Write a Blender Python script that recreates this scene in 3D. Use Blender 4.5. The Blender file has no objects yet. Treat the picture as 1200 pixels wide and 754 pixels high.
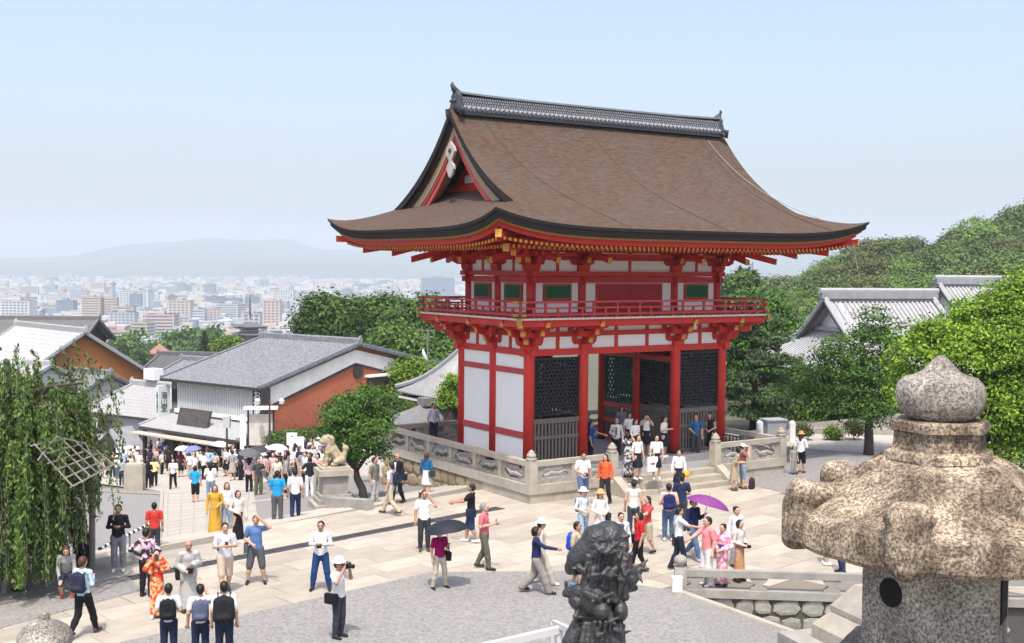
import bpy, math, random
import numpy as np
from mathutils import Vector, Matrix

# ------------------------------------------------------------------ camera, sky, sun, exposure
SC = bpy.context.scene
COL = SC.collection
FPX, YH, ROLL, CAMH = 1400.0, 313.0, 0.008, 8.1
PITCH = math.atan((377 - YH) / FPX)
cam_d = bpy.data.cameras.new('camera')
cam = bpy.data.objects.new('camera', cam_d); COL.objects.link(cam)
cam_d.sensor_width = 36.0
cam_d.lens = FPX / 1200 * 36.0
cam_d.clip_start = 0.1
cam_d.clip_end = 60000
cam.location = (0, 0, CAMH)
cam.rotation_euler = (Matrix.Rotation(math.pi / 2 - PITCH, 3, 'X') @ Matrix.Rotation(ROLL, 3, 'Z')).to_euler()
SC.camera = cam

SUN_AZ = Vector((-0.06, -1.0)).normalized()      # horizontal direction towards the sun
SUN_EL = math.radians(64)
sun_dir = Vector((SUN_AZ.x * math.cos(SUN_EL), SUN_AZ.y * math.cos(SUN_EL), math.sin(SUN_EL)))
W_ = bpy.data.worlds.new('World'); SC.world = W_; W_.use_nodes = True
nt = W_.node_tree; nt.nodes.clear()
sky = nt.nodes.new('ShaderNodeTexSky'); sky.sky_type = 'NISHITA'; sky.sun_disc = False
sky.sun_elevation = SUN_EL
sky.sun_rotation = math.atan2(SUN_AZ.x, SUN_AZ.y)
sky.altitude = 100; sky.air_density = 1.0; sky.dust_density = 5.0; sky.ozone_density = 1.2
bg = nt.nodes.new('ShaderNodeBackground'); bg.inputs['Strength'].default_value = 0.15
wo = nt.nodes.new('ShaderNodeOutputWorld')
nt.links.new(sky.outputs[0], bg.inputs[0]); nt.links.new(bg.outputs[0], wo.inputs[0])

sun_d = bpy.data.lights.new('sun', 'SUN'); sun_d.energy = 2.25; sun_d.angle = math.radians(0.6); sun_d.color = (1.0, 0.955, 0.89)
sun = bpy.data.objects.new('sun', sun_d); COL.objects.link(sun)
sun.rotation_euler = sun_dir.to_track_quat('Z', 'Y').to_euler(); sun.location = (0, 0, 60)

SC.view_settings.view_transform = 'Standard'; SC.view_settings.look = 'None'
SC.view_settings.gamma = 1; SC.view_settings.exposure = 0.95
SC.view_settings.use_curve_mapping = False
SC.render.engine = 'CYCLES'
SC.cycles.use_denoising = True
SC.cycles.max_bounces = 6; SC.cycles.diffuse_bounces = 3; SC.cycles.glossy_bounces = 2
SC.cycles.transmission_bounces = 3; SC.cycles.transparent_max_bounces = 6; SC.cycles.volume_bounces = 1
SC.cycles.use_adaptive_sampling = True; SC.cycles.adaptive_threshold = 0.015

# ------------------------------------------------------------------ pixel -> world
_cp, _sp, _cr, _sr = math.cos(PITCH), math.sin(PITCH), math.cos(ROLL), math.sin(ROLL)
def ray(px, py):
    a, b = px - 600.0, py - 377.0
    dx, dy = _cr * a + _sr * b, -_sr * a + _cr * b
    dx /= FPX; dy /= FPX
    return Vector((dx, _cp - dy * _sp, -_sp - dy * _cp))
def ground(px, py, z=0.0):
    d = ray(px, py); t = (z - CAMH) / d.z
    return Vector((d.x * t, d.y * t, z))
def at(px, py, Y):
    d = ray(px, py); t = Y / d.y
    return Vector((d.x * t, Y, CAMH + d.z * t))
def topix(p):
    X, Y, Z = p[0], p[1], p[2] - CAMH
    F = Y * _cp - Z * _sp; U = Y * _sp + Z * _cp
    dx, dy = FPX * X / F, -FPX * U / F
    return 600 + _cr * dx - _sr * dy, 377 + _sr * dx + _cr * dy

# ------------------------------------------------------------------ object helpers
def tag(o, label=None, cat=None, group=None, kind=None):
    if label: o['label'] = label
    if cat: o['category'] = cat
    if group: o['group'] = group
    if kind: o['kind'] = kind
    return o
def link(name, data, parent=None, loc=(0, 0, 0), rz=0.0):
    o = bpy.data.objects.new(name, data); COL.objects.link(o)
    o.location = loc; o.rotation_euler = (0, 0, rz)
    if parent is not None: o.parent = parent
    return o
def thing(name, label, cat, loc=(0, 0, 0), rz=0.0, group=None):
    o = link(name, None, None, loc, rz); o.empty_display_size = .3
    return tag(o, label, cat, group)
def clone(o, parent=None):
    c = o.copy(); COL.objects.link(c); c.parent = parent
    for ch in o.children: clone(ch, c)
    return c

class MB:
    """collects verts / faces / material index, builds one mesh object"""
    def __init__(self): self.v = []; self.f = []; self.m = []; self.sm = False
    def add(self, vs, fs, mi=0):
        n = len(self.v); self.v.extend(vs)
        for f in fs: self.f.append(tuple(i + n for i in f)); self.m.append(mi)
    def box(self, c, s, rz=0.0, mi=0, tilt=None):
        hx, hy, hz = s[0] / 2, s[1] / 2, s[2] / 2
        vs = [(x, y, z) for z in (-hz, hz) for y in (-hy, hy) for x in (-hx, hx)]
        M = Matrix.Rotation(rz, 3, 'Z')
        if tilt is not None: M = M @ tilt
        vs = [tuple(M @ Vector(p) + Vector(c)) for p in vs]
        self.add(vs, [(0, 2, 3, 1), (4, 5, 7, 6), (0, 1, 5, 4), (2, 6, 7, 3), (0, 4, 6, 2), (1, 3, 7, 5)], mi)
        return self
    def b2(self, x0, x1, y0, y1, z0, z1, mi=0):
        return self.box(((x0 + x1) / 2, (y0 + y1) / 2, (z0 + z1) / 2), (x1 - x0, y1 - y0, z1 - z0), 0, mi)
    def bar(self, p0, p1, w, h, mi=0, up=(0, 0, 1)):
        p0, p1 = Vector(p0), Vector(p1); d = (p1 - p0).normalized()
        u = Vector(up); s = d.cross(u)
        if s.length < 1e-5: s = d.cross(Vector((1, 0, 0)))
        s.normalize(); u = s.cross(d)
        vs = []
        for p in (p0, p1):
            for a, b in ((-1, -1), (1, -1), (1, 1), (-1, 1)): vs.append(tuple(p + s * (a * w / 2) + u * (b * h / 2)))
        self.add(vs, [(0, 1, 2, 3), (7, 6, 5, 4), (0, 4, 5, 1), (1, 5, 6, 2), (2, 6, 7, 3), (3, 7, 4, 0)], mi)
        return self
    def tube(self, pts, rs, n=8, mi=0, cap=True):
        pts = [Vector(p) for p in pts]
        if not hasattr(rs, '__len__'): rs = [rs] * len(pts)
        vs = []; fs = []; ref = Vector((0.13, 0.31, 0.94))
        for i, p in enumerate(pts):
            d = (pts[min(i + 1, len(pts) - 1)] - pts[max(i - 1, 0)])
            d = d.normalized() if d.length > 1e-9 else Vector((0, 0, 1))
            r0 = Vector((1, 0, 0)) if abs(d.z) > .9 else ref
            s = d.cross(r0).normalized(); t = s.cross(d)
            for k in range(n):
                a = 2 * math.pi * k / n
                vs.append(tuple(p + (s * math.cos(a) + t * math.sin(a)) * rs[i]))
        for i in range(len(pts) - 1):
            for k in range(n):
                a, b = i * n + k, i * n + (k + 1) % n
                fs.append((a, b, b + n, a + n))
        if cap:
            fs.append(tuple(range(n))); fs.append(tuple((len(pts) - 1) * n + k for k in range(n))[::-1])
        self.add(vs, fs, mi); return self
    def lathe(self, prof, n=16, c=(0, 0, 0), mi=0, sx=1.0, rot=0.0, cap=True):
        vs = []; fs = []
        for r, z in prof:
            for k in range(n):
                a = 2 * math.pi * k / n + rot
                vs.append((c[0] + r * math.cos(a) * sx, c[1] + r * math.sin(a), c[2] + z))
        for i in range(len(prof) - 1):
            for k in range(n):
                a, b = i * n + k, i * n + (k + 1) % n
                fs.append((a, b, b + n, a + n))
        if cap:
            fs.append(tuple(range(n))[::-1]); fs.append(tuple((len(prof) - 1) * n + k for k in range(n)))
        self.add(vs, fs, mi); return self
    def prism(self, poly, axis, a0, a1, mi=0):
        """poly: list of 2D points; axis 'x': poly in (y,z); 'y': (x,z); 'z': (x,y)"""
        n = len(poly)
        def P(p, a): return {'x': (a, p[0], p[1]), 'y': (p[0], a, p[1]), 'z': (p[0], p[1], a)}[axis]
        vs = [P(p, a0) for p in poly] + [P(p, a1) for p in poly]
        fs = [tuple(range(n))[::-1], tuple(range(n, 2 * n))] + [(i, (i + 1) % n, n + (i + 1) % n, n + i) for i in range(n)]
        self.add(vs, fs, mi); return self
    def grid(self, P, mi=0):
        """P: list of rows of points"""
        nr, nc = len(P), len(P[0])
        vs = [tuple(p) for r in P for p in r]
        fs = [(i * nc + j, i * nc + j + 1, (i + 1) * nc + j + 1, (i + 1) * nc + j) for i in range(nr - 1) for j in range(nc - 1)]
        self.add(vs, fs, mi); return self
    def xf(self, M):
        self.v = [tuple(M @ Vector(p)) for p in self.v]; return self
    def mesh(self, name, mats, smooth=None, fix=True):
        me = bpy.data.meshes.new(name)
        me.from_pydata(self.v, [], self.f)
        for m in (mats if isinstance(mats, (list, tuple)) else [mats]): me.materials.append(m)
        if any(self.m): me.polygons.foreach_set('material_index', self.m)
        if fix:
            import bmesh
            bm = bmesh.new(); bm.from_mesh(me); bmesh.ops.recalc_face_normals(bm, faces=bm.faces); bm.to_mesh(me); bm.free()
        if smooth or self.sm: me.polygons.foreach_set('use_smooth', [True] * len(me.polygons))
        me.update(); return me
    def build(self, name, mats, parent=None, loc=(0, 0, 0), rz=0.0, shift=None, smooth=None, fix=True):
        if shift is not None: self.v = [(x + shift[0], y + shift[1], z + shift[2]) for x, y, z in self.v]
        return link(name, self.mesh(name, mats, smooth, fix), parent, loc, rz)

def npmesh(name, V, F, mats, mi=None, smooth=False):
    """V (n,3), F (m,4) or (m,3) numpy arrays -> mesh"""
    me = bpy.data.meshes.new(name); k = F.shape[1]
    me.vertices.add(len(V)); me.vertices.foreach_set('co', np.ascontiguousarray(V, dtype=np.float32).ravel())
    me.loops.add(len(F) * k); me.loops.foreach_set('vertex_index', np.ascontiguousarray(F, dtype=np.int32).ravel())
    me.polygons.add(len(F)); me.polygons.foreach_set('loop_start', np.arange(0, len(F) * k, k, dtype=np.int32))
    try: me.polygons.foreach_set('loop_total', np.full(len(F), k, dtype=np.int32))
    except Exception: pass
    for m in (mats if isinstance(mats, (list, tuple)) else [mats]): me.materials.append(m)
    if mi is not None: me.polygons.foreach_set('material_index', np.ascontiguousarray(mi, dtype=np.int32))
    if smooth: me.polygons.foreach_set('use_smooth', np.ones(len(F), dtype=bool))
    me.update(calc_edges=True); me.validate(); return me

# ------------------------------------------------------------------ materials
MATS = {}
def mat(name, col, col2=None, scale=4.0, rough=0.8, bump=0.0, bscale=None, metal=0.0, spec=0.3, rnd=0.0, stretch=None, detail=4, sharp=0.0, coord='Object', trans=0.0, fac=None):
    """noise-varied principled material; rnd = brightness variation per object"""
    if name in MATS: return MATS[name]
    m = bpy.data.materials.new(name); m.use_nodes = True; t = m.node_tree; N = t.nodes; L = t.links
    b = N['Principled BSDF']; b.inputs['Roughness'].default_value = rough; b.inputs['Metallic'].default_value = metal
    b.inputs['Specular IOR Level'].default_value = spec
    tc = N.new('ShaderNodeTexCoord'); src = tc.outputs[coord]
    if stretch:
        mp = N.new('ShaderNodeMapping'); mp.inputs['Scale'].default_value = stretch; L.new(src, mp.inputs[0]); src = mp.outputs[0]
    c = None
    if col2 is not None:
        n = N.new('ShaderNodeTexNoise'); n.inputs['Scale'].default_value = scale; n.inputs['Detail'].default_value = detail; n.inputs['Roughness'].default_value = .62
        L.new(src, n.inputs['Vector'])
        r = N.new('ShaderNodeValToRGB'); w = .5 * (1 - sharp) * .5
        r.color_ramp.elements[0].position = .5 - w; r.color_ramp.elements[1].position = .5 + w
        r.color_ramp.elements[0].color = (*col, 1); r.color_ramp.elements[1].color = (*col2, 1)
        L.new(n.outputs['Fac'], r.inputs[0]); c = r.outputs[0]
    if rnd:
        oi = N.new('ShaderNodeObjectInfo'); mr = N.new('ShaderNodeMapRange'); mr.inputs[3].default_value = 1 - rnd; mr.inputs[4].default_value = 1 + rnd
        L.new(oi.outputs['Random'], mr.inputs[0])
        hs = N.new('ShaderNodeHueSaturation'); L.new(mr.outputs[0], hs.inputs['Value'])
        if c is not None: L.new(c, hs.inputs['Color'])
        else: hs.inputs['Color'].default_value = (*col, 1)
        c = hs.outputs[0]
    if c is not None: L.new(c, b.inputs['Base Color'])
    else: b.inputs['Base Color'].default_value = (*col, 1)
    if bump:
        n2 = N.new('ShaderNodeTexNoise'); n2.inputs['Scale'].default_value = bscale or scale * 4; n2.inputs['Detail'].default_value = 5
        L.new(src, n2.inputs['Vector'])
        bp = N.new('ShaderNodeBump'); bp.inputs['Strength'].default_value = bump; bp.inputs['Distance'].default_value = .03
        L.new(n2.outputs['Fac'], bp.inputs['Height']); L.new(bp.outputs[0], b.inputs['Normal'])
    if trans:
        tr = N.new('ShaderNodeBsdfTranslucent'); mx = N.new('ShaderNodeMixShader'); mx.inputs[0].default_value = trans
        if c is not None: L.new(c, tr.inputs['Color'])
        else: tr.inputs['Color'].default_value = (*col, 1)
        out = N['Material Output']; L.new(b.outputs[0], mx.inputs[1]); L.new(tr.outputs[0], mx.inputs[2]); L.new(mx.outputs[0], out.inputs[0])
    MATS[name] = m; return m
def flat(name, col, rough=.75, **k): return mat(name, col, None, rough=rough, **k)

VERM = mat('vermilion paint', (.58, .034, .022), (.46, .027, .020), 2.6, rough=.5, bump=.03, bscale=9, spec=.35)
VERM_OLD = mat('weathered vermilion paint', (.50, .075, .07), (.40, .055, .055), 2.5, rough=.65, bump=.04, bscale=9)
YEL = mat('ochre painted beam end', (.62, .36, .06), (.5, .27, .05), 6, rough=.6)
PLASTER = mat('white lime plaster', (.86, .86, .85), (.80, .80, .79), 1.2, rough=.9, bump=.03, bscale=12)
BARK = None
GRANITE = mat('pale granite', (.46, .415, .34), (.31, .28, .235), 2.0, rough=.88, bump=.25, bscale=40, rnd=.08)
GRANITE_G = mat('grey granite', (.36, .345, .31), (.23, .22, .2), 2.6, rough=.9, bump=.3, bscale=35, rnd=.08)
DARKWOOD = mat('dark timber', (.055, .045, .04), (.028, .024, .022), 3, rough=.75, stretch=(1, 1, .15), bump=.1)
GREYWOOD = mat('weathered grey timber', (.17, .15, .135), (.10, .09, .08), 4, rough=.85, stretch=(6, 6, .6), bump=.12)
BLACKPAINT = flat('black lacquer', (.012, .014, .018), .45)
TILE = mat('grey roof tile', (.30, .31, .325), (.2, .21, .225), 1.5, rough=.5, bump=.2, bscale=14, rnd=.04, spec=.45)
TILE_D = mat('dark ridge tile', (.065, .072, .082), (.04, .045, .05), 5, rough=.5, bump=.1, bscale=20)
METAL = flat('grey metal', (.3, .31, .32), .4, metal=.7)
WHITEP = flat('white paint', (.78, .78, .77), .6)
BRONZE = mat('black bronze', (.022, .023, .026), (.045, .044, .045), 9, rough=.42, bump=.5, bscale=34, spec=.5)
# ------------------------------------------------------------------ ground
random.seed(5); np.random.seed(5)
E1, E2 = ground(200, 638), ground(440, 592)
EDIR = (E2 - E1).normalized(); EN = Vector((-EDIR.y, EDIR.x, 0))
if EN.y < 0: EN = -EN
def smooth(a, b, x):
    t = min(1, max(0, (x - a) / (b - a))); return t * t * (3 - 2 * t)
def low_z(x, y):
    """height of the ground beyond the plaza's edge"""
    d = (x - E1.x) * EN.x + (y - E1.y) * EN.y
    if d <= 0: z = -.12
    elif d < 40: z = -.12 - .150 * d
    else: z = -6.12 - .085 * (d - 40)
    z = max(z, -75.0)
    k = smooth(3.0, 14.0, x - .12 * max(0, y - 60))         # the right-hand side stays level for longer
    zr = -.12 if y < 75 else max(-75, -.12 - .11 * (y - 75))
    return z * (1 - k) + zr * k
def hit(px, py, f=low_z):
    d = ray(px, py); o = Vector((0, 0, CAMH)); t = 20.0
    while t < 20000:
        p = o + d * t
        if p.z <= f(p.x, p.y): break
        t += .25 if t < 200 else t * .01
    return Vector((p.x, p.y, f(p.x, p.y)))

PAVE = mat('pale paving slab', (.43, .385, .32), (.315, .28, .232), 1.7, rough=.9, bump=.15, bscale=20, rnd=.15, detail=7)
GROUT = mat('paving joint', (.22, .195, .165), (.17, .155, .13), 3, rough=.95)
GRAVEL = mat('grey aggregate paving', (.33, .32, .30), (.135, .13, .122), 13, rough=.95, bump=.4, bscale=30, detail=5)
ROADST = mat('pale road stone', (.44, .405, .35), (.35, .32, .28), .8, rough=.92, bump=.08, bscale=20, rnd=.08)
EARTH = mat('hill earth and scrub', (.13, .125, .085), (.075, .085, .05), .2, rough=.95)

# far terrain sheet reaching the horizon, and the near slope
angs = np.linspace(math.radians(-62), math.radians(62), 70)
rr = np.concatenate([np.linspace(26, 120, 46), np.geomspace(125, 12400, 60)])
rows = []
for r in rr:
    row = []
    for a in angs:
        x, y = r * math.sin(a), r * math.cos(a)
        row.append((x, y, low_z(x, y) - .03 - (7 if y < 31 and x > 3 else 0)))
    rows.append(row)
m = MB(); m.grid(rows); tag(m.build('terrain', EARTH, smooth=True, fix=False), kind='structure')

def sheet(name, poly, z, material):
    m = MB(); m.add([(p[0], p[1], z) for p in poly], [tuple(range(len(poly)))])
    return tag(m.build(name, material), kind='structure')
F1 = ground(797, 691); F2 = Vector((F1.x + 9, F1.y - .75, 0))
Eleft = E1 - EDIR * 22; Eright = E2 + EDIR * 9
plaza_poly = [Eleft, E1, E2, Eright, (10, 58, 0), (30, 74, 0), (62, 74, 0), (62, F2.y - 1, 0), F2, F1, (F1.x, 13, 0), (-34, 13, 0)]
plaza = sheet('plaza', plaza_poly, 0, GROUT)
# plaza edge riser and the steps below it
m = MB()
for k in range(5):
    a, b = Eleft + EN * (.0 + .36 * k), Eright + EN * (.0 + .36 * k)
    z1 = -.004 - .06 * k
    m.add([tuple(a + Vector((0, 0, z1))), tuple(b + Vector((0, 0, z1))), tuple(b + EN * .36 + Vector((0, 0, z1))), tuple(a + EN * .36 + Vector((0, 0, z1))),
           tuple(a + EN * .36 + Vector((0, 0, z1 - .3))), tuple(b + EN * .36 + Vector((0, 0, z1 - .3)))], [(0, 1, 2, 3), (3, 2, 5, 4)])
tag(m.build('plaza_steps', ROADST), kind='structure')

# street of pale stone running down from the plaza: slabs laid in lanes
st_poly = [(193, 640), (300, 619), (292, 575), (360, 520), (420, 515), (420, 560), (330, 590), (290, 556), (150, 545), (110, 556), (190, 578), (187, 600)]
def pip(x, y, poly):
    c = False; n = len(poly)
    for i in range(n):
        x0, y0 = poly[i]; x1, y1 = poly[(i + 1) % n]
        if (y0 > y) != (y1 > y) and x < (x1 - x0) * (y - y0) / (y1 - y0) + x0: c = not c
    return c
def strip(name, pxs, material, dz):
    """ground-hugging sheet following pixel outline, subdivided"""
    pts = [hit(*p) for p in pxs]
    m = MB(); cx = sum(p.x for p in pts) / len(pts); cy = sum(p.y for p in pts) / len(pts)
    import bmesh
    bm = bmesh.new(); vs = [bm.verts.new((p.x, p.y, 0)) for p in pts]; f = bm.faces.new(vs)
    bmesh.ops.triangulate(bm, faces=[f])
    for _ in range(4):
        es = [e for e in bm.edges if e.calc_length() > 4]
        if es: bmesh.ops.subdivide_edges(bm, edges=es, cuts=1); bmesh.ops.triangulate(bm, faces=bm.faces[:])
    for v in bm.verts: v.co.z = low_z(v.co.x, v.co.y) + dz
    bmesh.ops.recalc_face_normals(bm, faces=bm.faces)
    me = bpy.data.meshes.new(name); bm.to_mesh(me); bm.free(); me.materials.append(material)
    return tag(link(name, me), kind='structure')
strip('street', [(186, 642), (300, 619), (345, 610), (560, 566), (560, 520), (470, 498), (330, 496), (60, 500), (60, 560), (120, 568), (190, 577)], ROADST, .05)
strip('side_court', [(60, 672), (186, 642), (187, 600), (190, 577), (120, 573), (-80, 600), (-80, 690)], GRAVEL, .06)
strip('lower_court', [(303, 617), (345, 608), (500, 577), (470, 560), (380, 560), (296, 572)], GRAVEL, .09)
for a, b in (((112, 578), (189, 582)), ((296, 592), (352, 585)), ((186, 641), (190, 577))):
    m = MB(); pa, pb = hit(*a), hit(*b)
    n = 8
    for i in range(n):
        q0, q1 = pa.lerp(pb, i / n), pa.lerp(pb, (i + 1) / n)
        m.bar((q0.x, q0.y, low_z(q0.x, q0.y) + .10), (q1.x, q1.y, low_z(q1.x, q1.y) + .10), .14, .06)
    tag(m.build('kerb_line', WHITEP if False else PAVE), kind='structure')
# joints of the street slabs
m = MB()
for k in range(14):
    f = .03 + .95 * (k / 13) ** 1.0; a, b = hit(196, 636 - 57 * f), hit(290 + 4 * f, 618 - 42 * f)
    for i in range(6):
        q0, q1 = a.lerp(b, i / 6), a.lerp(b, (i + 1) / 6)
        m.bar((q0.x, q0.y, low_z(q0.x, q0.y) + .052), (q1.x, q1.y, low_z(q1.x, q1.y) + .052), .04, .012)
for k in range(7):
    a, b = hit(196 + k * 15, 636 - k * 3), hit(197 + k * 16, 580 - k * 1)
    for i in range(8):
        q0, q1 = a.lerp(b, i / 8), a.lerp(b, (i + 1) / 8)
        m.bar((q0.x, q0.y, low_z(q0.x, q0.y) + .052), (q1.x, q1.y, low_z(q1.x, q1.y) + .052), .05, .012)
tag(m.build('street_joint', mat('street joint', (.36, .33, .29), (.3, .275, .24), 3)), kind='structure')

# paving slabs of the plaza, one object each (the largest 300), the rest one mesh
ax = ground(505, 672) - ground(268, 726); th = math.atan2(ax.y, ax.x)
e1 = Vector((math.cos(th), math.sin(th), 0)); e2 = Vector((-e1.y, e1.x, 0))
pave_px = [(120, 672), (200, 632), (352, 603), (545, 565), (620, 560), (880, 540), (905, 573), (1240, 660), (1240, 700), (797, 700), (775, 706), (660, 690), (505, 690), (268, 745), (100, 790), (-160, 830), (-160, 790), (0, 722), (150, 690)]
SL, SWD = 1.55, .86
cells = []
O = ground(505, 672)
for j in range(-14, 24):
    off = random.uniform(0, SL)
    for i in range(-26, 26):
        c = O + e1 * (i * SL + off) + e2 * ((j + .5) * SWD)
        if c.y < 18: continue
        if (c - E1).dot(EN) > -.43: continue
        if c.x > F1.x - .6 and c.y < F1.y - (c.x - F1.x) * .083 + .95: continue
        q = topix(c)
        if pip(q[0], q[1], pave_px): cells.append((c.y, c, random.uniform(-.003, .004)))
cells.sort(key=lambda t: t[0])
slab_me = []
for v in range(3):
    b = MB(); hx, hy = SL / 2 - .011, SWD / 2 - .011
    ch = .008
    b.add([(-hx, -hy, 0), (hx, -hy, 0), (hx, hy, 0), (-hx, hy, 0), (-hx, -hy, .012), (hx, -hy, .012), (hx, hy, .012), (-hx, hy, .012),
           (-hx + ch, -hy + ch, .02), (hx - ch, -hy + ch, .02), (hx - ch, hy - ch, .02), (-hx + ch, hy - ch, .02)],
          [(0, 1, 5, 4), (1, 2, 6, 5), (2, 3, 7, 6), (3, 0, 4, 7), (4, 5, 9, 8), (5, 6, 10, 9), (6, 7, 11, 10), (7, 4, 8, 11), (8, 9, 10, 11)])
    slab_me.append(b.mesh('paving_slab', PAVE))
for k, (_, c, dz) in enumerate(cells[:300]):
    link('paving_slab', slab_me[0], plaza, (c.x, c.y, .003 + dz), th)
rest = MB()
for _, c, dz in cells[300:]:
    rest.box((c.x, c.y, .012 + dz), (SL - .02, SWD - .02, .018), th)
if cells[300:]: tag(rest.build('far_paving', PAVE, plaza), kind='stuff')

# grey aggregate courts laid over the slabs
def court(name, pxs, z=.036):
    pts = [ground(*p) if not isinstance(p, Vector) else p for p in pxs]
    m = MB(); m.prism([(p.x, p.y) for p in pts], 'z', .0, z)
    return tag(m.build(name, GRAVEL), kind='structure')
court('gravel_court', [(100, 764), (268, 726), (505, 672), (660, 671), (776, 692), Vector((F1.x, F1.y - .05, 0)), Vector((F1.x, 14, 0)), Vector((-24, 14, 0))])
court('willow_court', [(140, 669), (167, 693), (0, 738), (-200, 790), (-260, 720), (0, 676)])
court('east_court', [(866, 566), (900, 574), (1240, 662), (1600, 600), (1500, 500), (960, 506), (935, 540)])
pth = court('north_path', [(880, 520), (960, 505), (1500, 520), (1500, 543), (1060, 536), (960, 528)], .044); pth.data.materials[0] = ROADST

# drain of iron grates across the plaza
DRAIN = flat('iron grate', (.10, .10, .105), .6, metal=.3); DRAIN_D = flat('drain dark', (.015, .015, .017), .9)
d0, d1 = ground(-20, 712), ground(606, 592.5)
dn = (d1 - d0); nlen = int(dn.length / 1.0); dth = math.atan2(dn.y, dn.x); dn.normalize()
drain = link('drain', MB().box((dn.length / 2, 0, .0), (1, .1, .004)).mesh('drain', DRAIN_D), None, d0, dth)
drain.data = MB().b2(0, nlen * 1.0, -.21, .21, .022, .03).mesh('drain', DRAIN_D); tag(drain, kind='structure')
g = MB()
g.b2(.01, .99, -.21, -.17, .03, .042); g.b2(.01, .99, .17, .21, .03, .042)
for k in range(12): g.b2(.03 + k * .08, .065 + k * .08, -.17, .17, .03, .040)
gme = g.mesh('grate', DRAIN)
for k in range(nlen): link('grate', gme, drain, (k * 1.0, 0, 0))

# ramp beside the fence at the right, falling away to the right
rows = []
for j in range(9):
    t = j / 8; rows.append([(F1.x + i * .6, (13 + (F1.y - (.75 / 9) * i * .6 - 13) * t), -.33 * (i * .6) - .002) for i in range(26)])
m = MB(); m.grid(rows); tag(m.build('ramp', GRAVEL, fix=False), kind='structure')

# upper terrace the camera stands on, and the flight of steps down to the plaza
m = MB(); m.b2(-4.2, 9.5, -9, 10.6, 3.6, 4.25)
m.b2(-4.2, 9.5, -9, 10.4, -1.5, 3.6)
m.b2(-16, -4.2, -9, 12.6, -1, 1.9)
tag(m.build('upper_terrace', GRANITE_G), kind='structure')
m = MB()
for k in range(24): m.b2(-3.4, 2.2, 10.62 + .3 * k, 10.62 + .3 * (k + 1) + .02, -.4, 4.25 - .17 * (k + 1))
tag(m.build('stone_stairs', GRANITE), kind='structure')
# ------------------------------------------------------------------ the gate
TH = math.radians(33.1)
GU = Vector((math.cos(TH), math.sin(TH), 0)); GV = Vector((-GU.y, GU.x, 0))
GA = Vector((.63, 43.02, 0))
GW, GD, BZ = 9.34, 4.65, .86
HW, HD, CX = GW / 2, GD / 2, 2.25
GC = GA + GU * HW + GV * HD
gate = thing('temple_gate', 'two-storey vermilion temple gate with sweeping brown bark roof and white plaster panels', 'temple gate', (GC.x, GC.y, BZ), TH)
SH = (0, 0, -BZ)
def gp(mb, name, mats, parent=None, **k): return mb.build(name, mats, parent if parent is not None else gate, shift=SH, **k)

# bark roof material: fine courses running along the eaves
def bark_mat():
    m = bpy.data.materials.new('cypress bark thatch'); m.use_nodes = True; t = m.node_tree; N = t.nodes; L = t.links
    b = N['Principled BSDF']; b.inputs['Roughness'].default_value = .92; b.inputs['Specular IOR Level'].default_value = .15
    tc = N.new('ShaderNodeTexCoord')
    def noise(sc, st, det=5):
        mp = N.new('ShaderNodeMapping'); mp.inputs['Scale'].default_value = st; L.new(tc.outputs['Object'], mp.inputs[0])
        n = N.new('ShaderNodeTexNoise'); n.inputs['Scale'].default_value = sc; n.inputs['Detail'].default_value = det; n.inputs['Roughness'].default_value = .65
        L.new(mp.outputs[0], n.inputs['Vector']); return n.outputs['Fac']
    a = noise(1.0, (3.2, 10, 15)); c = noise(.55, (1, 1, 1), 3); d = noise(6, (1, 5, 8))
    r1 = N.new('ShaderNodeValToRGB'); r1.color_ramp.elements[0].position = .33; r1.color_ramp.elements[1].position = .7
    r1.color_ramp.elements[0].color = (.060, .043, .034, 1); r1.color_ramp.elements[1].color = (.120, .087, .068, 1); L.new(a, r1.inputs[0])
    r2 = N.new('ShaderNodeValToRGB'); r2.color_ramp.elements[0].position = .42; r2.color_ramp.elements[1].position = .66
    r2.color_ramp.elements[0].color = (1, 1, 1, 1); r2.color_ramp.elements[1].color = (1.0, .84, .70, 1); L.new(c, r2.inputs[0])
    mx = N.new('ShaderNodeMix'); mx.data_type = 'RGBA'; mx.blend_type = 'MULTIPLY'; mx.inputs[0].default_value = .8
    L.new(r1.outputs[0], mx.inputs[6]); L.new(r2.outputs[0], mx.inputs[7]); 
    r3 = N.new('ShaderNodeValToRGB'); r3.color_ramp.elements[0].position = .60; r3.color_ramp.elements[1].position = .74
    r3.color_ramp.elements[0].color = (0, 0, 0, 1); r3.color_ramp.elements[1].color = (.55, .55, .55, 1); L.new(d, r3.inputs[0])
    mx2 = N.new('ShaderNodeMix'); mx2.data_type = 'RGBA'; L.new(r3.outputs[0], mx2.inputs[0]); L.new(mx.outputs[2], mx2.inputs[6]); mx2.inputs[7].default_value = (.19, .155, .13, 1)
    L.new(mx2.outputs[2], b.inputs['Base Color'])
    bp = N.new('ShaderNodeBump'); bp.inputs['Strength'].default_value = .55; bp.inputs['Distance'].default_value = .05; L.new(a, bp.inputs['Height']); L.new(bp.outputs[0], b.inputs['Normal'])
    return m
BARK = bark_mat()
BARKEDGE = mat('cut bark edge', (.016, .014, .015), (.035, .028, .025), 3, rough=.85, stretch=(1, 1, 14), bump=.4, bscale=8)
OCHRE = mat('ochre boards', (.36, .19, .05), (.27, .13, .035), 5, rough=.7)
PINKRED = mat('sunlit bargeboard red', (.56, .10, .085), (.47, .075, .065), 4, rough=.6)  # pinker than the vermilion: sunlight on the boards is put into the colour
GREYOCH = mat('grey-ochre boards', (.40, .30, .2), (.33, .24, .16), 5, rough=.8)

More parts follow.
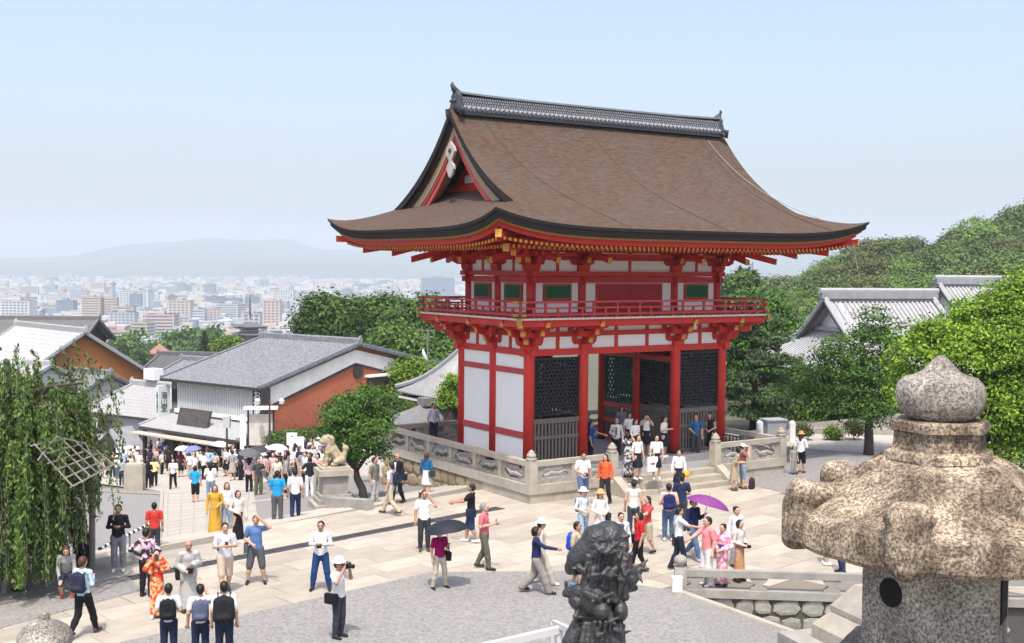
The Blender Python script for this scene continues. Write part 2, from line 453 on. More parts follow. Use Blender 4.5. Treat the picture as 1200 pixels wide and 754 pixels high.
OV = 4.0
EX, EY = HW + OV, HD + OV
ZE, ZRISE = 9.42, 4.42
GX = HW + 2.03          # gable edge
def zf(i): s = i / EY; return ZE + ZRISE * (.61 * s + .39 * max(s, 0) ** 3.6)
def lift(x, y): return .56 * (min(1.05, abs(x) / EX) ** 5) * (min(1.05, abs(y) / EY) ** 5)
def bulge(x, y): return .05 * (1 - (abs(x) / EX) ** 2)
def rp(x, y, z, dz=0): return (x, y, z + lift(x, y) + dz)
NI = 30
roof = MB()
for s in (-1, 1):
    rows = []
    ins = [EY * (k / NI) ** 1.0 for k in range(NI + 1)]
    cut = EX - GX
    ins = sorted(set(ins + [cut, cut + .001]))
    for i in ins:
        lim = EX - i if i <= cut else GX
        rows.append([rp(u * lim, s * (EY - i), zf(i)) for u in [(-1 + 2 * k / 64) for k in range(65)]])
    roof.grid(rows)
    rows = []                      # skirt below the gable
    for k in range(15):
        i = (EX - (HW + .55)) * k / 14
        lim = EY - i
        rows.append([rp(s * (EX - i), u * lim, zf(i)) for u in [(-1 + 2 * q / 44) for q in range(45)]])
    roof.grid(rows)
roof_o = gp(roof, 'roof', BARK, smooth=True)
# eave edge: thick cut bark, following the perimeter
def perimeter(inset, n=72):
    pts = []
    ex, ey = EX - inset, EY - inset
    for k in range(n): pts.append((-ex + 2 * ex * k / n, -ey))
    for k in range(n): pts.append((ex, -ey + 2 * ey * k / n))
    for k in range(n): pts.append((ex - 2 * ex * k / n, ey))
    for k in range(n): pts.append((-ex, ey - 2 * ey * k / n))
    pts.append(pts[0]); return pts
def ring(levels, n=72):
    rows = []
    for inset, dz in levels:
        rows.append([(x, y, ZE + dz + lift(x * EX / (EX - inset), y * EY / (EY - inset)) * (1 - .06 * inset)) for x, y in perimeter(inset, n)])
    m = MB(); m.grid(rows); return m
def closed(levels): return levels + [levels[0]]
gp(ring([(0, 0.0), (.02, -.10), (.07, -.115), (.10, -.29), (.14, -.32), (.75, -.25)]), 'eave_edge', BARKEDGE, roof_o)
gp(ring(closed([(.20, -.30), (.20, -.40), (.65, -.37), (.65, -.27)])), 'eave_board', OCHRE, roof_o)
gp(ring(closed([(.34, -.39), (.36, -.58), (.75, -.55), (.75, -.36)])), 'fascia', VERM, roof_o)
# soffit above the rafters
gp(ring([(.6, -.50), (1.6, -.28), (OV + .4, .30)], 24), 'soffit', PLASTER, roof_o)

# rafters: two tiers of small parallel bars with ochre tips
def rafters(i0, i1, z0, slope, w, h, name, step=.205):
    m = MB(); tip = MB()
    def one(x, y, ix, iy, L):
        # starts at (x,y) outer end and runs inwards along (ix,iy) for L
        zA = ZE + z0 + lift(x, y); zB = zA + slope * L
        if L < .08: return
        m.bar((x, y, zA), (x + ix * L, y + iy * L, zB), w, h)
        tip.bar((x - ix * .012, y - iy * .012, zA), (x + ix * .002, y + iy * .002, zA), w * 1.02, h * 1.02)
    for s in (-1, 1):
        n = int((EX - .5) / step)
        for k in range(-n, n + 1):
            x = k * step; y = s * (EY - i0)
            L = min(i1 - i0, (EX - i0) - abs(x)); one(x, y, 0, -s, L)
        n = int((EY - .5) / step)
        for k in range(-n, n + 1):
            y = k * step; x = s * (EX - i0)
            L = min(i1 - i0, (EY - i0) - abs(y)); one(x, y, -s, 0, L)
    o = tag(gp(m, name, VERM, roof_o, fix=False), kind='stuff')
    tag(gp(tip, 'rafter_tips', YEL, roof_o, fix=False), kind='stuff')
rafters(.52, 1.9, -.64, .17, .085, .10, 'flying_rafters')
rafters(1.25, OV + .2, -.70, .22, .085, .11, 'base_rafters')
for sx in (-1, 1):
    for sy in (-1, 1):
        m = MB(); mt = MB()
        def hp(i, dz): x, y = sx * (EX - i), sy * (EY - i); return (x, y, ZE + dz + lift(x, y))
        for i0, i1, za, zb in ((.30, 2.2, -.62, -.35), (1.1, 4.2, -.80, -.05)):
            m.bar(hp(i0, za), (sx * (EX - i1), sy * (EY - i1), ZE + zb), .2, .24)
            a = Vector(hp(i0, za)); d = Vector((sx, sy, 0)).normalized()
            mt.bar(tuple(a + d * .02), tuple(a - d * .01), .21, .25)
        gp(m, 'hip_rafter', VERM, roof_o); tag(gp(mt, 'hip_rafter_end', YEL, roof_o), kind='stuff')

# gables
for s in (-1, 1):
    ys = [(-1 + 2 * k / 40) * (EY - (EX - GX) - .05) for k in range(41)]
    def band(x0, x1, d0, d1, ym=1.0):
        P = [[], [], [], [], []]
        for y in ys:
            y *= ym
            zt = zf(EY - abs(y)); c = abs(y) / EY
            sl = .5 + .0 * c
            for k, (x, d) in enumerate(((x0, d0), (x1, d0), (x1, d1), (x0, d1), (x0, d0))):
                P[k].append((s * x, y, zt - d * (1.28 - .25 * c)))
        mm = MB(); mm.grid(P); return mm
    gp(band(GX + .0, GX - .30, .025, .23), 'gable_edge', BARKEDGE, roof_o)
    gp(band(GX - .14, GX - .55, .232, .40, .995), 'gable_edge', BARKEDGE, roof_o)
    gp(band(GX - .20, GX - .6, .37, .43, .99), 'gable_board', OCHRE, roof_o)
    gp(band(GX - .22, GX - .85, .435, .72, .985), 'gable_soffit', GREYOCH, roof_o)
    gp(band(GX - .26, GX - .38, .725, .83, .965), 'bargeboard', PINKRED, roof_o)
    gp(band(GX - .30, GX - .44, .835, 1.03, .95), 'inner_bargeboard', PINKRED, roof_o)
    # gable wall
    xw = HW + .62
    wall = MB(); poly = []
    for y in ys: poly.append((y * .93, zf(EY - abs(y) * .93) - .5))
    zb = 10.1
    wall.prism([(poly[-1][0], zb)] + poly[::-1] + [(poly[0][0], zb)], 'x', s * xw, s * (xw - .08))
    gp(wall, 'gable_wall', VERM, roof_o)
    for y0, y1 in ((-1.2, -.25), (.25, 1.2)):
        gp(MB().b2(s * xw - .03, s * xw + .03 + .02 * 0, y0, y1, 11.25, 11.55), 'gable_plaster', PLASTER, roof_o)
    gb = MB(); gb.b2(s * xw - .16, s * xw + .16, -2.3, 2.3, 10.95, 11.17); gb.b2(s * xw - .14, s * xw + .14, -.13, .13, 11.2, 12.7)
    gp(gb, 'gable_beam', VERM, roof_o)
    # pendant carving
    pen = MB()
    out = [(0, -.62), (.13, -.52), (.2, -.36), (.27, -.30), (.24, -.16), (.12, -.08), (.1, .04), (.2, .16), (.33, .34), (.26, .5), (.12, .6), (0, .72)]
    zc = 11.95
    full = [(y, zc + z) for y, z in out] + [(-y, zc + z) for y, z in out[-2:0:-1]]
    pen.prism(full, 'x', s * (GX - .12), s * (GX - .03))
    po = gp(pen, 'gable_pendant', mat('weathered white carving', (.55, .5, .46), (.36, .31, .29), 8, rough=.8), roof_o)
    pm = MB(); pm.lathe([(0.0, -.02), (.1, 0), (.06, .04), (0, .05)], 8)
    pm.xf(Matrix.Translation((s * (GX - .02), 0, zc + .38)) @ Matrix.Rotation(s * math.pi / 2, 4, 'Y'))
    gp(pm, 'pendant_boss', TILE_D, roof_o)

# ridge of dark tiles
RL = HW + 1.68; ZR = 13.80
rd = MB()
rd.b2(-RL, RL, -.34, .34, ZR - .16, ZR + .06); rd.b2(-RL, RL, -.2, .2, ZR + .18, ZR + .52)
ridge = gp(rd, 'ridge', TILE_D, roof_o)
cap = MB()
P = [[], [], [], [], [], [], []]
for k in range(41):
    x = -RL - .05 + 2 * (RL + .05) * k / 40; up = .07 * (abs(x) / RL) ** 4
    for q in range(7):
        a = math.pi * q / 6
        P[q].append((x, .25 * math.cos(a), ZR + .53 + up + .11 * math.sin(a)))
cap.grid(P); gp(cap, 'ridge_cap', mat('ridge cap tile', (.13, .14, .15), (.08, .088, .095), 6, rough=.5, bump=.15), roof_o)
band = MB(); band.b2(-RL - .02, RL + .02, -.30, .30, ZR + .135, ZR + .185); gp(band, 'ridge_band', mat('pale tile', (.30, .31, .33), (.22, .23, .24), 6, rough=.5), roof_o)
rt = MB(); n = 62
for k in range(n):
    x = -RL + .1 + (2 * RL - .2) * k / (n - 1)
    for s in (-1, 1): rt.tube([(x, s * .26, ZR + .10), (x, s * .40, ZR + .03)], [.075, .085], 8)
tag(gp(rt, 'ridge_eave_tiles', mat('pale tile', (.3, .3, .3)), roof_o), kind='stuff')
lat = MB(); n = 118
for k in range(n):
    x = -RL + .08 + (2 * RL - .16) * k / (n - 1)
    for s in (-1, 1):
        for q in range(3): lat.box((x + (.04 if q % 2 else 0), s * .205, ZR + .25 + q * .10), (.055, .05, .075))
tag(gp(lat, 'ridge_lattice', mat('pale tile', (.3, .3, .3)), roof_o), kind='stuff')
for s in (-1, 1):     # demon-mask end tile with a curled horn
    on = MB(); x = s * (RL + .05)
    on.lathe([(.0, -.2), (.36, -.18), (.42, .05), (.30, .3), (.34, .42), (.2, .62), (.0, .68)], 12, (x, 0, ZR + .1), sx=.42)
    for q in (-1, 1):
        on.tube([(x, q * .3, ZR), (x + s * .08, q * .5, ZR - .12), (x + s * .08, q * .55, ZR + .06), (x, q * .42, ZR + .12)], [.12, .12, .09, .05], 8)
        on.lathe([(0, -.07), (.07, -.03), (.07, .03), (0, .07)], 8, (x + s * .16, q * .13, ZR + .34))
    on.tube([(x - s * .05, 0, ZR + .62), (x + s * .12, 0, ZR + .78), (x + s * .2, 0, ZR + .93), (x + s * .17, 0, ZR + 1.02)], [.14, .11, .07, .03], 8)
    gp(on, 'ridge_end_ornament', TILE_D, roof_o, smooth=True)
# seams and lightning wire on the front slope
for xs, xe, r_, mt_ in ((-5.4, -3.2, .02, 'seam'), (-.6, 1.3, .02, 'seam'), (5.2, 6.6, .02, 'seam')):
    w = MB(); pts = []
    for k in range(20):
        i = EY * (1 - k / 19) * .96 + .05; x = xs + (xe - xs) * k / 19; pts.append((x, -(EY - i), zf(i) + lift(x, EY - i) + .012))
    w.tube(pts, r_, 5); gp(w, 'roof_seam', mat('seam strip', (.085, .058, .045), (.11, .08, .062), 5, rough=.95), roof_o)
w = MB(); pts = []
for k in range(22):
    t = k / 21; i = EY * (1 - t) * .94 + 1.3 * t; x = 5.55 + 1.5 * t; pts.append((x, -(EY - i), zf(i) + lift(x, EY - i) + .10))
pts.append((8.1, -(EY - 1.2), zf(.57) + .1))
w.tube(pts, .013, 5); gp(w, 'lightning_wire', flat('galvanised wire', (.3, .3, .3), .5), roof_o)

# ---- lower storey
colpos = [(x, y) for x in (-HW, -CX, CX, HW) for y in (-HD, 0, HD)]
cp = MB(); cp.lathe([(.2, 0), (.2, 4.35), (.185, 4.42)], 20); cme = cp.mesh('column', VERM, smooth=False)
cme.polygons.foreach_set('use_smooth', [len(p.vertices) == 4 for p in cme.polygons])
sp = MB(); sp.lathe([(.34, -.02), (.34, .02), (.27, .07), (.26, .09)], 20); sme = sp.mesh('column_base', BLACKPAINT)
for x, y in colpos:
    c = link('column', cme, gate, (x, y, 0)); link('column_base', sme, c)
def beam(name, mb, mt=None, parent=None): return gp(mb, name, mt or VERM, parent)
for y in (-HD, HD):            # lintels on the long sides
    beam('lintel', MB().b2(-HW - .35, HW + .35, y - .11, y + .11, 4.88, 5.12))
    for x0, x1 in ((-HW, -CX), (CX, HW)):
        pass
for x in (-HW, HW):
    beam('lintel', MB().b2(x - .11, x + .11, -HD - .35, HD + .35, 4.885, 5.125))
    beam('side_beam', MB().b2(x - .10, x + .10, -HD, HD, 4.20, 4.41), VERM_OLD)
    beam('side_beam', MB().b2(x - .10, x + .10, -HD, HD, 1.86, 2.10), VERM_OLD)
    beam('side_sill', MB().b2(x - .12, x + .12, -HD, HD, .84, 1.0), VERM_OLD)
    for y0, y1 in ((-HD, 0), (0, HD)):
        for z0, z1 in ((1.0, 1.86), (2.10, 4.20), (4.41, 4.885)):
            gp(MB().b2(x - .06, x + .06, y0 + .17, y1 - .17, z0, z1), 'plaster_panel', PLASTER)
# frieze above the lintel: plaster with rails and struts, all round
def frieze(axis, fixed, a0, a1, studs, z0, z1, zr):
    def bb(m, c0, c1, w, za, zb):
        return m.b2(c0, c1, fixed - w, fixed + w, za, zb) if axis == 'x' else m.b2(fixed - w, fixed + w, c0, c1, za, zb)
    gp(bb(MB(), a0, a1, .04, z0, z1), 'frieze_plaster', PLASTER)
    for za, zb in zr: gp(bb(MB(), a0, a1, .09, za, zb), 'frieze_rail', VERM)
    for c in studs: gp(bb(MB(), c - .07, c + .07, .085, z0, z1), 'strut', VERM)
st_x = [-(HW + CX) / 2, -.75, .75, (HW + CX) / 2]
for y in (-HD, HD): frieze('x', y, -HW, HW, st_x, 5.12, 6.14, [(5.56, 5.74), (6.0, 6.14)])
for x in (-HW, HW): frieze('y', x, -HD, HD, [-HD / 2, HD / 2], 5.125, 6.14, [(5.56, 5.74), (6.0, 6.14)])

# lattice screens
def lattice(w, h, step, r):
    m = MB()
    n = int((w + h) / step)
    for k in range(-n, n + 1):
        for sgn in (1, -1):
            # line x = c + sgn*z*0.6
            c = k * step; pts = []
            z0, z1 = 0.0, h; x0 = c; x1 = c + sgn * .62 * h
            # clip to 0..w
            if max(x0, x1) <= 0 or min(x0, x1) >= w: continue
            def cl(x, z):
                return (x, z)
            t0, t1 = 0.0, 1.0
            dx = x1 - x0
            for lim, s_ in ((0, 1), (w, -1)):
                if abs(dx) > 1e-9:
                    t = (lim - x0) / dx
                    if (dx > 0) == (s_ == 1): t0 = max(t0, t)
                    else: t1 = min(t1, t)
            if t1 - t0 < .02: continue
            m.bar((x0 + dx * t0, 0, h * t0), (x0 + dx * t1, 0, h * t1), r, r * .8, up=(0, 1, 0))
    return m
def screen(p0, p1, z_fence, z_lat0, z_lat1, latmat, step=.17, r=.066, rails=VERM):
    """timber fence below, diagonal lattice above, between two points (local xy)"""
    p0, p1 = Vector(p0), Vector(p1); d = p1 - p0; L = d.length - .4; ang = math.atan2(d.y, d.x); s = p0 + d.normalized() * .2
    lm = lattice(L, z_lat1 - z_lat0, step, r); o = lm.build('lattice', latmat, gate, (s.x, s.y, z_lat0 - BZ), ang); tag(o, kind='stuff')
    fr = MB(); fr.b2(0, L, -.05, .05, -.07, 0); fr.b2(0, L, -.05, .05, z_lat1 - z_lat0, z_lat1 - z_lat0 + .08); fr.b2(-.0, .06, -.05, .05, 0, z_lat1 - z_lat0); fr.b2(L - .06, L, -.05, .05, 0, z_lat1 - z_lat0)
    fr.build('lattice_frame', latmat, gate, (s.x, s.y, z_lat0 - BZ), ang)
    fe = MB(); n = max(6, int(L / .145))
    for k in range(n):
        x = L * (k + .5) / n; fe.b2(x - .04, x + .04, -.03, .03, 0, z_fence)
    tag(fe.build('fence_pales', GREYWOOD, gate, (s.x, s.y, 0), ang), kind='stuff')
    rl = MB(); rl.b2(0, L, -.055, .055, z_fence - .02, z_fence + .16); rl.b2(0, L, -.05, .05, z_fence * .62, z_fence * .62 + .12); rl.b2(0, L, -.06, .06, .0, .12)
    tag(rl.build('fence_rail', GREYWOOD, gate, (s.x, s.y, 0), ang), kind='stuff')
GREENLAT = mat('dark green lattice', (.02, .10, .07), (.012, .06, .045), 5, rough=.6)
BLACKLAT = flat('black lattice', (.014, .016, .02), .55)
for x0, x1 in ((-HW, -CX), (CX, HW)):
    screen((x0, -HD), (x1, -HD), 1.55, 2.75, 4.72, BLACKLAT)
    screen((x0, HD), (x1, HD), 1.5, 2.75, 4.72, GREENLAT, .2, .06)
for x in (-CX, CX):
    screen((x, -HD), (x, 0), 1.55, 2.75, 4.3, BLACKLAT)
    screen((x, 0), (x, HD), 1.2, 2.5, 4.5, GREENLAT, .2, .062)
    beam('tie_beam', MB().b2(x - .1, x + .1, -HD, HD, 4.42, 4.62))
    beam('tie_beam', MB().b2(x - .09, x + .09, .15, HD - .15, 2.28, 2.46)); beam('tie_beam', MB().b2(x - .09, x + .09, .15, HD - .15, 1.62, 1.78)); beam('tie_beam', MB().b2(x - .09, x + .09, .15, HD - .15, .86, 1.06))
    beam('cross_beam', MB().b2(min(x, x * HW / CX), max(x, x * HW / CX), -.1, .1, 4.42, 4.62))
gp(MB().b2(-HW, HW, -HD, HD, 5.2, 5.26), 'ceiling', DARKWOOD)

# ---- bracket sets (blocks and arms stepping outwards)
def arm_prof(L, h): return [(-L, h), (-L, h * .45), (-L + h * .55, 0), (L - h * .55, 0), (L, h * .45), (L, h)]
def bracket(z0, tiers, th_=.2, spread=.55, blk=.2, tail=None):
    """local frame: outwards = -y. tiers = list of outward reach"""
    m = MB(); t = MB()
    m.prism([(-.17, 0), (.17, 0), (.25, .13), (.25, .24), (-.25, .24), (-.25, .13)], 'x', -.24, .24)
    z = .24
    prev = 0
    for k, R in enumerate(tiers):
        # outward arm
        m.prism([(.5, z + th_), (.5, z), (-R + .12, z), (-R - .06, z + th_ * .5), (-R - .06, z + th_)], 'x', -.09, .09)
        t.b2(-.092, .092, -R - .075, -R - .058, z + th_ * .42, z + th_ - .005)
        for yy in ([0] if k == 0 else [0, -tiers[k - 1]]):
            L = spread + (.22 if (k > 0 and yy == 0) else 0)
            m.prism([(x, z + zz) for x, zz in arm_prof(L, th_)], 'y', yy - .08, yy + .08)
            for sx in (-1, 0, 1):
                m.prism([(-.075, 0), (.075, 0), (.115, .06), (.115, .12), (-.115, .12), (-.115, .06)], 'x', sx * L * .84 - .11, sx * L * .84 + .11) if False else m.box((sx * L * .84, yy, z + th_ + .055), (blk, blk, .11))
        m.box((0, -R, z + th_ + .055), (blk, blk, .11))
        t.box((0, -R - blk / 2 - .004, z + th_ + .03), (blk * .7, .012, .05))
        z += th_ + .11
    if tail:
        R, za, sl = tail
        m.bar((0, -R, za), (0, .3, za + sl * (R + .3)), .15, .2)
        t.bar((0, -R - .015, za - .003), (0, -R + .004, za), .16, .22)
    m.v = [(x, y, zz + z0) for x, y, zz in m.v]; t.v = [(x, y, zz + z0) for x, y, zz in t.v]
    return m, t
def place_brackets(hw, hd, cx, z0, tiers, diag_tiers, tail=None, diag_tails=(), name='bracket_set'):
    m, t = bracket(z0 - BZ, tiers, tail=tail); me, te = m.mesh(name, VERM), t.mesh('bracket_tip', YEL)
    md, td = bracket(z0 - BZ, diag_tiers, spread=.1)
    for R, za, sl in diag_tails:
        md.bar((0, -R, z0 - BZ + za), (0, .3, z0 - BZ + za + sl * (R + .3)), .17, .24)
        td.bar((0, -R - .015, z0 - BZ + za), (0, -R + .004, z0 - BZ + za), .18, .25)
    dme, dte = md.mesh('corner_bracket', VERM), td.mesh('bracket_tip', YEL)
    def put(x, y, rz, a=me, b=te, nm=name): o = link(nm, a, gate, (x, y, 0), rz); tag(link('bracket_tip', b, o), kind='stuff')
    for x in (-hw, -cx, cx, hw): put(x, -hd, 0); put(x, hd, math.pi)
    for y in (-hd, 0, hd): put(-hw, y, -math.pi / 2); put(hw, y, math.pi / 2)
    for x, y, r in ((-hw, -hd, -45), (hw, -hd, 45), (hw, hd, 135), (-hw, hd, -135)): put(x, y, math.radians(r), dme, dte, 'corner_bracket')
place_brackets(HW, HD, CX, 5.02, [.40, .78, 1.12], [.56, 1.1, 1.6])
# ---- balcony
o_ = 1.28
dk = MB(); dk.b2(-HW - o_, HW + o_, -HD - o_, HD + o_, 6.235, 6.31)
balc = gp(dk, 'balcony_deck', VERM_OLD)
def rect_ring(e0, e1, z0, z1):
    m = MB(); ax_, ay, bx, by = HW + e0, HD + e0, HW + e1, HD + e1
    m.b2(-bx, bx, -by, -ay, z0, z1); m.b2(-bx, bx, ay, by, z0, z1); m.b2(-bx, -ax_, -ay, ay, z0, z1); m.b2(ax_, bx, -ay, ay, z0, z1); return m
gp(rect_ring(o_ - .32, o_ - .1, 6.0, 6.235), 'balcony_beam', VERM, balc)
gp(rect_ring(.62, .82, 5.95, 6.13), 'balcony_beam', VERM, balc)
bd = MB(); st = .19                         # white painted ends of the deck boards
for s in (-1, 1):
    n = int((HW + o_) / st)
    for k in range(-n, n + 1): bd.box((k * st, s * (HD + o_ + .012), 6.275), (st * .86, .03, .07))
    n = int((HD + o_) / st)
    for k in range(-n, n + 1): bd.box((s * (HW + o_ + .012), k * st, 6.275), (.03, st * .86, .07))
tag(gp(bd, 'deck_board_ends', mat('white board ends', (.74, .66, .6), (.6, .5, .45), 6, rough=.8), balc), kind='stuff')
def railing():
    ex, ey = HW + o_ - .12, HD + o_ - .12
    for z, w, ext in ((6.87, .075, .28), (6.655, .06, .2), (6.42, .085, .16)):
        for s in (-1, 1):
            gp(MB().bar((-ex - ext, s * ey, z), (ex + ext, s * ey, z), w, w), 'rail', VERM_OLD, balc)
            gp(MB().bar((s * ex, -ey - ext, z + .003), (s * ex, ey + ext, z + .003), w, w), 'rail', VERM_OLD, balc)
    pme = MB().b2(-.04, .04, -.04, .04, 6.31 - BZ, 6.84 - BZ).mesh('baluster', VERM_OLD)
    sme_ = MB().b2(-.04, .04, -.035, .035, 6.31 - BZ, 6.63 - BZ).mesh('short_baluster', VERM_OLD)
    nx, ny = 11, 7
    for s in (-1, 1):
        for k in range(nx + 1):
            x = -ex + 2 * ex * k / nx; link('baluster', pme, balc, (x, s * ey, 0))
            if k < nx: link('short_baluster', sme_, balc, (x + ex / nx, s * ey, 0))
        for k in range(1, ny):
            link('baluster', pme, balc, (s * ex, -ey + 2 * ey * k / ny, 0))
        for k in range(ny): link('short_baluster', sme_, balc, (s * ex, -ey + 2 * ey * (k + .5) / ny, 0))
    # brass corner fittings
    br = mat('brass fitting', (.55, .36, .1), (.4, .25, .07), 6, rough=.45, metal=.5)
    for sx in (-1, 1):
        for sy in (-1, 1):
            b = MB()
            for z, w in ((6.87, .09), (6.42, .10)):
                b.bar((sx * (ex + .12), sy * ey, z), (sx * (ex + .285), sy * ey, z), w, w); b.bar((sx * ex, sy * (ey + .12), z), (sx * ex, sy * (ey + .285), z), w, w)
            b.box((sx * (HW + o_ + .01), sy * (HD + o_ + .01), 6.2), (.13, .13, .24))
            gp(b, 'corner_fitting', br, balc)
railing()
bl = MB(); bl.lathe([(.0, .2), (.05, .18), (.07, .02), (.1, 0), (.09, -.02), (0, -.02)], 10, (2.2, -HD - o_ + .12, 5.78)); gp(bl, 'wind_bell', flat('pale bronze bell', (.5, .5, .34), .5), balc)

# ---- upper storey
ui = .17; UW, UD, UX = HW - ui, HD - ui, CX
cu = MB(); cu.lathe([(.175, 5.42), (.175, 6.92)], 18); cume = cu.mesh('upper_column', VERM); cume.polygons.foreach_set('use_smooth', [len(p.vertices) == 4 for p in cume.polygons])
for x in (-UW, -UX, UX, UW):
    for y in (-UD, 0, UD):
        if abs(x) == UW or abs(y) == UD: link('upper_column', cume, gate, (x, y, 0))
NAILBLK = flat('black nail cover', (.03, .03, .035), .5)
def upper_wall(axis, fixed, bays, half):
    def bb(m, c0, c1, w, za, zb, off=0.0):
        f = fixed + off
        return m.b2(c0, c1, f - w, f + w, za, zb) if axis == 'x' else m.b2(f - w, f + w, c0, c1, za, zb)
    out = math.copysign(1, fixed)
    zo = 0 if axis == 'x' else .003
    gp(bb(MB(), -half, half, .03, 6.3, 7.53), 'upper_plaster', PLASTER)
    gp(bb(MB(), -half - .3, half + .3, .10, 7.53 + zo, 7.75 + zo), 'upper_tie_beam', VERM)
    gp(bb(MB(), -half - .34, half + .34, .16, 7.77 + zo, 7.95 + zo), 'wall_plate', VERM)
    gp(bb(MB(), -half, half, .045, 7.95, 9.3), 'upper_frieze', PLASTER)
    for za, zb in ((8.36, 8.50), (8.66, 8.76), (8.92, 9.05)): gp(bb(MB(), -half, half, .10, za + zo, zb + zo), 'upper_rail', VERM)
    gp(bb(MB(), -half - .05, half + .05, .12, 6.31, 6.44 + zo), 'upper_sill', VERM)
    for c0, c1, kind in bays:
        c = (c0 + c1) / 2; w = (c1 - c0) / 2
        gp(bb(MB(), c - .06, c + .06, .08, 7.95, 8.92), 'upper_strut', VERM)
        if kind == 'win':
            ww = w * .50
            gp(bb(MB(), c - ww - .07, c + ww + .07, .05, 6.85, 7.50, out * .035), 'window_surround', VERM)
            gp(bb(MB(), c - ww, c + ww, .02, 6.95, 7.44, out * .085), 'window', mat('green window', (.02, .13, .06), (.014, .09, .045), 6, rough=.5))
            fr = MB(); f_ = out * .10
            bb(fr, c - ww - .02, c + ww + .02, .012, 7.42, 7.46, f_); bb(fr, c - ww - .02, c + ww + .02, .012, 6.93, 6.97, f_); bb(fr, c - ww - .03, c - ww + .005, .012, 6.97, 7.42, f_); bb(fr, c + ww - .005, c + ww + .03, .012, 6.97, 7.42, f_)
            gp(fr, 'window_frame', OCHRE)
            bars = MB(); nb = 9
            for q in range(1, nb): x_ = c - ww + 2 * ww * q / nb; bb(bars, x_ - .014, x_ + .014, .012, 6.95, 7.44, out * .108)
            tag(gp(bars, 'window_bars', MATS['green window']), kind='stuff')
            gp(bb(MB(), c - w, c + w, .06, 6.78, 6.86), 'window_rail', VERM)
            for q in (-1, 1): pass
        else:
            ww = w * .66
            gp(bb(MB(), c - ww - .12, c + ww + .12, .06, 6.44, 7.50, out * .03), 'door_surround', VERM)
            for q in (0, 1):
                a, b_ = (c - ww, c - .015) if q == 0 else (c + .015, c + ww)
                gp(bb(MB(), a, b_, .02, 6.46, 7.46, out * .09), 'door_leaf', mat('deep red door', (.40, .02, .02), (.33, .018, .018), 3, rough=.5))
    cols = [b[0] for b in bays] + [bays[-1][1]]
    nk = MB()
    for c in cols: bb(nk, c - .06, c + .06, .02, 7.57, 7.71, out * .115)
    gp(nk, 'nail_cover', NAILBLK)
for y in (-UD, UD): upper_wall('x', y, [(-UW, -UX, 'win'), (-UX, UX, 'door'), (UX, UW, 'win')], UW)
for x in (-UW, UW): upper_wall('y', x, [(-UD, 0, 'win'), (0, UD, 'win')], UD)
place_brackets(UW, UD, UX, 7.95, [.42, .84, 1.25], [.6, 1.2, 1.75], tail=(1.72, .40, .30), diag_tails=((2.35, .42, .26), (3.15, .66, .26)), name='upper_bracket_set')
# purlins carried by the upper brackets
def ring2(e, z0, z1, w):
    m = MB(); a, b = UW + e, UD + e
    m.b2(-a - .5, a + .5, -b - w, -b + w, z0, z1); m.b2(-a - .5, a + .5, b - w, b + w, z0, z1); m.b2(-a - w, -a + w, -b - .5, b + .5, z0 + .004, z1 + .004); m.b2(a - w, a + w, -b - .5, b + .5, z0 + .004, z1 + .004); return m
gp(ring2(1.25, 9.13, 9.28, .09), 'eave_purlin', VERM); gp(ring2(.84, 8.82, 8.95, .08), 'eave_purlin', VERM); gp(ring2(.42, 8.5, 8.62, .08), 'eave_purlin', VERM)
gp(MB().b2(-UW - 1.2, UW + 1.2, -UD - 1.2, UD + 1.2, 9.31, 9.34), 'eave_ceiling', VERM)
ant = MB(); ant.tube([(8.1, -6.0, 9.15), (8.0, -6.15, 9.0), (8.15, -6.2, 8.2), (8.3, -6.25, 7.6)], .012, 4)
gp(ant, 'hanging_wire', flat('galvanised wire', (.5, .5, .5)), roof_o)
# ------------------------------------------------------------------ stone terrace round the gate
TA0, TA1, TB0, TB1, TZ = -1.46 - HW, HW + 1.46, -2.28 - HD, HD + 4.15, .58     # in gate axes about GC
terr = thing('stone_terrace', 'raised stone terrace with carved balustrade carrying the red gate', 'terrace', (GC.x, GC.y, 0), TH)
RUBBLE_M = mat('mortared rubble base', (.30, .235, .15), (.2, .165, .12), 1.4, rough=.95, bump=.3, bscale=10)
FLOOR = mat('terrace floor stone', (.30, .30, .295), (.24, .24, .235), 1.6, rough=.85)
m = MB(); m.b2(TA0 + .12, TA1 - .12, TB0 + .12, TB1 - .12, -9.0, .40); m.build('base', RUBBLE_M, terr)
m = MB(); m.b2(TA0 + .3, TA1 - .3, TB0 + .3, TB1 - .3, .40, TZ); m.build('floor', FLOOR, terr)
m = MB(); m.b2(-HW - .75, HW + .75, -HD - .75, HD + .75, TZ, BZ - .02); m.build('plinth', FLOOR, terr)
SX0, SX1 = -2.28, 2.28        # steps
def seg_coping(a0, a1, b0, b1):
    L = max(a1 - a0, b1 - b0); n = max(1, round(L / 1.55))
    for k in range(n):
        c = MB()
        if a1 - a0 > b1 - b0:
            w = (a1 - a0) / n; c.b2(a0 + k * w + .006, a0 + (k + 1) * w - .006, b0, b1, .34, .66)
        else:
            w = (b1 - b0) / n; c.b2(a0, a1, b0 + k * w + .006, b0 + (k + 1) * w - .006, .34, .66)
        c.build('coping_stone', GRANITE, terr)
cw = .34
seg_coping(TA0 + cw, SX0, TB0, TB0 + cw); seg_coping(SX1, TA1 - cw, TB0, TB0 + cw)
seg_coping(TA0, TA0 + cw, TB0, TB1); seg_coping(TA1 - cw, TA1, TB0, TB1); seg_coping(TA0 + cw, TA1 - cw, TB1 - cw, TB1)
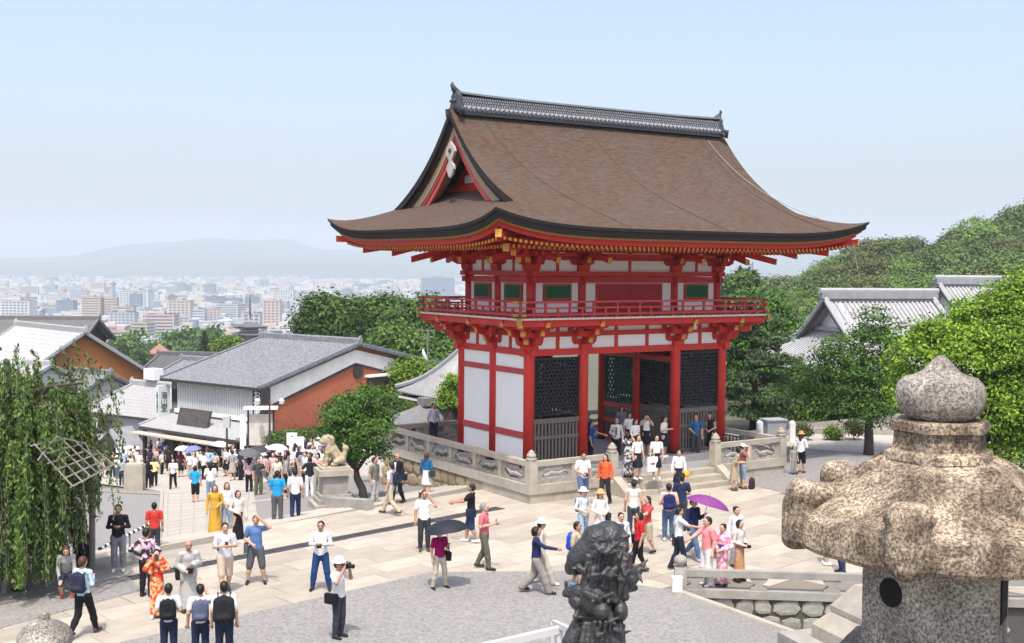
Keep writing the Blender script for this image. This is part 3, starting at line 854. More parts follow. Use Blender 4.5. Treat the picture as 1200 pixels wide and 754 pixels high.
# base course blocks below the coping on the plaza side and the left side
random.seed(11)
def course(axis, fixed, c0, c1, z0, z1, mt, wmin=.7, wmax=1.2, out=-1, nm='base_stone'):
    c = c0
    while c < c1 - .05:
        w = min(random.uniform(wmin, wmax), c1 - c)
        if c1 - (c + w) < .3: w = c1 - c
        pr = random.uniform(.0, .02)
        b = MB()
        a, e = c + .007, c + w - .007
        f0, f1 = fixed + out * (.06 + pr), fixed + .12 * (-out)
        if f0 > f1: f0, f1 = f1, f0
        if axis == 'x': b.b2(a, e, f0, f1, z0, z1)
        else: b.b2(f0, f1, a, e, z0, z1)
        b.build(nm, mt, terr); c += w
course('x', TB0 + .12, TA0 + .06, SX0 - .3, -.05, .335, GRANITE)
course('x', TB0 + .12, SX1 + .3, TA1 - .06, -.05, .335, GRANITE)
course('y', TA0 + .12, TB0 + .2, TB0 + 4.2, -.05, .335, GRANITE)
# rubble wall lower down on the street side: irregular blocks one by one
STONE_Y = mat('ochre rubble stone', (.40, .31, .19), (.27, .215, .145), 2, rough=.95, bump=.5, bscale=9, rnd=.22)
def rock(w, h, d, seed):
    r = random.Random(seed); n = 7; m = MB()
    pts = []
    for k in range(n):
        a = 2 * math.pi * (k + r.uniform(-.25, .25)) / n
        q = max(abs(math.cos(a)), abs(math.sin(a))); f = (1 / q) ** .55
        pts.append((math.cos(a) * w / 2 * f * r.uniform(.88, 1), math.sin(a) * h / 2 * f * r.uniform(.88, 1)))
    vs = [(x, 0, z) for x, z in pts] + [(x * .93, -d * .7, z * .93) for x, z in pts] + [(x * .6, -d, z * .6) for x, z in pts]
    fs = []
    for i in range(n):
        j = (i + 1) % n; fs += [(i, j, n + j, n + i), (n + i, n + j, 2 * n + j, 2 * n + i)]
    fs.append(tuple(range(2 * n, 3 * n))); m.add(vs, fs); return m
rockme = [rock(1, 1, .07, s).mesh('rubble_stone', STONE_Y) for s in range(6)]
c = TB0 + 3.4
for rowi in range(4):
    z = .06 - rowi * .5; c = TB0 + 3.2 + rowi * .15
    while c < TB1 - .2:
        w = random.uniform(.42, .8)
        o = link('rubble_stone', random.choice(rockme), terr, (TA0 + .12, c + w / 2, z), -math.pi / 2); o.scale = (w * 1.04, 1, .5 * random.uniform(1.0, 1.16)); c += w
# balustrade
PM = MB(); PM.b2(-.16, .16, -.16, .16, 0, .86)
PM2 = MB(); PM2.lathe([(.19, .86), (.19, .92), (.13, .93), (.15, .95), (.17, 1.02), (.15, 1.06), (.11, 1.08), (.12, 1.12), (.06, 1.17), (.0, 1.22)], 16)
post_me = PM.mesh('post', GRANITE); cap_me = PM2.mesh('post_cap', GRANITE, smooth=True)
def post(x, y, z=.66):
    o = link('post', post_me, terr, (x, y, z)); link('post_cap', cap_me, o)
CARVE = mat('carved granite', (.40, .375, .325), (.22, .205, .18), 5, rough=.92, bump=.5, bscale=18)
def balustrade(p0, p1, n):
    p0, p1 = Vector(p0), Vector(p1); d = (p1 - p0); L = d.length; d.normalize(); ang = math.atan2(d.y, d.x)
    def loc(m, nm, mt, x): return m.build(nm, mt, terr, (p0.x + d.x * x, p0.y + d.y * x, .66), ang)
    loc(MB().b2(.16, L - .16, -.11, .11, .62, .80), 'handrail', GRANITE, 0)
    w = (L - .32) / n
    for k in range(n):
        x = .16 + k * w
        pn = MB()
        # pierced panel: frame and a wave / cloud carving with an opening
        pn.b2(0, w, -.05, .05, 0, .10); pn.b2(0, .1, -.05, .05, .1, .62); pn.b2(w - .1, w, -.05, .05, .1, .62)
        N_ = 14
        lo = [(.1 + (w - .2) * i / N_, .1 + .20 * (1 - abs(math.sin(math.pi * (i / N_) * 1.0)) ** .6) + .05 * math.sin(i * 2.1 + k)) for i in range(N_ + 1)]
        pn.prism([(.1, .1)] + lo + [(w - .1, .1)], 'y', -.035, .035)
        for sx in (0, 1):
            xs = .1 if sx == 0 else w - .1; sg = 1 if sx == 0 else -1
            hi = [(xs, .62), (xs + sg * .34, .62), (xs + sg * .26, .5), (xs + sg * .30, .42), (xs + sg * .16, .36), (xs + sg * .12, .24), (xs, .2)]
            pn.prism(hi, 'y', -.034, .034)
        if k % 2 == 0:       # body of the carved animal crossing the opening
            pn.tube([(w * .22, 0, .26), (w * .4, 0, .34), (w * .62, 0, .30), (w * .78, 0, .40), (w * .84, 0, .34)], [.05, .085, .08, .06, .03], 7)
        else:
            pn.tube([(w * .2, 0, .40), (w * .38, 0, .24), (w * .6, 0, .27), (w * .8, 0, .2)], [.04, .09, .09, .05], 7)
        loc(pn, 'carved_panel', CARVE, x)
        if k: loc(MB().b2(-.09, .09, -.085, .085, 0, .62), 'baluster', GRANITE, x)
i_ = .17
cor = [(TA0 + i_, TB0 + i_), (SX0 - .2, TB0 + i_), (SX1 + .2, TB0 + i_), (TA1 - i_, TB0 + i_), (TA1 - i_, TB1 - i_), (TA0 + i_, TB1 - i_)]
for q in cor: post(*q)
balustrade(cor[0], cor[1], 2); balustrade(cor[2], cor[3], 2); balustrade(cor[5], cor[0], 6)
balustrade(cor[3], cor[4], 6); balustrade(cor[4], cor[5], 7)
# steps with side slabs
for k in range(3):
    for q in range(3):
        w = (SX1 - SX0) / 3
        MB().b2(SX0 + q * w + .004, SX0 + (q + 1) * w - .004, TB0 - .38 * (2 - k) - .06, TB0 + .34, .58 - .193 * (3 - k) + .002, .58 - .193 * (2 - k) - (.0 if k < 2 else .0) ).build('step', GRANITE, terr)
for s in (-1, 1):
    x = s * (SX1 + .2)
    MB().prism([(TB0 + .02, .66), (TB0 + .02, -.02), (TB0 - 1.0, -.02), (TB0 - 1.0, .10), (TB0 - .12, .66)], 'x', x - .17, x + .17).build('side_slab', GRANITE, terr)
# inner iron railings seen behind the balustrade
IR = flat('dark iron rail', (.03, .03, .032), .5)
m = MB()
for k in range(22): m.b2(TA1 - 1.5 + k * .0, TA1 - 1.46, -HD - 1.2 + k * .2, -HD - 1.17 + k * .2, BZ - .3, 1.45)
m.b2(TA1 - 1.51, TA1 - 1.45, -HD - 1.25, -HD + 3.2, 1.40, 1.45); m.build('iron_fence', IR, terr)
# ------------------------------------------------------------------ signed-distance modelling (bodies, statues)
def surface_nets(D, org, h):
    """vertices and quads of the zero level of grid D"""
    s = D < 0
    nx, ny, nz = D.shape
    corners = [(i, j, k) for i in (0, 1) for j in (0, 1) for k in (0, 1)]
    cnt = np.zeros((nx - 1, ny - 1, nz - 1), np.int8)
    for i, j, k in corners: cnt += s[i:nx - 1 + i, j:ny - 1 + j, k:nz - 1 + k]
    act = (cnt > 0) & (cnt < 8)
    idx = np.full(act.shape, -1, np.int64); ids = np.argwhere(act); idx[act] = np.arange(len(ids))
    acc = np.zeros((len(ids), 3)); num = np.zeros(len(ids))
    I, J, K = ids.T
    for a in range(8):
        for b in range(a + 1, 8):
            ca, cb = corners[a], corners[b]
            if sum(abs(ca[q] - cb[q]) for q in range(3)) != 1: continue
            da = D[I + ca[0], J + ca[1], K + ca[2]]; db = D[I + cb[0], J + cb[1], K + cb[2]]
            m = (da < 0) != (db < 0)
            t = np.where(m, da / np.where(m, da - db, 1), 0)
            for q in range(3): acc[:, q] += np.where(m, ca[q] + t * (cb[q] - ca[q]), 0)
            num += m
    V = (ids + acc / num[:, None]) * h + org
    F = []
    for ax in range(3):
        sl0 = [slice(1, -1)] * 3; sl1 = [slice(1, -1)] * 3
        sl0[ax] = slice(0, -1); sl1[ax] = slice(1, None)
        a, b = s[tuple(sl0)], s[tuple(sl1)]
        e = np.argwhere(a != b); off = np.array([1, 1, 1]); off[ax] = 0; e = e + off
        u, v = [q for q in range(3) if q != ax]
        def nb(du, dv):
            p = e.copy(); p[:, u] -= du; p[:, v] -= dv; return idx[p[:, 0], p[:, 1], p[:, 2]]
        q = np.stack([nb(1, 1), nb(0, 1), nb(0, 0), nb(1, 0)], 1)
        ins = s[e[:, 0], e[:, 1], e[:, 2]]
        flip = ins if ax != 1 else ~ins
        q[flip] = q[flip][:, ::-1]
        F.append(q)
    F = np.concatenate(F); F = F[(F >= 0).all(1)]
    return V, F
class SDF:
    """list of round cones / ellipsoids joined with a smooth union; each carries a material index"""
    def __init__(self, h=.02, k=.025): self.P = []; self.h = h; self.k = k; self.cuts = []
    def cone(self, p0, r0, p1, r1, mi=0, k=None, sq=(1, 1, 1)): self.P.append(('c', np.array(p0, float), r0, np.array(p1, float), r1, mi, self.k if k is None else k, np.array(sq, float))); return self
    def ell(self, c, r, mi=0, k=None): self.P.append(('e', np.array(c, float), np.array(r, float), None, None, mi, self.k if k is None else k, None)); return self
    def mesh(self, name, mats, noise=0.0, smooth=True, nscale=6.0, seed=0):
        lo = np.full(3, 1e9); hi = -lo; bb = []
        for t, a, b, c, d, mi, k, sq in self.P:
            if t == 'c':
                l = np.minimum(a - b / sq, c - d / sq); u = np.maximum(a + b / sq, c + d / sq)
            else: l, u = a - b, a + b
            bb.append((l, u)); lo = np.minimum(lo, l); hi = np.maximum(hi, u)
        h = self.h; lo = lo - 3 * h; n = np.ceil((hi - lo) / h).astype(int) + 4
        D = np.full(n, 9.0, np.float32); Mi = np.zeros(n, np.int8); Best = np.full(n, 9.0, np.float32)
        for (t, a, b, c, d, mi, k, sq), (l, u) in zip(self.P, bb):
            pad = 3 * h + k
            i0 = np.maximum(0, np.floor((l - pad - lo) / h).astype(int)); i1 = np.minimum(n, np.ceil((u + pad - lo) / h).astype(int) + 1)
            sl = tuple(slice(x, y) for x, y in zip(i0, i1))
            G = np.stack(np.meshgrid(*[lo[q] + h * np.arange(i0[q], i1[q]) for q in range(3)], indexing='ij'), -1)
            if t == 'c':
                A, C = a * sq, c * sq; Q = G * sq; ba = C - A; L2 = max(1e-9, float(ba @ ba))
                tt = np.clip(((Q - A) @ ba) / L2, 0, 1)
                dist = np.linalg.norm(Q - A - tt[..., None] * ba, axis=-1) - (b + (d - b) * tt)
                dist = dist / max(1.0, float(sq.max()))**.5
            else:
                q = (G - a) / b; kk = np.linalg.norm(q, axis=-1); k2 = np.linalg.norm(q / b, axis=-1) + 1e-9
                dist = kk * (kk - 1) / k2
            cur = D[sl]; dist = dist.astype(np.float32)
            bs = Best[sl]; w = dist < bs; Mi[sl][w] = mi; bs[w] = dist[w]
            if k > 0:
                hh = np.clip(.5 + .5 * (cur - dist) / k, 0, 1); D[sl] = cur + (dist - cur) * hh - k * hh * (1 - hh)
            else: D[sl] = np.minimum(cur, dist)
        for f in self.cuts:
            G = np.stack(np.meshgrid(*[lo[q] + h * np.arange(n[q]) for q in range(3)], indexing='ij'), -1)
            D = np.maximum(D, f(G).astype(np.float32))
        if noise:
            r = np.random.RandomState(seed); G = np.stack(np.meshgrid(*[lo[q] + h * np.arange(n[q]) for q in range(3)], indexing='ij'), -1)
            acc = 0
            for o in range(9):
                w = r.normal(size=3); w /= np.linalg.norm(w); fr = nscale * (1.0 + .55 * o)
                acc = acc + np.sin(G @ w * fr * 2 + r.uniform(0, 6) + 1.2 * np.sin(G @ r.normal(size=3) * fr * .8)) / (1 + .4 * o)
            D = D + (noise * acc / 2.5).astype(np.float32)
        V, F = surface_nets(D, lo, h)
        ci = np.clip(np.round((V - lo) / h).astype(int), 0, n - 1)
        vm = Mi[ci[:, 0], ci[:, 1], ci[:, 2]]
        rl = getattr(self, 'relab', None)
        if rl is not None: vm = np.where((vm == 1) & (np.abs(V[:, 0]) < .185) & (V[:, 2] < rl[0] - rl[1]), 2, vm)
        fm = np.sort(vm[F], axis=1)[:, 2]
        return npmesh(name, V, F, mats, fm, smooth)

# ------------------------------------------------------------------ stone lanterns in the foreground
def stone_mat(name, a, b, stain, speck):
    m = bpy.data.materials.new(name); m.use_nodes = True; t = m.node_tree; N = t.nodes; L = t.links; bs = N['Principled BSDF']; bs.inputs['Roughness'].default_value = .95; bs.inputs['Specular IOR Level'].default_value = .2
    tc = N.new('ShaderNodeTexCoord')
    def nz(sc, det, lo, hi, c0, c1, rough=.6):
        n = N.new('ShaderNodeTexNoise'); n.inputs['Scale'].default_value = sc; n.inputs['Detail'].default_value = det; n.inputs['Roughness'].default_value = rough; L.new(tc.outputs['Object'], n.inputs['Vector'])
        r = N.new('ShaderNodeValToRGB'); r.color_ramp.elements[0].position = lo; r.color_ramp.elements[1].position = hi; r.color_ramp.elements[0].color = (*c0, 1); r.color_ramp.elements[1].color = (*c1, 1); L.new(n.outputs['Fac'], r.inputs[0]); return r.outputs[0], n.outputs['Fac']
    def mul(x, y, f=1.0):
        k = N.new('ShaderNodeMix'); k.data_type = 'RGBA'; k.blend_type = 'MULTIPLY'; k.inputs[0].default_value = f; L.new(x, k.inputs[6]); L.new(y, k.inputs[7]); return k.outputs[2]
    base, _ = nz(3.0, 5, .38, .62, a, b); st, _ = nz(2.3, 9, .44, .58, stain, (1, 1, 1), .75); sp, h1 = nz(58, 4, .42, .57, speck, (1.25, 1.22, 1.16), .8); li, _ = nz(11, 8, .56, .66, (1, 1, 1), (1.35, 1.35, 1.3), .7)
    L.new(mul(mul(mul(base, st), sp), li), bs.inputs['Base Color'])
    n2 = N.new('ShaderNodeTexNoise'); n2.inputs['Scale'].default_value = 52; n2.inputs['Detail'].default_value = 6; n2.inputs['Roughness'].default_value = .75; L.new(tc.outputs['Object'], n2.inputs['Vector'])
    bp = N.new('ShaderNodeBump'); bp.inputs['Strength'].default_value = 1.0; bp.inputs['Distance'].default_value = .018; L.new(n2.outputs['Fac'], bp.inputs['Height']); L.new(bp.outputs[0], bs.inputs['Normal'])
    return m
LSTONE = stone_mat('lichened lantern stone', (.60, .50, .385), (.44, .365, .275), (.36, .34, .34), (.30, .29, .28))
LSTONE_G = stone_mat('grey lantern stone', (.56, .52, .47), (.42, .39, .35), (.6, .59, .59), (.36, .36, .36))
def jitter(m, amp, seed, cell=.12):
    r = random.Random(seed); ph = [(r.uniform(-1, 1) / cell * 3, r.uniform(-1, 1) / cell * 3, r.uniform(-1, 1) / cell * 3, r.uniform(0, 6)) for _ in range(7)]
    def n(p, o): return sum(math.sin(a * p[0] + b * p[1] + c * p[2] + d + o) for a, b, c, d in ph) / 7
    m.v = [(x + amp * n((x, y, z), 0), y + amp * n((x, y, z), 2), z + amp * n((x, y, z), 4)) for x, y, z in m.v]; return m
def hexr(a, R, rnd=.0):
    """radius of a hexagon (corners at multiples of 60 deg) in direction a"""
    b = (a % (math.pi / 3)) - math.pi / 6
    h = R * math.cos(math.pi / 6) / math.cos(b)
    return h * (1 - rnd) + R * .95 * rnd
def hexloft(prof, n=48, rnd=0.0):
    m = MB(); rows = []
    for R, z in prof:
        rows.append([(hexr(2 * math.pi * k / n, R, rnd) * math.cos(2 * math.pi * k / n), hexr(2 * math.pi * k / n, R, rnd) * math.sin(2 * math.pi * k / n), z) for k in range(n + 1)])
    m.grid(rows); m.add([(0, 0, prof[0][1])] + rows[0][:-1], [(0, i + 1, (i + 1) % n + 1) for i in range(n)]); m.add([(0, 0, prof[-1][1])] + rows[-1][:-1], [(0, (i + 1) % n + 1, i + 1) for i in range(n)])
    return m
def lantern(label, base, top, rz, seed, nub=False):
    """base, top: world z of foot and finial tip; modelled 3 m tall from the tip down"""
    t = thing('stone_lantern', label, 'stone lantern', base, rz, None)
    H = top - base[2]
    def part(m, nm, mt, j=.006): return jitter(m, j, seed).build(nm, mt, t, shift=(0, 0, H))
    fin = MB(); fin.lathe([(.0, .0), (.018, -.004), (.04, -.02), (.10, -.085), (.135, -.108), (.165, -.118), (.205, -.128), (.235, -.16), (.247, -.21), (.245, -.26), (.225, -.315), (.185, -.352), (.17, -.362), (.0, -.365)], 36)
    if nub: fin = MB().lathe([(.0, .0), (.03, -.006), (.05, -.03), (.052, -.055), (.045, -.075), (.075, -.09), (.14, -.115), (.2, -.155), (.24, -.215), (.25, -.28), (.225, -.34), (.17, -.362), (.0, -.365)], 36)
    part(fin, 'finial', LSTONE_G, .004 if nub else .006).data.polygons.foreach_set('use_smooth', [True] * len(fin.f))
    part(hexloft([(.24, -.362), (.285, -.372), (.292, -.42), (.262, -.43), (.268, -.53), (.31, -.545), (.318, -.59), (.25, -.592)], 48), 'finial_seat', LSTONE, .005)
    prof = [(.26, -.585), (.33, -.60), (.43, -.645), (.54, -.72), (.64, -.80), (.73, -.865), (.80, -.895), (.845, -.905), (.868, -.925), (.872, -1.075), (.855, -1.10), (.62, -1.085), (.30, -1.06)]
    roof = hexloft(prof, 96, .03)
    # lift the corners of the rim a little, with a soft ridge down each corner
    nv = []
    for x, y, z in roof.v:
        r = math.hypot(x, y); a = math.atan2(y, x); b = abs((a % (math.pi / 3)) - math.pi / 6) / (math.pi / 6)
        nv.append((x, y, z + .045 * (b ** 3) * min(1, r / .85) ** 2 + (.02 * max(0, b - .75) * 4 if r > .3 and z > -.95 else 0)))
    roof.v = nv
    ro = part(roof, 'roof', LSTONE, .007); ro.data.polygons.foreach_set('use_smooth', [p.normal.z > .35 for p in ro.data.polygons])
    for k in range(6):               # curled corner scrolls
        a = k * math.pi / 3; ca, sa = math.cos(a), math.sin(a)
        s = SDF(.014, .02)
        for q in (-.035, .035):
            s.cone((.785, q, -1.03), .083, (.775, q, -.80), .083).cone((.775, q, -.80), .083, (.60, q * .6, -.80), .06)
        for q in (-1, 1): s.cone((.775, q * .08, -.81), .045, (.775, q * .10, -.81), .032); s.cone((.775, q * .10, -.81), .018, (.775, q * .118, -.81), .014)
        s.cone((.82, 0, -1.05), .07, (.825, 0, -.86), .065)
        me = s.mesh('corner_scroll', LSTONE, .005, True, 9, seed + k)
        o = link('corner_scroll', me, t, (0, 0, H), a)
    fb = hexloft([(.40, -1.05), (.42, -1.09), (.42, -1.62), (.44, -1.64), (.44, -1.68)], 48); part(fb, 'fire_box', LSTONE_G, .004)
    for k in range(6):               # flat dark discs and slabs paint the shade of round and square openings
        a = k * math.pi / 3 + math.pi / 6; d = .42 * math.cos(math.pi / 6)
        m = MB()
        if k in (1, 4): continue
        if k in (0, 3):
            m.lathe([(.0, .006), (.082, .006), (.082, -.02)], 24)
        else: m.b2(-.15, .15, -.11, .11, -.01, .012)
        m.xf(Matrix.Rotation(a, 4, 'Z') @ Matrix.Translation((d - .002, 0, -1.32)) @ Matrix.Rotation(math.pi / 2, 4, 'Y'))
        m.build('window', flat('lantern opening shade', (.012, .011, .01), .9), t, shift=(0, 0, H))
    part(hexloft([(.46, -1.68), (.60, -1.72), (.62, -1.84), (.50, -1.95), (.34, -2.02)], 48), 'platform', LSTONE_G)
    sh = MB(); zb = -(H - .35)
    sh.lathe([(.21, -2.0), (.2, -2.2), (.23, -2.3), (.23, -2.36), (.2, -2.42), (.22, zb)], 24); part(sh, 'shaft', LSTONE_G)
    part(hexloft([(.3, zb + .05), (.5, zb - .02), (.62, zb - .12), (.64, -H)], 48), 'foot', LSTONE_G)
    return t
lp = at(1103, 417, 6.8)
lantern('large weathered stone lantern with curled hexagonal roof corners, grey and tan lichen', (lp.x, lp.y, 4.25), lp.z, 0.0, 3)
lp = at(52, 716, 10.8)
lantern('stone lantern with only its rounded grey finial showing above the frame edge', (lp.x, lp.y, 1.9), lp.z, .3, 9, True)

# ------------------------------------------------------------------ black bronze guardian statue
sp_ = at(704, 754, 10.2)
st = thing('bronze_statue', 'black bronze statue of a robed figure with a beast mask and clawed hand', 'statue', (sp_.x, sp_.y, 4.25), 0)
zb_ = sp_.z - 4.25            # local height of the frame's lower edge
k = 10.2 / 1400               # metres per pixel at this depth
def L(px, py, dy=0.0): return ((px - 704) * k, dy, zb_ + (754 - py) * k)
s = SDF(.0095, .012)
s.cone(L(700, 800), .25, L(702, 745), .215); s.cone(L(702, 745), .2, L(703, 700), .19); s.cone(L(703, 700), .2, L(706, 668), .175)
s.cone(L(708, 668), .20, L(706, 640), .19); s.cone(L(706, 640), .2, L(712, 628), .15)
# hunched shoulders and mane leaning over to the left
s.cone(L(722, 634), .10, L(698, 628, -.06), .13); s.cone(L(698, 628, -.06), .12, L(676, 650, -.05), .10); s.cone(L(676, 650), .09, L(668, 664), .06)
s.cone(L(690, 622), .06, L(712, 620), .08); s.ell(L(726, 628, -.04), (.065, .08, .09)); s.ell(L(729, 636, -.1), (.045, .06, .05))
s.cone(L(718, 618), .03, L(728, 613), .02); s.cone(L(700, 616), .03, L(706, 611), .02)
s.cone(L(680, 652, -.12), .03, L(700, 640, -.2), .035); s.cone(L(700, 640, -.2), .035, L(716, 632, -.2), .03)
s.cone(L(672, 668, -.05), .025, L(664, 658, -.05), .018); s.cone(L(684, 660, -.12), .022, L(668, 660, -.14), .014)
# sleeves and robe folds
for i in range(7): s.cone(L(686 + i * 6, 646 + (i % 3) * 3, -.17), .025, L(682 + i * 8, 690 + (i % 2) * 10, -.2), .035)
s.cone(L(716, 668, -.1), .10, L(736, 672, -.12), .07); s.cone(L(736, 672, -.12), .065, L(748, 662, -.1), .035)
for i, (x, y) in enumerate(((757, 650), (752, 655), (757, 660), (748, 668), (750, 674))): s.cone(L(742 + (i % 2) * 3, 662, -.1), .022, L(x, y, -.1 - .02 * i), .009)
s.cone(L(722, 652, -.12), .07, L(738, 664, -.12), .05); s.cone(L(730, 682, -.1), .07, L(742, 684, -.08), .03)
# beast mask on the belly, with brow, muzzle, fangs
s.ell(L(694, 694, -.17), (.13, .12, .15)); s.ell(L(702, 704, -.25), (.08, .10, .09)); s.cone(L(676, 686, -.15), .06, L(662, 690, -.1), .04); s.cone(L(664, 692, -.08), .03, L(661, 678, -.08), .012)
s.cone(L(684, 684, -.27), .03, L(698, 690, -.30), .03); s.cone(L(706, 688, -.27), .03, L(718, 694, -.24), .028)
s.ell(L(724, 708, -.17), (.07, .10, .10)); s.ell(L(674, 698, -.12), (.07, .1, .08))
for x in (694, 700, 706, 712): s.cone(L(x, 716, -.31), .02, L(x - 1, 727, -.31), .007)
s.cone(L(676, 730, -.1), .07, L(668, 748, -.12), .08); s.cone(L(668, 748, -.12), .07, L(662, 775, -.1), .09)
for i in range(9): s.cone(L(684 + i * 5, 722, -.2), .025, L(680 + i * 6, 742 + (i % 3) * 5, -.24), .03)
rs = random.Random(8)
for i in range(16):      # curling locks, cloud scrolls and scales over the mane, sleeves and base
    yy = rs.choice([620, 628, 640, 655, 672, 690, 708, 726, 744]); half = {620: 26, 628: 34, 640: 36, 655: 38, 672: 36, 690: 34, 708: 32, 726: 31, 744: 32}[yy]
    xx = 702 + rs.uniform(-1, 1) * half; e = abs(xx - 702) / half; dy = -.27 * math.sqrt(max(0, 1 - e * e)) - .02; an = rs.uniform(-2.6, -.4) if xx < 702 else rs.uniform(-2.7, .0)
    s.cone(L(xx, yy, dy), .03, L(xx + 9 * math.cos(an), yy - 7 * math.sin(an), dy - .03), .018); s.cone(L(xx + 9 * math.cos(an), yy - 7 * math.sin(an), dy - .03), .018, L(xx + 11 * math.cos(an + 1.2), yy - 9 * math.sin(an + 1.2), dy - .02), .009)
for i in range(11):      # long drapery folds sweeping down from the shoulder
    x0 = 686 + i * 4.5; dy = -.20 - .05 * math.sin(i * .9); s.cone(L(x0 + 6, 640, dy * .8), .016, L(x0, 668, dy), .02); s.cone(L(x0, 668, dy), .02, L(x0 - 5 + (i % 3) * 3, 690, dy + .02), .014)
for q in (-1, 1):        # eyes and brows of the mask, face of the figure
    s.ell(L(700 + q * 9, 692, -.31), (.022, .02, .018)); s.cone(L(700 + q * 4, 686, -.32), .016, L(700 + q * 17, 682, -.27), .01)
    s.ell(L(727 + q * 3, 632, -.145), (.01, .01, .008))
s.ell(L(728, 640, -.15), (.018, .03, .018)); s.cone(L(722, 624, -.1), .02, L(734, 622, -.1), .02)
me = s.mesh('figure', BRONZE, .004, True, 26, 4); link('figure', me, st)
b = MB(); b.lathe([(.5, 0), (.5, .12), (.38, .16), (.36, .3)], 24); b.build('pedestal', BRONZE, st)

# white handrails on the steps
hr = thing('handrail', 'pale metal handrail on the steps below the bronze statue', 'handrail', (0, 0, 0))
RAILM = flat('pale grey painted steel', (.55, .55, .56), .45)
Yh = 12.2
a, b_, c_, d_ = at(560, 760, Yh), at(656, 738, Yh + .35), at(649, 730, Yh + .6), at(672, 741, Yh - .1)
MB().bar(a, b_, .06, .075).build('rail', RAILM, hr); MB().bar(c_, d_, .05, .06).build('rail', RAILM, hr)
zst = lambda y: 4.25 - .17 * math.floor((y - 10.62) / .3 + 1)
for q in (b_, c_, a, d_): MB().bar((q.x, q.y, q.z), (q.x, q.y, max(-.4, zst(q.y)) - .02), .06, .06, up=(0, 1, 0)).build('post', RAILM, hr)

# ------------------------------------------------------------------ stone fence on a rubble retaining wall at the right
fl = (F2 - F1); flen = fl.length; fang = math.atan2(fl.y, fl.x)
fence = thing('stone_fence', 'low grey stone fence with vase-shaped supports along the plaza edge', 'fence', (F1.x, F1.y, 0), fang)
MB().b2(.13, flen, -.10, .10, .36, .53).build('handrail', GRANITE_G, fence)
MB().b2(.13, flen, -.14, .14, -.16, .04).build('bottom_rail', GRANITE_G, fence)
pf = MB(); pf.b2(-.15, .15, -.15, .15, -.35, .58); po = pf.build('post', GRANITE_G, fence)
MB().lathe([(.10, .58), (.07, .60), (.07, .63), (.15, .68), (.17, .75), (.14, .83), (.06, .88), (0, .89)], 18).build('post_ball', GRANITE_G, po, smooth=True)
vs = [(-.22, 0), (.22, 0), (.2, .06), (.1, .12), (.09, .17), (.2, .25), (.22, .32), (-.22, .32), (-.2, .25), (-.09, .17), (-.1, .12), (-.2, .06)]
for x in (.35, 1.95, 3.75, 5.6, 7.4): MB().prism([(x + a, .04 + b) for a, b in vs], 'y', -.08, .08).build('support', GRANITE_G, fence)
rw = thing('retaining_wall', 'fitted grey rubble retaining wall below the low stone fence', 'wall', (F1.x, F1.y, 0), fang)
MB().prism([(.1, -.18), (flen, -.18), (flen, -3.4), (.1, -.3)], 'y', -.02, .12).build('core', mat('wall mortar', (.10, .095, .085), (.07, .065, .06), 4, rough=.95), rw)
STONE_G = mat('grey-green rubble stone', (.33, .325, .275), (.2, .2, .17), 5, rough=.95, bump=.6, bscale=16, rnd=.22)
rr_ = random.Random(21); rme = [rock(1, 1, .07, 40 + s).mesh('wall_stone', STONE_G) for s in range(6)]
x = .35; 
for row in range(6):
    z = -.38 - row * .42; x = .2 + row * 1.1
    while x < 7.5:
        w = rr_.uniform(.4, .72)
        o = link('wall_stone', rr_.choice(rme), rw, (x + w / 2, -.02, z + rr_.uniform(-.03, .03))); o.scale = (w * 1.05, 1, .42 * rr_.uniform(1.0, 1.16)); o.rotation_euler = (0, rr_.uniform(-.12, .12), 0); x += w
m = MB(); m.bar((.0, -.35, -.02), (8, -.35, -2.66), .3, .16); m.build('kerb', GRANITE, rw)
bx = thing('ground_lamp', 'small white box lamp standing against the end post of the stone fence', 'lamp', (F1.x - .12, F1.y - .28, .03), 0)
MB().b2(-.12, .12, -.09, .09, 0, .34).build('housing', WHITEP, bx); MB().b2(-.13, .13, -.1, .1, .34, .37).build('lid', WHITEP, bx)
pd = at(1003, 690, 24.0)
ped = thing('stone_pedestal', 'stepped stone pedestal with sloping tiers at the end of the stone fence', 'pedestal', (pd.x + .55, pd.y, -2.0), .35)
def tier(r0, r1, z0, z1, mt): MB().add([(-r0, -r0, z0), (r0, -r0, z0), (r0, r0, z0), (-r0, r0, z0), (-r1, -r1, z1), (r1, -r1, z1), (r1, r1, z1), (-r1, r1, z1)], [(0, 1, 2, 3), (4, 5, 6, 7), (0, 1, 5, 4), (1, 2, 6, 5), (2, 3, 7, 6), (3, 0, 4, 7)]) 
for r0, r1, z0, z1 in ((1.5, 1.5, .0, 2.45), (1.0, 1.0, 2.45, 2.72), (1.0, .72, 2.72, 3.05), (.74, .74, 3.05, 3.16), (.74, .40, 3.16, 3.65)):
    mm = MB(); mm.add([(-r0, -r0, z0), (r0, -r0, z0), (r0, r0, z0), (-r0, r0, z0), (-r1, -r1, z1), (r1, -r1, z1), (r1, r1, z1), (-r1, r1, z1)], [(0, 3, 2, 1), (4, 5, 6, 7), (0, 1, 5, 4), (1, 2, 6, 5), (2, 3, 7, 6), (3, 0, 4, 7)]); mm.build('tier', GRANITE if z0 > 2.4 else GRANITE_G, ped)

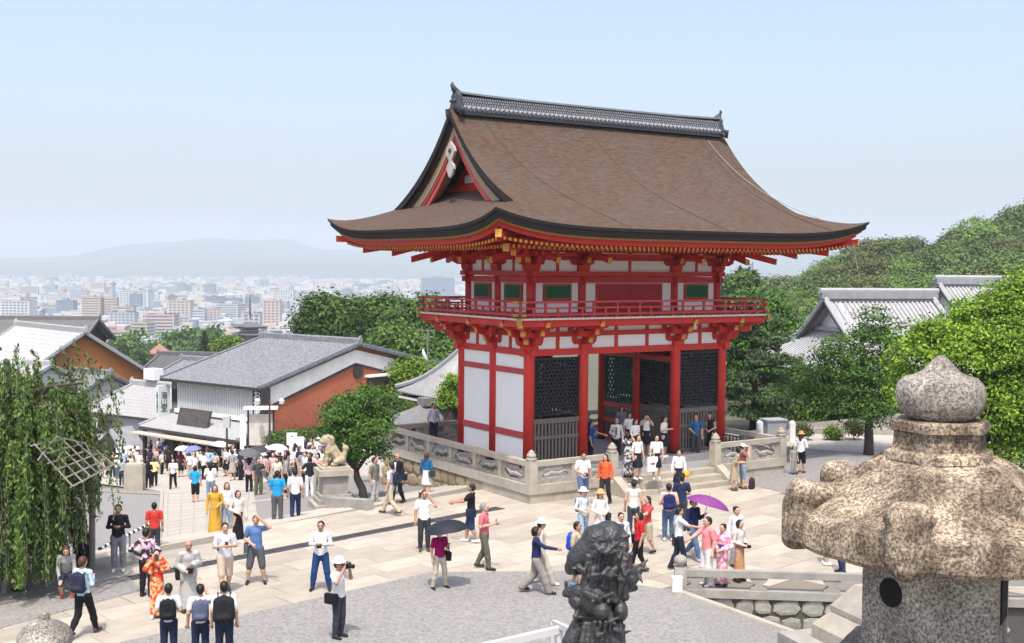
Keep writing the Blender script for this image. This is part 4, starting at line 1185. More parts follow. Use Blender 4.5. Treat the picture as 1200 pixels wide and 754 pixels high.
# ------------------------------------------------------------------ guardian lion on its pedestal, left of the terrace
lb = hit(378, 597); lb.z = low_z(lb.x, lb.y)
lb = hit(388, 598)
lion = thing('guardian_lion', 'seated tan stone guardian lion on a tall stepped pedestal under the maple', 'statue', (lb.x, lb.y + .6, lb.z), .55)
LST = mat('tan carved stone', (.46, .38, .26), (.27, .22, .15), 5, rough=.95, bump=.5, bscale=25)
for r, z0, z1, mt in ((.95, 0, .22, GRANITE), (.78, .22, .42, GRANITE_G), (.68, .42, .6, GRANITE_G), (.55, .6, 1.45, GRANITE_G), (.74, 1.45, 1.7, GRANITE), (.62, 1.7, 1.82, GRANITE)):
    MB().b2(-r, r, -r * .85, r * .85, z0 - (.5 if z0 == 0 else 0), z1).build('pedestal_tier', mt, lion)
s = SDF(.025, .05); z = 1.82
s.cone((.22, 0, z + .3), .26, (-.1, 0, z + .75), .24).cone((-.1, 0, z + .75), .24, (-.22, 0, z + 1.0), .17)
for q in (-1, 1):
    s.cone((-.3, q * .16, z + .75), .11, (-.36, q * .17, z + .08), .085).cone((-.36, q * .17, z + .07), .09, (-.48, q * .17, z + .06), .08)
    s.cone((.28, q * .24, z + .3), .19, (.05, q * .27, z + .22), .13).cone((.05, q * .27, z + .12), .10, (-.1, q * .27, z + .07), .09)
    s.cone((-.22, q * .16, z + 1.33), .06, (-.17, q * .22, z + 1.25), .04)
s.ell((-.33, 0, z + 1.15), (.22, .2, .22)).ell((-.52, 0, z + 1.1), (.12, .14, .11)).ell((-.12, 0, z + 1.1), (.17, .25, .26))
s.cone((.45, 0, z + .3), .09, (.52, 0, z + .75), .13).cone((.52, 0, z + .75), .1, (.42, 0, z + .95), .03)
link('lion', s.mesh('lion', LST, .02, True, 9, 2), lion)
lion.rotation_euler.z = .35; lion.scale = (.82, .82, .80)
# ------------------------------------------------------------------ tiled houses
PLG = mat('grey plaster', (.52, .53, .53), (.42, .43, .43), 2, rough=.9)
ORANGE = mat('ochre-brown earth wall', (.40, .165, .055), (.33, .13, .045), .6, rough=.95, bump=.05)
BRICKRED = mat('russet plaster wall', (.40, .125, .07), (.34, .10, .055), .8, rough=.95, bump=.05)
TILE_L = mat('pale sunlit roof tile', (.37, .37, .375), (.29, .29, .295), 2.5, rough=.55, bump=.15, bscale=10)
TILE_M = mat('mottled grey roof tile', (.25, .26, .275), (.12, .13, .145), 5, rough=.5, bump=.25, bscale=12, sharp=.3)
TIMBER = mat('black timber', (.05, .048, .045), (.03, .03, .03), 4, rough=.8)
def house(name, label, P, ang, Lr, S, zg, ze, zr, walls, tiles, ov=.6, gov=.5, rib=.3, gable=None, hip=False, asym=.5, group=None):
    """local x along the ridge (0..Lr), y across the span (0..S); P = world corner, z relative to zg"""
    t = thing(name, label, 'house', (P[0], P[1], zg), ang, group)
    he, hr = ze - zg, zr - zg; ym = S * asym
    MB().b2(0, Lr, 0, S, -3, he - .02).build('wall', walls, t)
    if not hip:
        for x0, x1 in ((0, .2), (Lr - .2, Lr)):
            m = MB(); m.prism([(0, he - .02), (S, he - .02), (ym, hr - .1)], 'x', x0, x1); m.build('gable_wall', gable or walls, t)
    sl0, sl1 = (hr - he) / ym, (hr - he) / (S - ym)
    def slope(y0, y1, z0, z1, nm):
        m = MB(); x0, x1 = -gov, Lr + gov
        m.add([(x0, y0, z0), (x1, y0, z0), (x1, y1, z1), (x0, y1, z1), (x0, y0, z0 - .16), (x1, y0, z0 - .16), (x1, y1, z1 - .16), (x0, y1, z1 - .16)],
              [(0, 1, 2, 3), (7, 6, 5, 4), (0, 4, 5, 1), (1, 5, 6, 2), (2, 6, 7, 3), (3, 7, 4, 0)])
        r = m.build('roof_slope', tiles, t)
        n = int((x1 - x0) / rib); rb = MB()
        for k in range(n + 1):
            x = x0 + .04 + (x1 - x0 - .08) * k / n; w = .075
            rb.add([(x - w, y0, z0 + .002), (x, y0, z0 + .07), (x + w, y0, z0 + .002), (x - w, y1, z1 + .002), (x, y1, z1 + .07), (x + w, y1, z1 + .002)], [(0, 1, 4, 3), (1, 2, 5, 4), (0, 2, 1)])
        tag(rb.build('tile_rows', tiles, r, fix=False), kind='stuff')
        # tile courses as shallow steps
        L_ = math.hypot(y1 - y0, z1 - z0); nc = int(L_ / .55); cs = MB()
        for k in range(1, nc):
            f = k / nc; y, z = y0 + (y1 - y0) * f, z0 + (z1 - z0) * f
            cs.box(((x0 + x1) / 2, y, z + .012), (x1 - x0, .05, .035))
        tag(cs.build('tile_courses', tiles, r, fix=False), kind='stuff')
        e = MB(); e.bar((x0, y0, z0 - .10), (x1, y0, z0 - .10), .1, .2); e.build('eave_edge', TIMBER, r)
        for x in (x0 + .1, x1 - .1):
            q = MB(); q.bar((x, y0, z0 + .09), (x, y1, z1 + .09), .24, .16); q.build('verge_tiles', tiles, r)
            q = MB(); q.bar((x, y0, z0 - .16), (x, y1, z1 - .16), .12, .22); q.build('bargeboard', TIMBER, r)
    slope(-ov, ym, he - ov * sl0 + .12, hr + .12, 'front'); slope(S + ov, ym, he - ov * sl1 + .12, hr + .12, 'back')
    r = MB(); r.b2(-gov, Lr + gov, ym - .16, ym + .16, hr + .05, hr + .42); rd_ = r.build('ridge', tiles, t)
    c = MB(); c.tube([(-gov - .05, ym, hr + .45), (Lr + gov + .05, ym, hr + .45)], .15, 8); c.build('ridge_cap', tiles, rd_)
    for x in (-gov - .06, Lr + gov + .06):
        c = MB(); c.lathe([(0, -.3), (.26, -.25), (.28, .1), (.16, .35), (0, .45)], 8, (x, ym, hr + .35), sx=.4); c.build('ridge_end', tiles, rd_)
    return t
def text(s, size, mt, name='lettering', vertical=False, ext=.01):
    cu = bpy.data.curves.new(name, 'FONT'); cu.body = '\n'.join(s) if vertical else s; cu.size = size; cu.align_x = 'CENTER'; cu.align_y = 'CENTER'; cu.extrude = ext; cu.space_line = .8
    o = bpy.data.objects.new('tmp', cu); COL.objects.link(o)
    dg = bpy.context.evaluated_depsgraph_get(); me = bpy.data.meshes.new_from_object(o.evaluated_get(dg)); bpy.data.objects.remove(o); me.materials.clear(); me.materials.append(mt); me.name = name
    return me

# russet shop: facade looks towards the street, gable wall towards the gate
C0 = at(307, 455, 85.0); zg = low_z(C0.x, C0.y) - .4
dirf = (at(200, 445, 91.5) - C0); dirf.z = 0; angf = math.atan2(dirf.y, dirf.x)          # along the facade, away from the camera
# house local x along ridge: use the reversed direction so the span goes to the back
Pf = C0 + dirf.normalized() * 10.4
shop = house('pottery_shop', 'large shop with mottled grey tiled roof, russet gable wall and white slatted upper front', (Pf.x, Pf.y), angf + math.pi, 10.4, 20.5, zg, C0.z + .15, 1.95, BRICKRED, TILE_M, ov=.7, gov=.55, gable=BRICKRED, asym=.45)
SL_ = 10.4; he = C0.z + .15 - zg
# local: facade plane y=0, x from 0 (far) to 12 (near corner)
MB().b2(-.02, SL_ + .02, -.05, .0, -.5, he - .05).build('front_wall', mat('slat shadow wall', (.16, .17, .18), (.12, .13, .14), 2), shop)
sl = MB()
for k in range(44): x = .9 + (SL_ - 1.4) * k / 43; sl.b2(x - .055, x + .055, -.16, -.06, he - 2.35, he - .25)
tag(sl.build('white_slats', mat('white-grey slats', (.6, .62, .62), (.5, .52, .52), 3, rough=.8), shop), kind='stuff')
MB().b2(.5, SL_ - .2, -.2, -.05, he - 2.65, he - 2.35).build('sill_board', WHITEP, shop)
MB().b2(.1, .8, -.14, -.06, he - 1.9, he - .9).build('upper_window', BLACKPAINT, shop)
# white bands under the gable verge and lower wall trim (gable face x = SL_)
gx = SL_ + .02
ym = 20.5 * .45; hr = 1.95 - zg
for ya, yb, za, zb in ((.2, ym, he - .25, hr - .35), (20.3, ym, he - .25, hr - .35)):
    m = MB(); m.add([(gx, ya, za), (gx, yb, zb), (gx, yb, zb - 1.05), (gx, ya, za - 1.35), (gx + .06, ya, za), (gx + .06, yb, zb), (gx + .06, yb, zb - 1.05), (gx + .06, ya, za - 1.35)], [(0, 1, 2, 3), (7, 6, 5, 4), (0, 4, 5, 1), (1, 5, 6, 2), (2, 6, 7, 3), (3, 7, 4, 0)])
    m.build('gable_band', mat('stained white plaster', (.88, .87, .85), (.68, .68, .66), 1.0, rough=.9, sharp=.3), shop)
    m = MB(); m.bar((gx + .05, ya, za - 1.40), (gx + .05, yb, zb - 1.10), .14, .16); m.build('band_trim', TIMBER, shop)
MB().b2(gx, gx + .1, 0, 20.5, he - 5.4, he - 4.85).build('lattice_course', mat('grey stone course', (.30, .31, .33), (.2, .21, .22), 8, rough=.8), shop)
MB().b2(gx, gx + .16, 0, 20.5, -3, he - 5.4).build('stone_footing', mat('tan footing', (.42, .36, .27), (.34, .29, .22), 1.2, rough=.9), shop)
MB().b2(gx, gx + .07, 10.6, 19.0, he - 2.6, he - .1).build('shutter', mat('brown shutter', (.09, .065, .055), (.06, .045, .04), 2, rough=.6), shop)
sh_l = MB()
for k in range(4): sh_l.b2(gx + .07, gx + .10, 10.7 + 2.1 * k, 12.55 + 2.1 * k, he - 2.5, he - .25)
tag(sh_l.build('shutter_panels', mat('brown shutter', (.09, .065, .055)), shop), kind='stuff')
MB().b2(gx, gx + .5, 10.3, 19.3, he - .08, he + .1).build('shutter_hood', WHITEP, shop)
m = MB(); m.tube([(gx, 0, 0), (gx + .12, 0, 0)], .5, 16); m.xf(Matrix.Translation((0, ym + .3, hr - 2.1))); m.build('vent', TIMBER, shop)
m = MB(); m.tube([(gx + .12, 8.2, he - 5.0), (gx + .12, 8.2, he - 1.2), (gx + .3, 8.0, he - .9), (gx + .3, 8.3, he - .9)], .07, 8); m.build('pipe', TIMBER, shop)
m = MB(); m.tube([(gx + .2, 19.5, he - 4.5), (gx + .2, 19.5, he + .6)], .16, 8); m.build('drain_pipe', mat('grey pipe', (.4, .4, .4)), shop)
MB().b2(gx, gx + .3, .5, 1.2, he - 4.6, he - 3.8).build('meter_box', WHITEP, shop)
# lower roof over the shop front
def shed(t, x0, x1, y0, y1, z0, z1, tiles, nm='lower_roof', rib=.3):
    m = MB(); m.add([(x0, y0, z0), (x1, y0, z0), (x1, y1, z1), (x0, y1, z1), (x0, y0, z0 - .2), (x1, y0, z0 - .2), (x1, y1, z1 - .2), (x0, y1, z1 - .2)], [(0, 1, 2, 3), (7, 6, 5, 4), (0, 4, 5, 1), (1, 5, 6, 2), (2, 6, 7, 3), (3, 7, 4, 0)])
    r = m.build(nm, tiles, t); rb = MB(); n = int((x1 - x0) / rib)
    for k in range(n + 1):
        x = x0 + .1 + (x1 - x0 - .2) * k / n; w = .075
        rb.add([(x - w, y0, z0 + .002), (x, y0, z0 + .07), (x + w, y0, z0 + .002), (x - w, y1, z1 + .002), (x, y1, z1 + .07), (x + w, y1, z1 + .002)], [(0, 1, 4, 3), (1, 2, 5, 4), (0, 2, 1)])
    tag(rb.build('tile_rows', tiles, r, fix=False), kind='stuff')
    MB().bar((x0, y0, z0 - .13), (x1, y0, z0 - .13), .1, .22).build('eave_edge', TIMBER, r)
    for x in (x0, x1): MB().bar((x, y0, z0 + .06), (x, y1, z1 + .06), .22, .2).build('verge_tiles', tiles, r)
    return r
shed(shop, -.4, SL_ + .5, -2.7, 0, he - 3.55, he - 2.8, TILE_L)
MB().b2(-.4, SL_ + .2, -3.6, -2.6, he - 4.0, he - 3.9).build('awning', mat('tan awning', (.5, .43, .36), (.42, .36, .3), 3, rough=.8), shop)
MB().b2(.2, SL_ - .2, -.9, -.8, -3, he - 3.6).build('shop_front_shade', BLACKPAINT, shop)  # black slab paints the shade of the open shop front
for x in (0, 3.5, 7, SL_): MB().b2(x - .12, x + .12, -2.6, -2.36, -3, he - 3.6).build('shop_post', TIMBER, shop)
sgn = MB(); sgn.b2(-1.75, 1.75, -.12, .12, -.75, .75); so = sgn.build('carved_signboard', mat('carved dark wood', (.09, .082, .078), (.05, .046, .045), 3, rough=.8, bump=.6, bscale=9), shop, (4.6, -1.5, he - 2.75)); so.rotation_euler = (-.25, 0, 0)
so2 = link('lettering', text('朝日堂', .95, flat('dull gilt', (.10, .09, .08), .6)), so, (0, -.13, -.05)); so2.rotation_euler = (math.pi / 2, 0, 0)
for q in (-1, 1): MB().lathe([(0, -.1), (.22, -.1), (.22, .1), (0, .1)], 10).xf(Matrix.Rotation(math.pi / 2, 4, 'X')).build('sign_foot', TIMBER, so, (q * 1.3, 0, -.85))
# hanging upright signs at both ends of the front
vs_ = MB().b2(-.12, .12, -1.05, 0, -2.9, -.3).build('upright_sign', mat('pale sign board', (.62, .67, .66), (.55, .6, .6), 2), shop, (-.1, -.25, he - .3))
tx = link('lettering', text('海山堂', .62, flat('sign ink', (.02, .03, .03)), vertical=True), vs_, (.13, -.52, -1.6)); tx.rotation_euler = (math.pi / 2, 0, math.pi / 2)
tx = link('lettering', text('海山堂', .62, flat('sign ink', (.02, .03, .03)), vertical=True), vs_, (-.0, -1.06, -1.6)); tx.rotation_euler = (math.pi / 2, 0, 0); tx.scale = (.3, 1, 1)
bs = MB().b2(-.55, .55, -.1, .1, -3.2, -.1).build('upright_sign', flat('black sign board', (.02, .022, .028), .6), shop, (SL_ + .05, -.35, he - .05))
tx = link('lettering', text('お食事処', .82, WHITEP, vertical=True), bs, (-.05, -.115, -1.65)); tx.rotation_euler = (math.pi / 2, 0, 0)
MB().b2(SL_ + .55, SL_ + .68, -.6, .2, -1, he - .1).build('corner_post', TIMBER, shop)

# notice board beside the shop, lamp posts, hedge
nb_ = hit(292, 540); nb_ = at(292, 528, 80)
nz = low_z(nb_.x, nb_.y)
nbd = thing('notice_board', 'roofed white notice board standing at the corner of the russet shop', 'notice board', (nb_.x, nb_.y, nz), .15)
MB().b2(-.12, .0, -.08, .08, -.3, 4.0).build('post', TIMBER, nbd); MB().b2(1.55, 1.68, -.08, .08, -.3, 4.0).build('post', TIMBER, nbd)
MB().b2(.0, 1.55, -.05, .05, 1.5, 3.6).build('board', mat('weathered notice', (.62, .58, .53), (.45, .42, .38), 3, rough=.8), nbd)
m = MB(); m.b2(-.35, 1.9, -.5, .5, 3.95, 4.1); m.build('roof', WHITEP, nbd)
MB().b2(-.6, -.2, -.06, .06, .8, 3.6).build('banner', WHITEP, nbd)
def lamp_post(label, px, py, Y, ztop_px, double, dark=True):
    p = at(px, py, Y); z0 = low_z(p.x, p.y); zt = at(px, ztop_px, Y).z
    t = thing('street_lamp', label, 'street lamp', (p.x, p.y, z0), 0); h = zt - z0
    mt = flat('brown lamp steel', (.06, .045, .04), .5)
    MB().tube([(0, 0, -.2), (0, 0, h - .4)], [.09, .06], 8).build('pole', mt, t)
    if double:
        MB().bar((-.75, 0, h - .75), (.75, 0, h - .75), .07, .07).build('arm', mt, t)
        for q in (-1, 1): MB().lathe([(0, -.18), (.16, -.14), (.2, .08), (.1, .2), (0, .22)], 10, (q * .8, 0, h - .5)).build('lamp_head', flat('lamp glass', (.55, .55, .52), .3), t)
    else:
        MB().b2(-.22, .22, -.22, .22, h - .75, h).build('lamp_head', flat('lamp glass grey', (.42, .44, .44), .3), t)
    return t
lamp_post('slim street lamp with boxy grey lantern head before the shop front', 266, 545, 77, 488, False)
lamp_post('brown twin-headed street lamp before the russet wall', 316, 520, 79, 462, True)
hd0, hd1 = at(318, 520, 82), at(408, 500, 97)
HEDGE = [mat('hedge leaf', (.06, .12, .03), (.03, .07, .02), 3, rough=.7, trans=.2), mat('hedge leaf tan', (.2, .14, .05), (.12, .1, .04), 3, rough=.7)]

# ------------------------------------------------------------------ other roofs in the town
def simple_house(name, label, px, py, Y, ang, Lr, S, ze_px, zr_px, walls, tiles, **kw):
    p = at(px, py, Y); ze, zr = at(px, ze_px, Y).z, at(px, zr_px, Y).z
    return house(name, label, (p.x, p.y), ang, Lr, S, low_z(p.x, p.y) - 1.5, ze, zr, walls, tiles, **kw)
# ochre gable house: the gable faces the camera's right
a = at(168, 428, 112); b = at(20, 452, 104)                    # eave ends of the visible gable
ap = at(90, 391, 108)
dv = (a - b); dv.z = 0; S = dv.length; ang = math.atan2(dv.y, dv.x) - math.pi / 2    # span along +y local = from b to a
zav = (a.z + b.z) / 2
hx = Vector((math.cos(ang), math.sin(ang), 0)); Lr = 15.0
P = b - hx * Lr
house('earth_wall_house', 'big house with plain ochre-brown gable wall and pale sunlit tiled roof', (P.x, P.y), ang, Lr, S, low_z(b.x, b.y) - 2, zav, ap.z, ORANGE, TILE_L, gov=.7, gable=ORANGE, asym=.5, ov=1.2)
# pale tiled shop beside the russet shop
a, b = at(106, 477, 98), at(189, 489.5, 93.2)
dv = (b - a); dv.z = 0; Lr = dv.length; ang = math.atan2(dv.y, dv.x)
ws = house('souvenir_shop', 'low souvenir shop with plain pale tiled roof and carved sign', (a.x, a.y), ang, Lr, 9.0, low_z(a.x, a.y) - 1.5, (a.z + b.z) / 2, at(150, 455, 100).z, PLG, TILE_L, ov=.8, gov=.3)
hz_ = (a.z + b.z) / 2 - (low_z(a.x, a.y) - 1.5)
shed(ws, -.2, Lr * .72, -2.6, -.1, hz_ - 2.2, hz_ - 1.4, TILE)
MB().b2(0, Lr * .72, -3.0, -2.5, hz_ - 2.75, hz_ - 2.65).build('awning', mat('salmon awning', (.5, .24, .15), (.42, .2, .13), 3, rough=.8), ws)
MB().b2(.2, Lr - .2, -2.0, -1.9, -2, hz_ - 2.3).build('shop_front_shade', BLACKPAINT, ws)  # black slab painted as the dark shade inside the open front
sg2 = MB().b2(-1.35, 1.35, -.1, .1, -.55, .55).build('carved_signboard', mat('carved grey sign', (.05, .052, .055), (.035, .036, .04), 3, rough=.8), ws, (1.9, -1.2, hz_ - .95)); sg2.rotation_euler = (-.2, 0, 0)
tx = link('lettering', text('七味', 1.0, flat('silvered letters', (.5, .5, .5))), sg2, (0, -.11, 0)); tx.rotation_euler = (math.pi / 2, 0, 0)
g_ = MB(); g_.prism([(-1.5, 0), (1.5, 0), (0, 1.5)], 'y', -.9, 1.2); g_.xf(Matrix.Translation((Lr - 2.1, -2.4, hz_ - 2.6))); po_ = g_.build('porch_gable', TIMBER, ws)
m = MB()
for q in (-1, 1): m.bar((Lr - 2.1 + q * 1.7, -2.4, hz_ - 2.7), (Lr - 2.1, -2.4, hz_ - .95), 2.3, .12, up=(0, 1, 0)) if False else m.add([(Lr - 2.1, -3.4, hz_ - .98), (Lr - 2.1 + q * 1.75, -3.4, hz_ - 2.7), (Lr - 2.1 + q * 1.75, -1.1, hz_ - 2.7), (Lr - 2.1, -1.1, hz_ - .98), (Lr - 2.1, -3.4, hz_ - .8), (Lr - 2.1 + q * 1.75, -3.4, hz_ - 2.5), (Lr - 2.1 + q * 1.75, -1.1, hz_ - 2.5), (Lr - 2.1, -1.1, hz_ - .8)], [(0, 1, 2, 3), (4, 5, 6, 7), (0, 1, 5, 4), (1, 2, 6, 5), (2, 3, 7, 6), (3, 0, 4, 7)])
m.build('porch_roof', TILE, ws)
MB().b2(Lr - .9, Lr + .4, -3.6, -2.4, hz_ - 2.5, hz_ - 2.1).build('white_canopy', WHITEP, ws)
MB().b2(Lr * .2, Lr * .35, 4.0, 5.0, hz_ + 2.2, hz_ + 3.1).build('roof_unit', WHITEP, ws)
# others
simple_house('timber_framed_house', 'small half-timbered house with mottled tiles under the ochre gable', 55, 455, 104, math.radians(-30), 4.2, 6, 458, 441, PLG, TILE_M, gov=.4)
simple_house('small_gate_house', 'little white-gabled roof with round ridge end beside the ochre gable', 14, 448, 100, math.radians(-22), 2.4, 3.4, 440, 431, PLG, TILE_L, gov=.3)
simple_house('mottled_roof_house', 'house with mottled grey roof just behind the pale souvenir shop', 175, 447, 112, math.radians(-32), 12, 9, 447, 427, PLG, TILE_M)
simple_house('dark_roof_house', 'long house with dark slate roof beyond the ochre gable', 170, 437, 130, math.radians(-8), 15, 9, 436, 421, TIMBER, mat('dark slate', (.13, .13, .135), (.09, .09, .095), 2, rough=.7))
simple_house('big_dark_hall', 'two-tiered dark hall roof at the edge beyond the ochre house', -60, 400, 135, math.radians(2), 14, 12, 402, 378, TIMBER, mat('dark hall tile', (.17, .165, .165), (.12, .12, .12), 2, rough=.7), gov=1)
# square tower-like house with red roof
q = at(187, 424, 330)
tw = thing('red_roof_villa', 'cream villa with a small red hipped roof and tall windows', 'house', (q.x, q.y, q.z - 6), .2)
CREAM = mat('cream wall', (.5, .46, .38), (.42, .39, .32), 1)
MB().b2(-2.6, 2.6, -2.6, 2.6, -8, 8.4).build('wall', CREAM, tw); MB().b2(-13, -2.6, -2, 4, -8, 3.6).build('wing', CREAM, tw); MB().b2(-13.3, -2.6, -2.4, 4.3, 3.6, 4.6).build('wing_roof', mat('brown roof', (.2, .13, .1), (.15, .1, .08), 1), tw)
MB().add([(-3.2, -3.2, 8.4), (3.2, -3.2, 8.4), (3.2, 3.2, 8.4), (-3.2, 3.2, 8.4), (0, 0, 11)], [(0, 1, 4), (1, 2, 4), (2, 3, 4), (3, 0, 4), (3, 2, 1, 0)])
m = MB(); m.add([(-3.2, -3.2, 8.4), (3.2, -3.2, 8.4), (3.2, 3.2, 8.4), (-3.2, 3.2, 8.4), (0, 0, 11)], [(0, 1, 4), (1, 2, 4), (2, 3, 4), (3, 0, 4), (3, 2, 1, 0)]); m.build('roof', mat('red roof', (.33, .16, .13), (.25, .12, .1), 1), tw)
for x in (-1.2, 0, 1.2): MB().b2(x - .42, x + .42, -2.68, -2.6, 3.4, 6.8).build('window', BLACKPAINT, tw)
for x in (-11, -8.5, -6): MB().b2(x - .7, x + .7, -2.08, -2.0, .2, 2.6).build('window', BLACKPAINT, tw)

# small tiled hall just left of the gate (hipped), and the wash-basin roof in front of it
p = at(533, 472, 58); zg = low_z(p.x, p.y)
hall = thing('bell_hall', 'small grey-tiled hall with hipped roof and white rafter ends left of the gate', 'hall', (p.x, p.y, zg), TH)
ze, zr = at(500, 467, 60).z - zg - .35, at(528, 408, 61.7).z - zg
MB().b2(1.0, 6.5, 1.0, 5.2, -2, ze).build('wall', DARKWOOD, hall)
ex0, ex1, ey0, ey1 = 0, 7.6, 0, 6.2; rx0, rx1, ry = 2.4, 5.2, 3.1
tl = MB(); E_ = [(ex0, ey0, ze + .35), (ex1, ey0, ze + .35), (ex1, ey1, ze + .35), (ex0, ey1, ze + .35)]; R_ = [(rx0, ry, zr), (rx1, ry, zr)]
def curve_face(m, a, b, c, d, n=10, sag=.35):
    rows = []
    for k in range(n + 1):
        f = k / n; s_ = -sag * math.sin(math.pi * f)
        A = Vector(a).lerp(Vector(d), f); B = Vector(b).lerp(Vector(c), f); rows.append([tuple(A.lerp(B, j / 16) + Vector((0, 0, s_ + .04 * (1 - f) * (abs(j / 8 - 1) ** 4)))) for j in range(17)])
    m.grid(rows)
    # ribs down the slope
    for j in range(0, 23):
        u = j / 22; pts = []
        for k in range(n + 1):
            f = k / n; A = Vector(a).lerp(Vector(b), u); T = Vector(d).lerp(Vector(c), u)
            pts.append(A.lerp(T, f) + Vector((0, 0, -sag * math.sin(math.pi * f) + .04 * (1 - f) * (abs(u * 2 - 1) ** 4) + .03)))
        yield pts
hr_ = MB(); rb = MB()
for a, b, c, d in ((E_[0], E_[1], R_[1], R_[0]), (E_[1], E_[2], R_[1], R_[1]), (E_[2], E_[3], R_[0], R_[1]), (E_[3], E_[0], R_[0], R_[0])):
    for pts in curve_face(hr_, a, b, c, d): rb.tube(pts, .06, 5, cap=False)
ro_ = hr_.build('roof', mat('dark tile trough', (.13, .135, .14), (.09, .095, .1), 3), hall, fix=False); tag(rb.build('tile_rows', TILE_L, ro_, fix=False), kind='stuff')
MB().b2(rx0 - .2, rx1 + .2, ry - .2, ry + .2, zr - .1, zr + .4).build('ridge', TILE, ro_)
for a, d in ((E_[0], R_[0]), (E_[1], R_[1]), (E_[2], R_[1]), (E_[3], R_[0])):
    pts = [Vector(a).lerp(Vector(d), k / 8) + Vector((0, 0, -.35 * math.sin(math.pi * k / 8) + .16 + .12 * (1 - k / 8) ** 4)) for k in range(9)]; MB().tube(pts, .13, 6).build('hip_ridge', TILE, ro_)
m = MB(); m.b2(ex0 + .15, ex1 - .15, ey0 + .15, ey1 - .15, ze + .02, ze + .16); m.build('eave_board', TIMBER, ro_)
m = MB()
for k in range(38): x = ex0 + .25 + (ex1 - ex0 - .5) * k / 37; m.box((x, ey0 + .1, ze + .1), (.12, .06, .12))
for k in range(34): y = ey0 + .25 + (ey1 - ey0 - .5) * k / 33; m.box((ex0 + .1, y, ze + .1), (.06, .12, .12))
tag(m.build('rafter_ends', WHITEP, ro_), kind='stuff')
p = at(500, 494, 60); zg2 = low_z(p.x, p.y)
wb = thing('basin_shelter', 'low open shelter with flat grey hipped roof beside the terrace', 'shelter', (p.x, p.y, zg2), TH)
h_ = at(500, 494, 60).z - zg2
m = MB(); m.add([(-1.9, -1.5, h_), (1.9, -1.5, h_), (1.9, 1.5, h_), (-1.9, 1.5, h_), (-.4, 0, h_ + .85), (.4, 0, h_ + .85)], [(0, 1, 5, 4), (1, 2, 5), (2, 3, 4, 5), (3, 0, 4), (3, 2, 1, 0)]); m.build('roof', mat('grey board roof', (.2, .2, .2), (.15, .15, .15), 3), wb)
for x in (-1.3, 1.3):
    for y in (-1, 1): MB().b2(x - .08, x + .08, y - .08, y + .08, -1, h_).build('post', DARKWOOD, wb)
MB().b2(-.35, .35, -.35, .35, h_ + .8, h_ + 1.2).build('roof_cap', mat('grey board roof', (.2, .2, .2)), wb)
# aerial pole with dish
p = at(501, 430, 90); zz = low_z(p.x, p.y)
ap_ = thing('aerial_mast', 'thin aerial mast with white dish among the trees left of the gate', 'aerial', (p.x, p.y, zz), 0); h_ = at(501, 386, 90).z - zz
MB().tube([(0, 0, 0), (0, 0, h_)], .06, 6).build('mast', METAL, ap_)
MB().bar((-.9, 0, h_ - .1), (.5, 0, h_ - .1), .04, .04).build('aerial_bar', METAL, ap_); MB().bar((-.6, 0, h_ - .6), (.4, 0, h_ - .6), .04, .04).build('aerial_bar', METAL, ap_)
MB().lathe([(0, 0), (.3, .05), (.5, .2), (.48, .22), (.28, .08), (0, .03)], 14).xf(Matrix.Rotation(1.2, 4, 'Y')).build('dish', WHITEP, ap_, (-.35, -.1, h_ - 2.0), smooth=True)

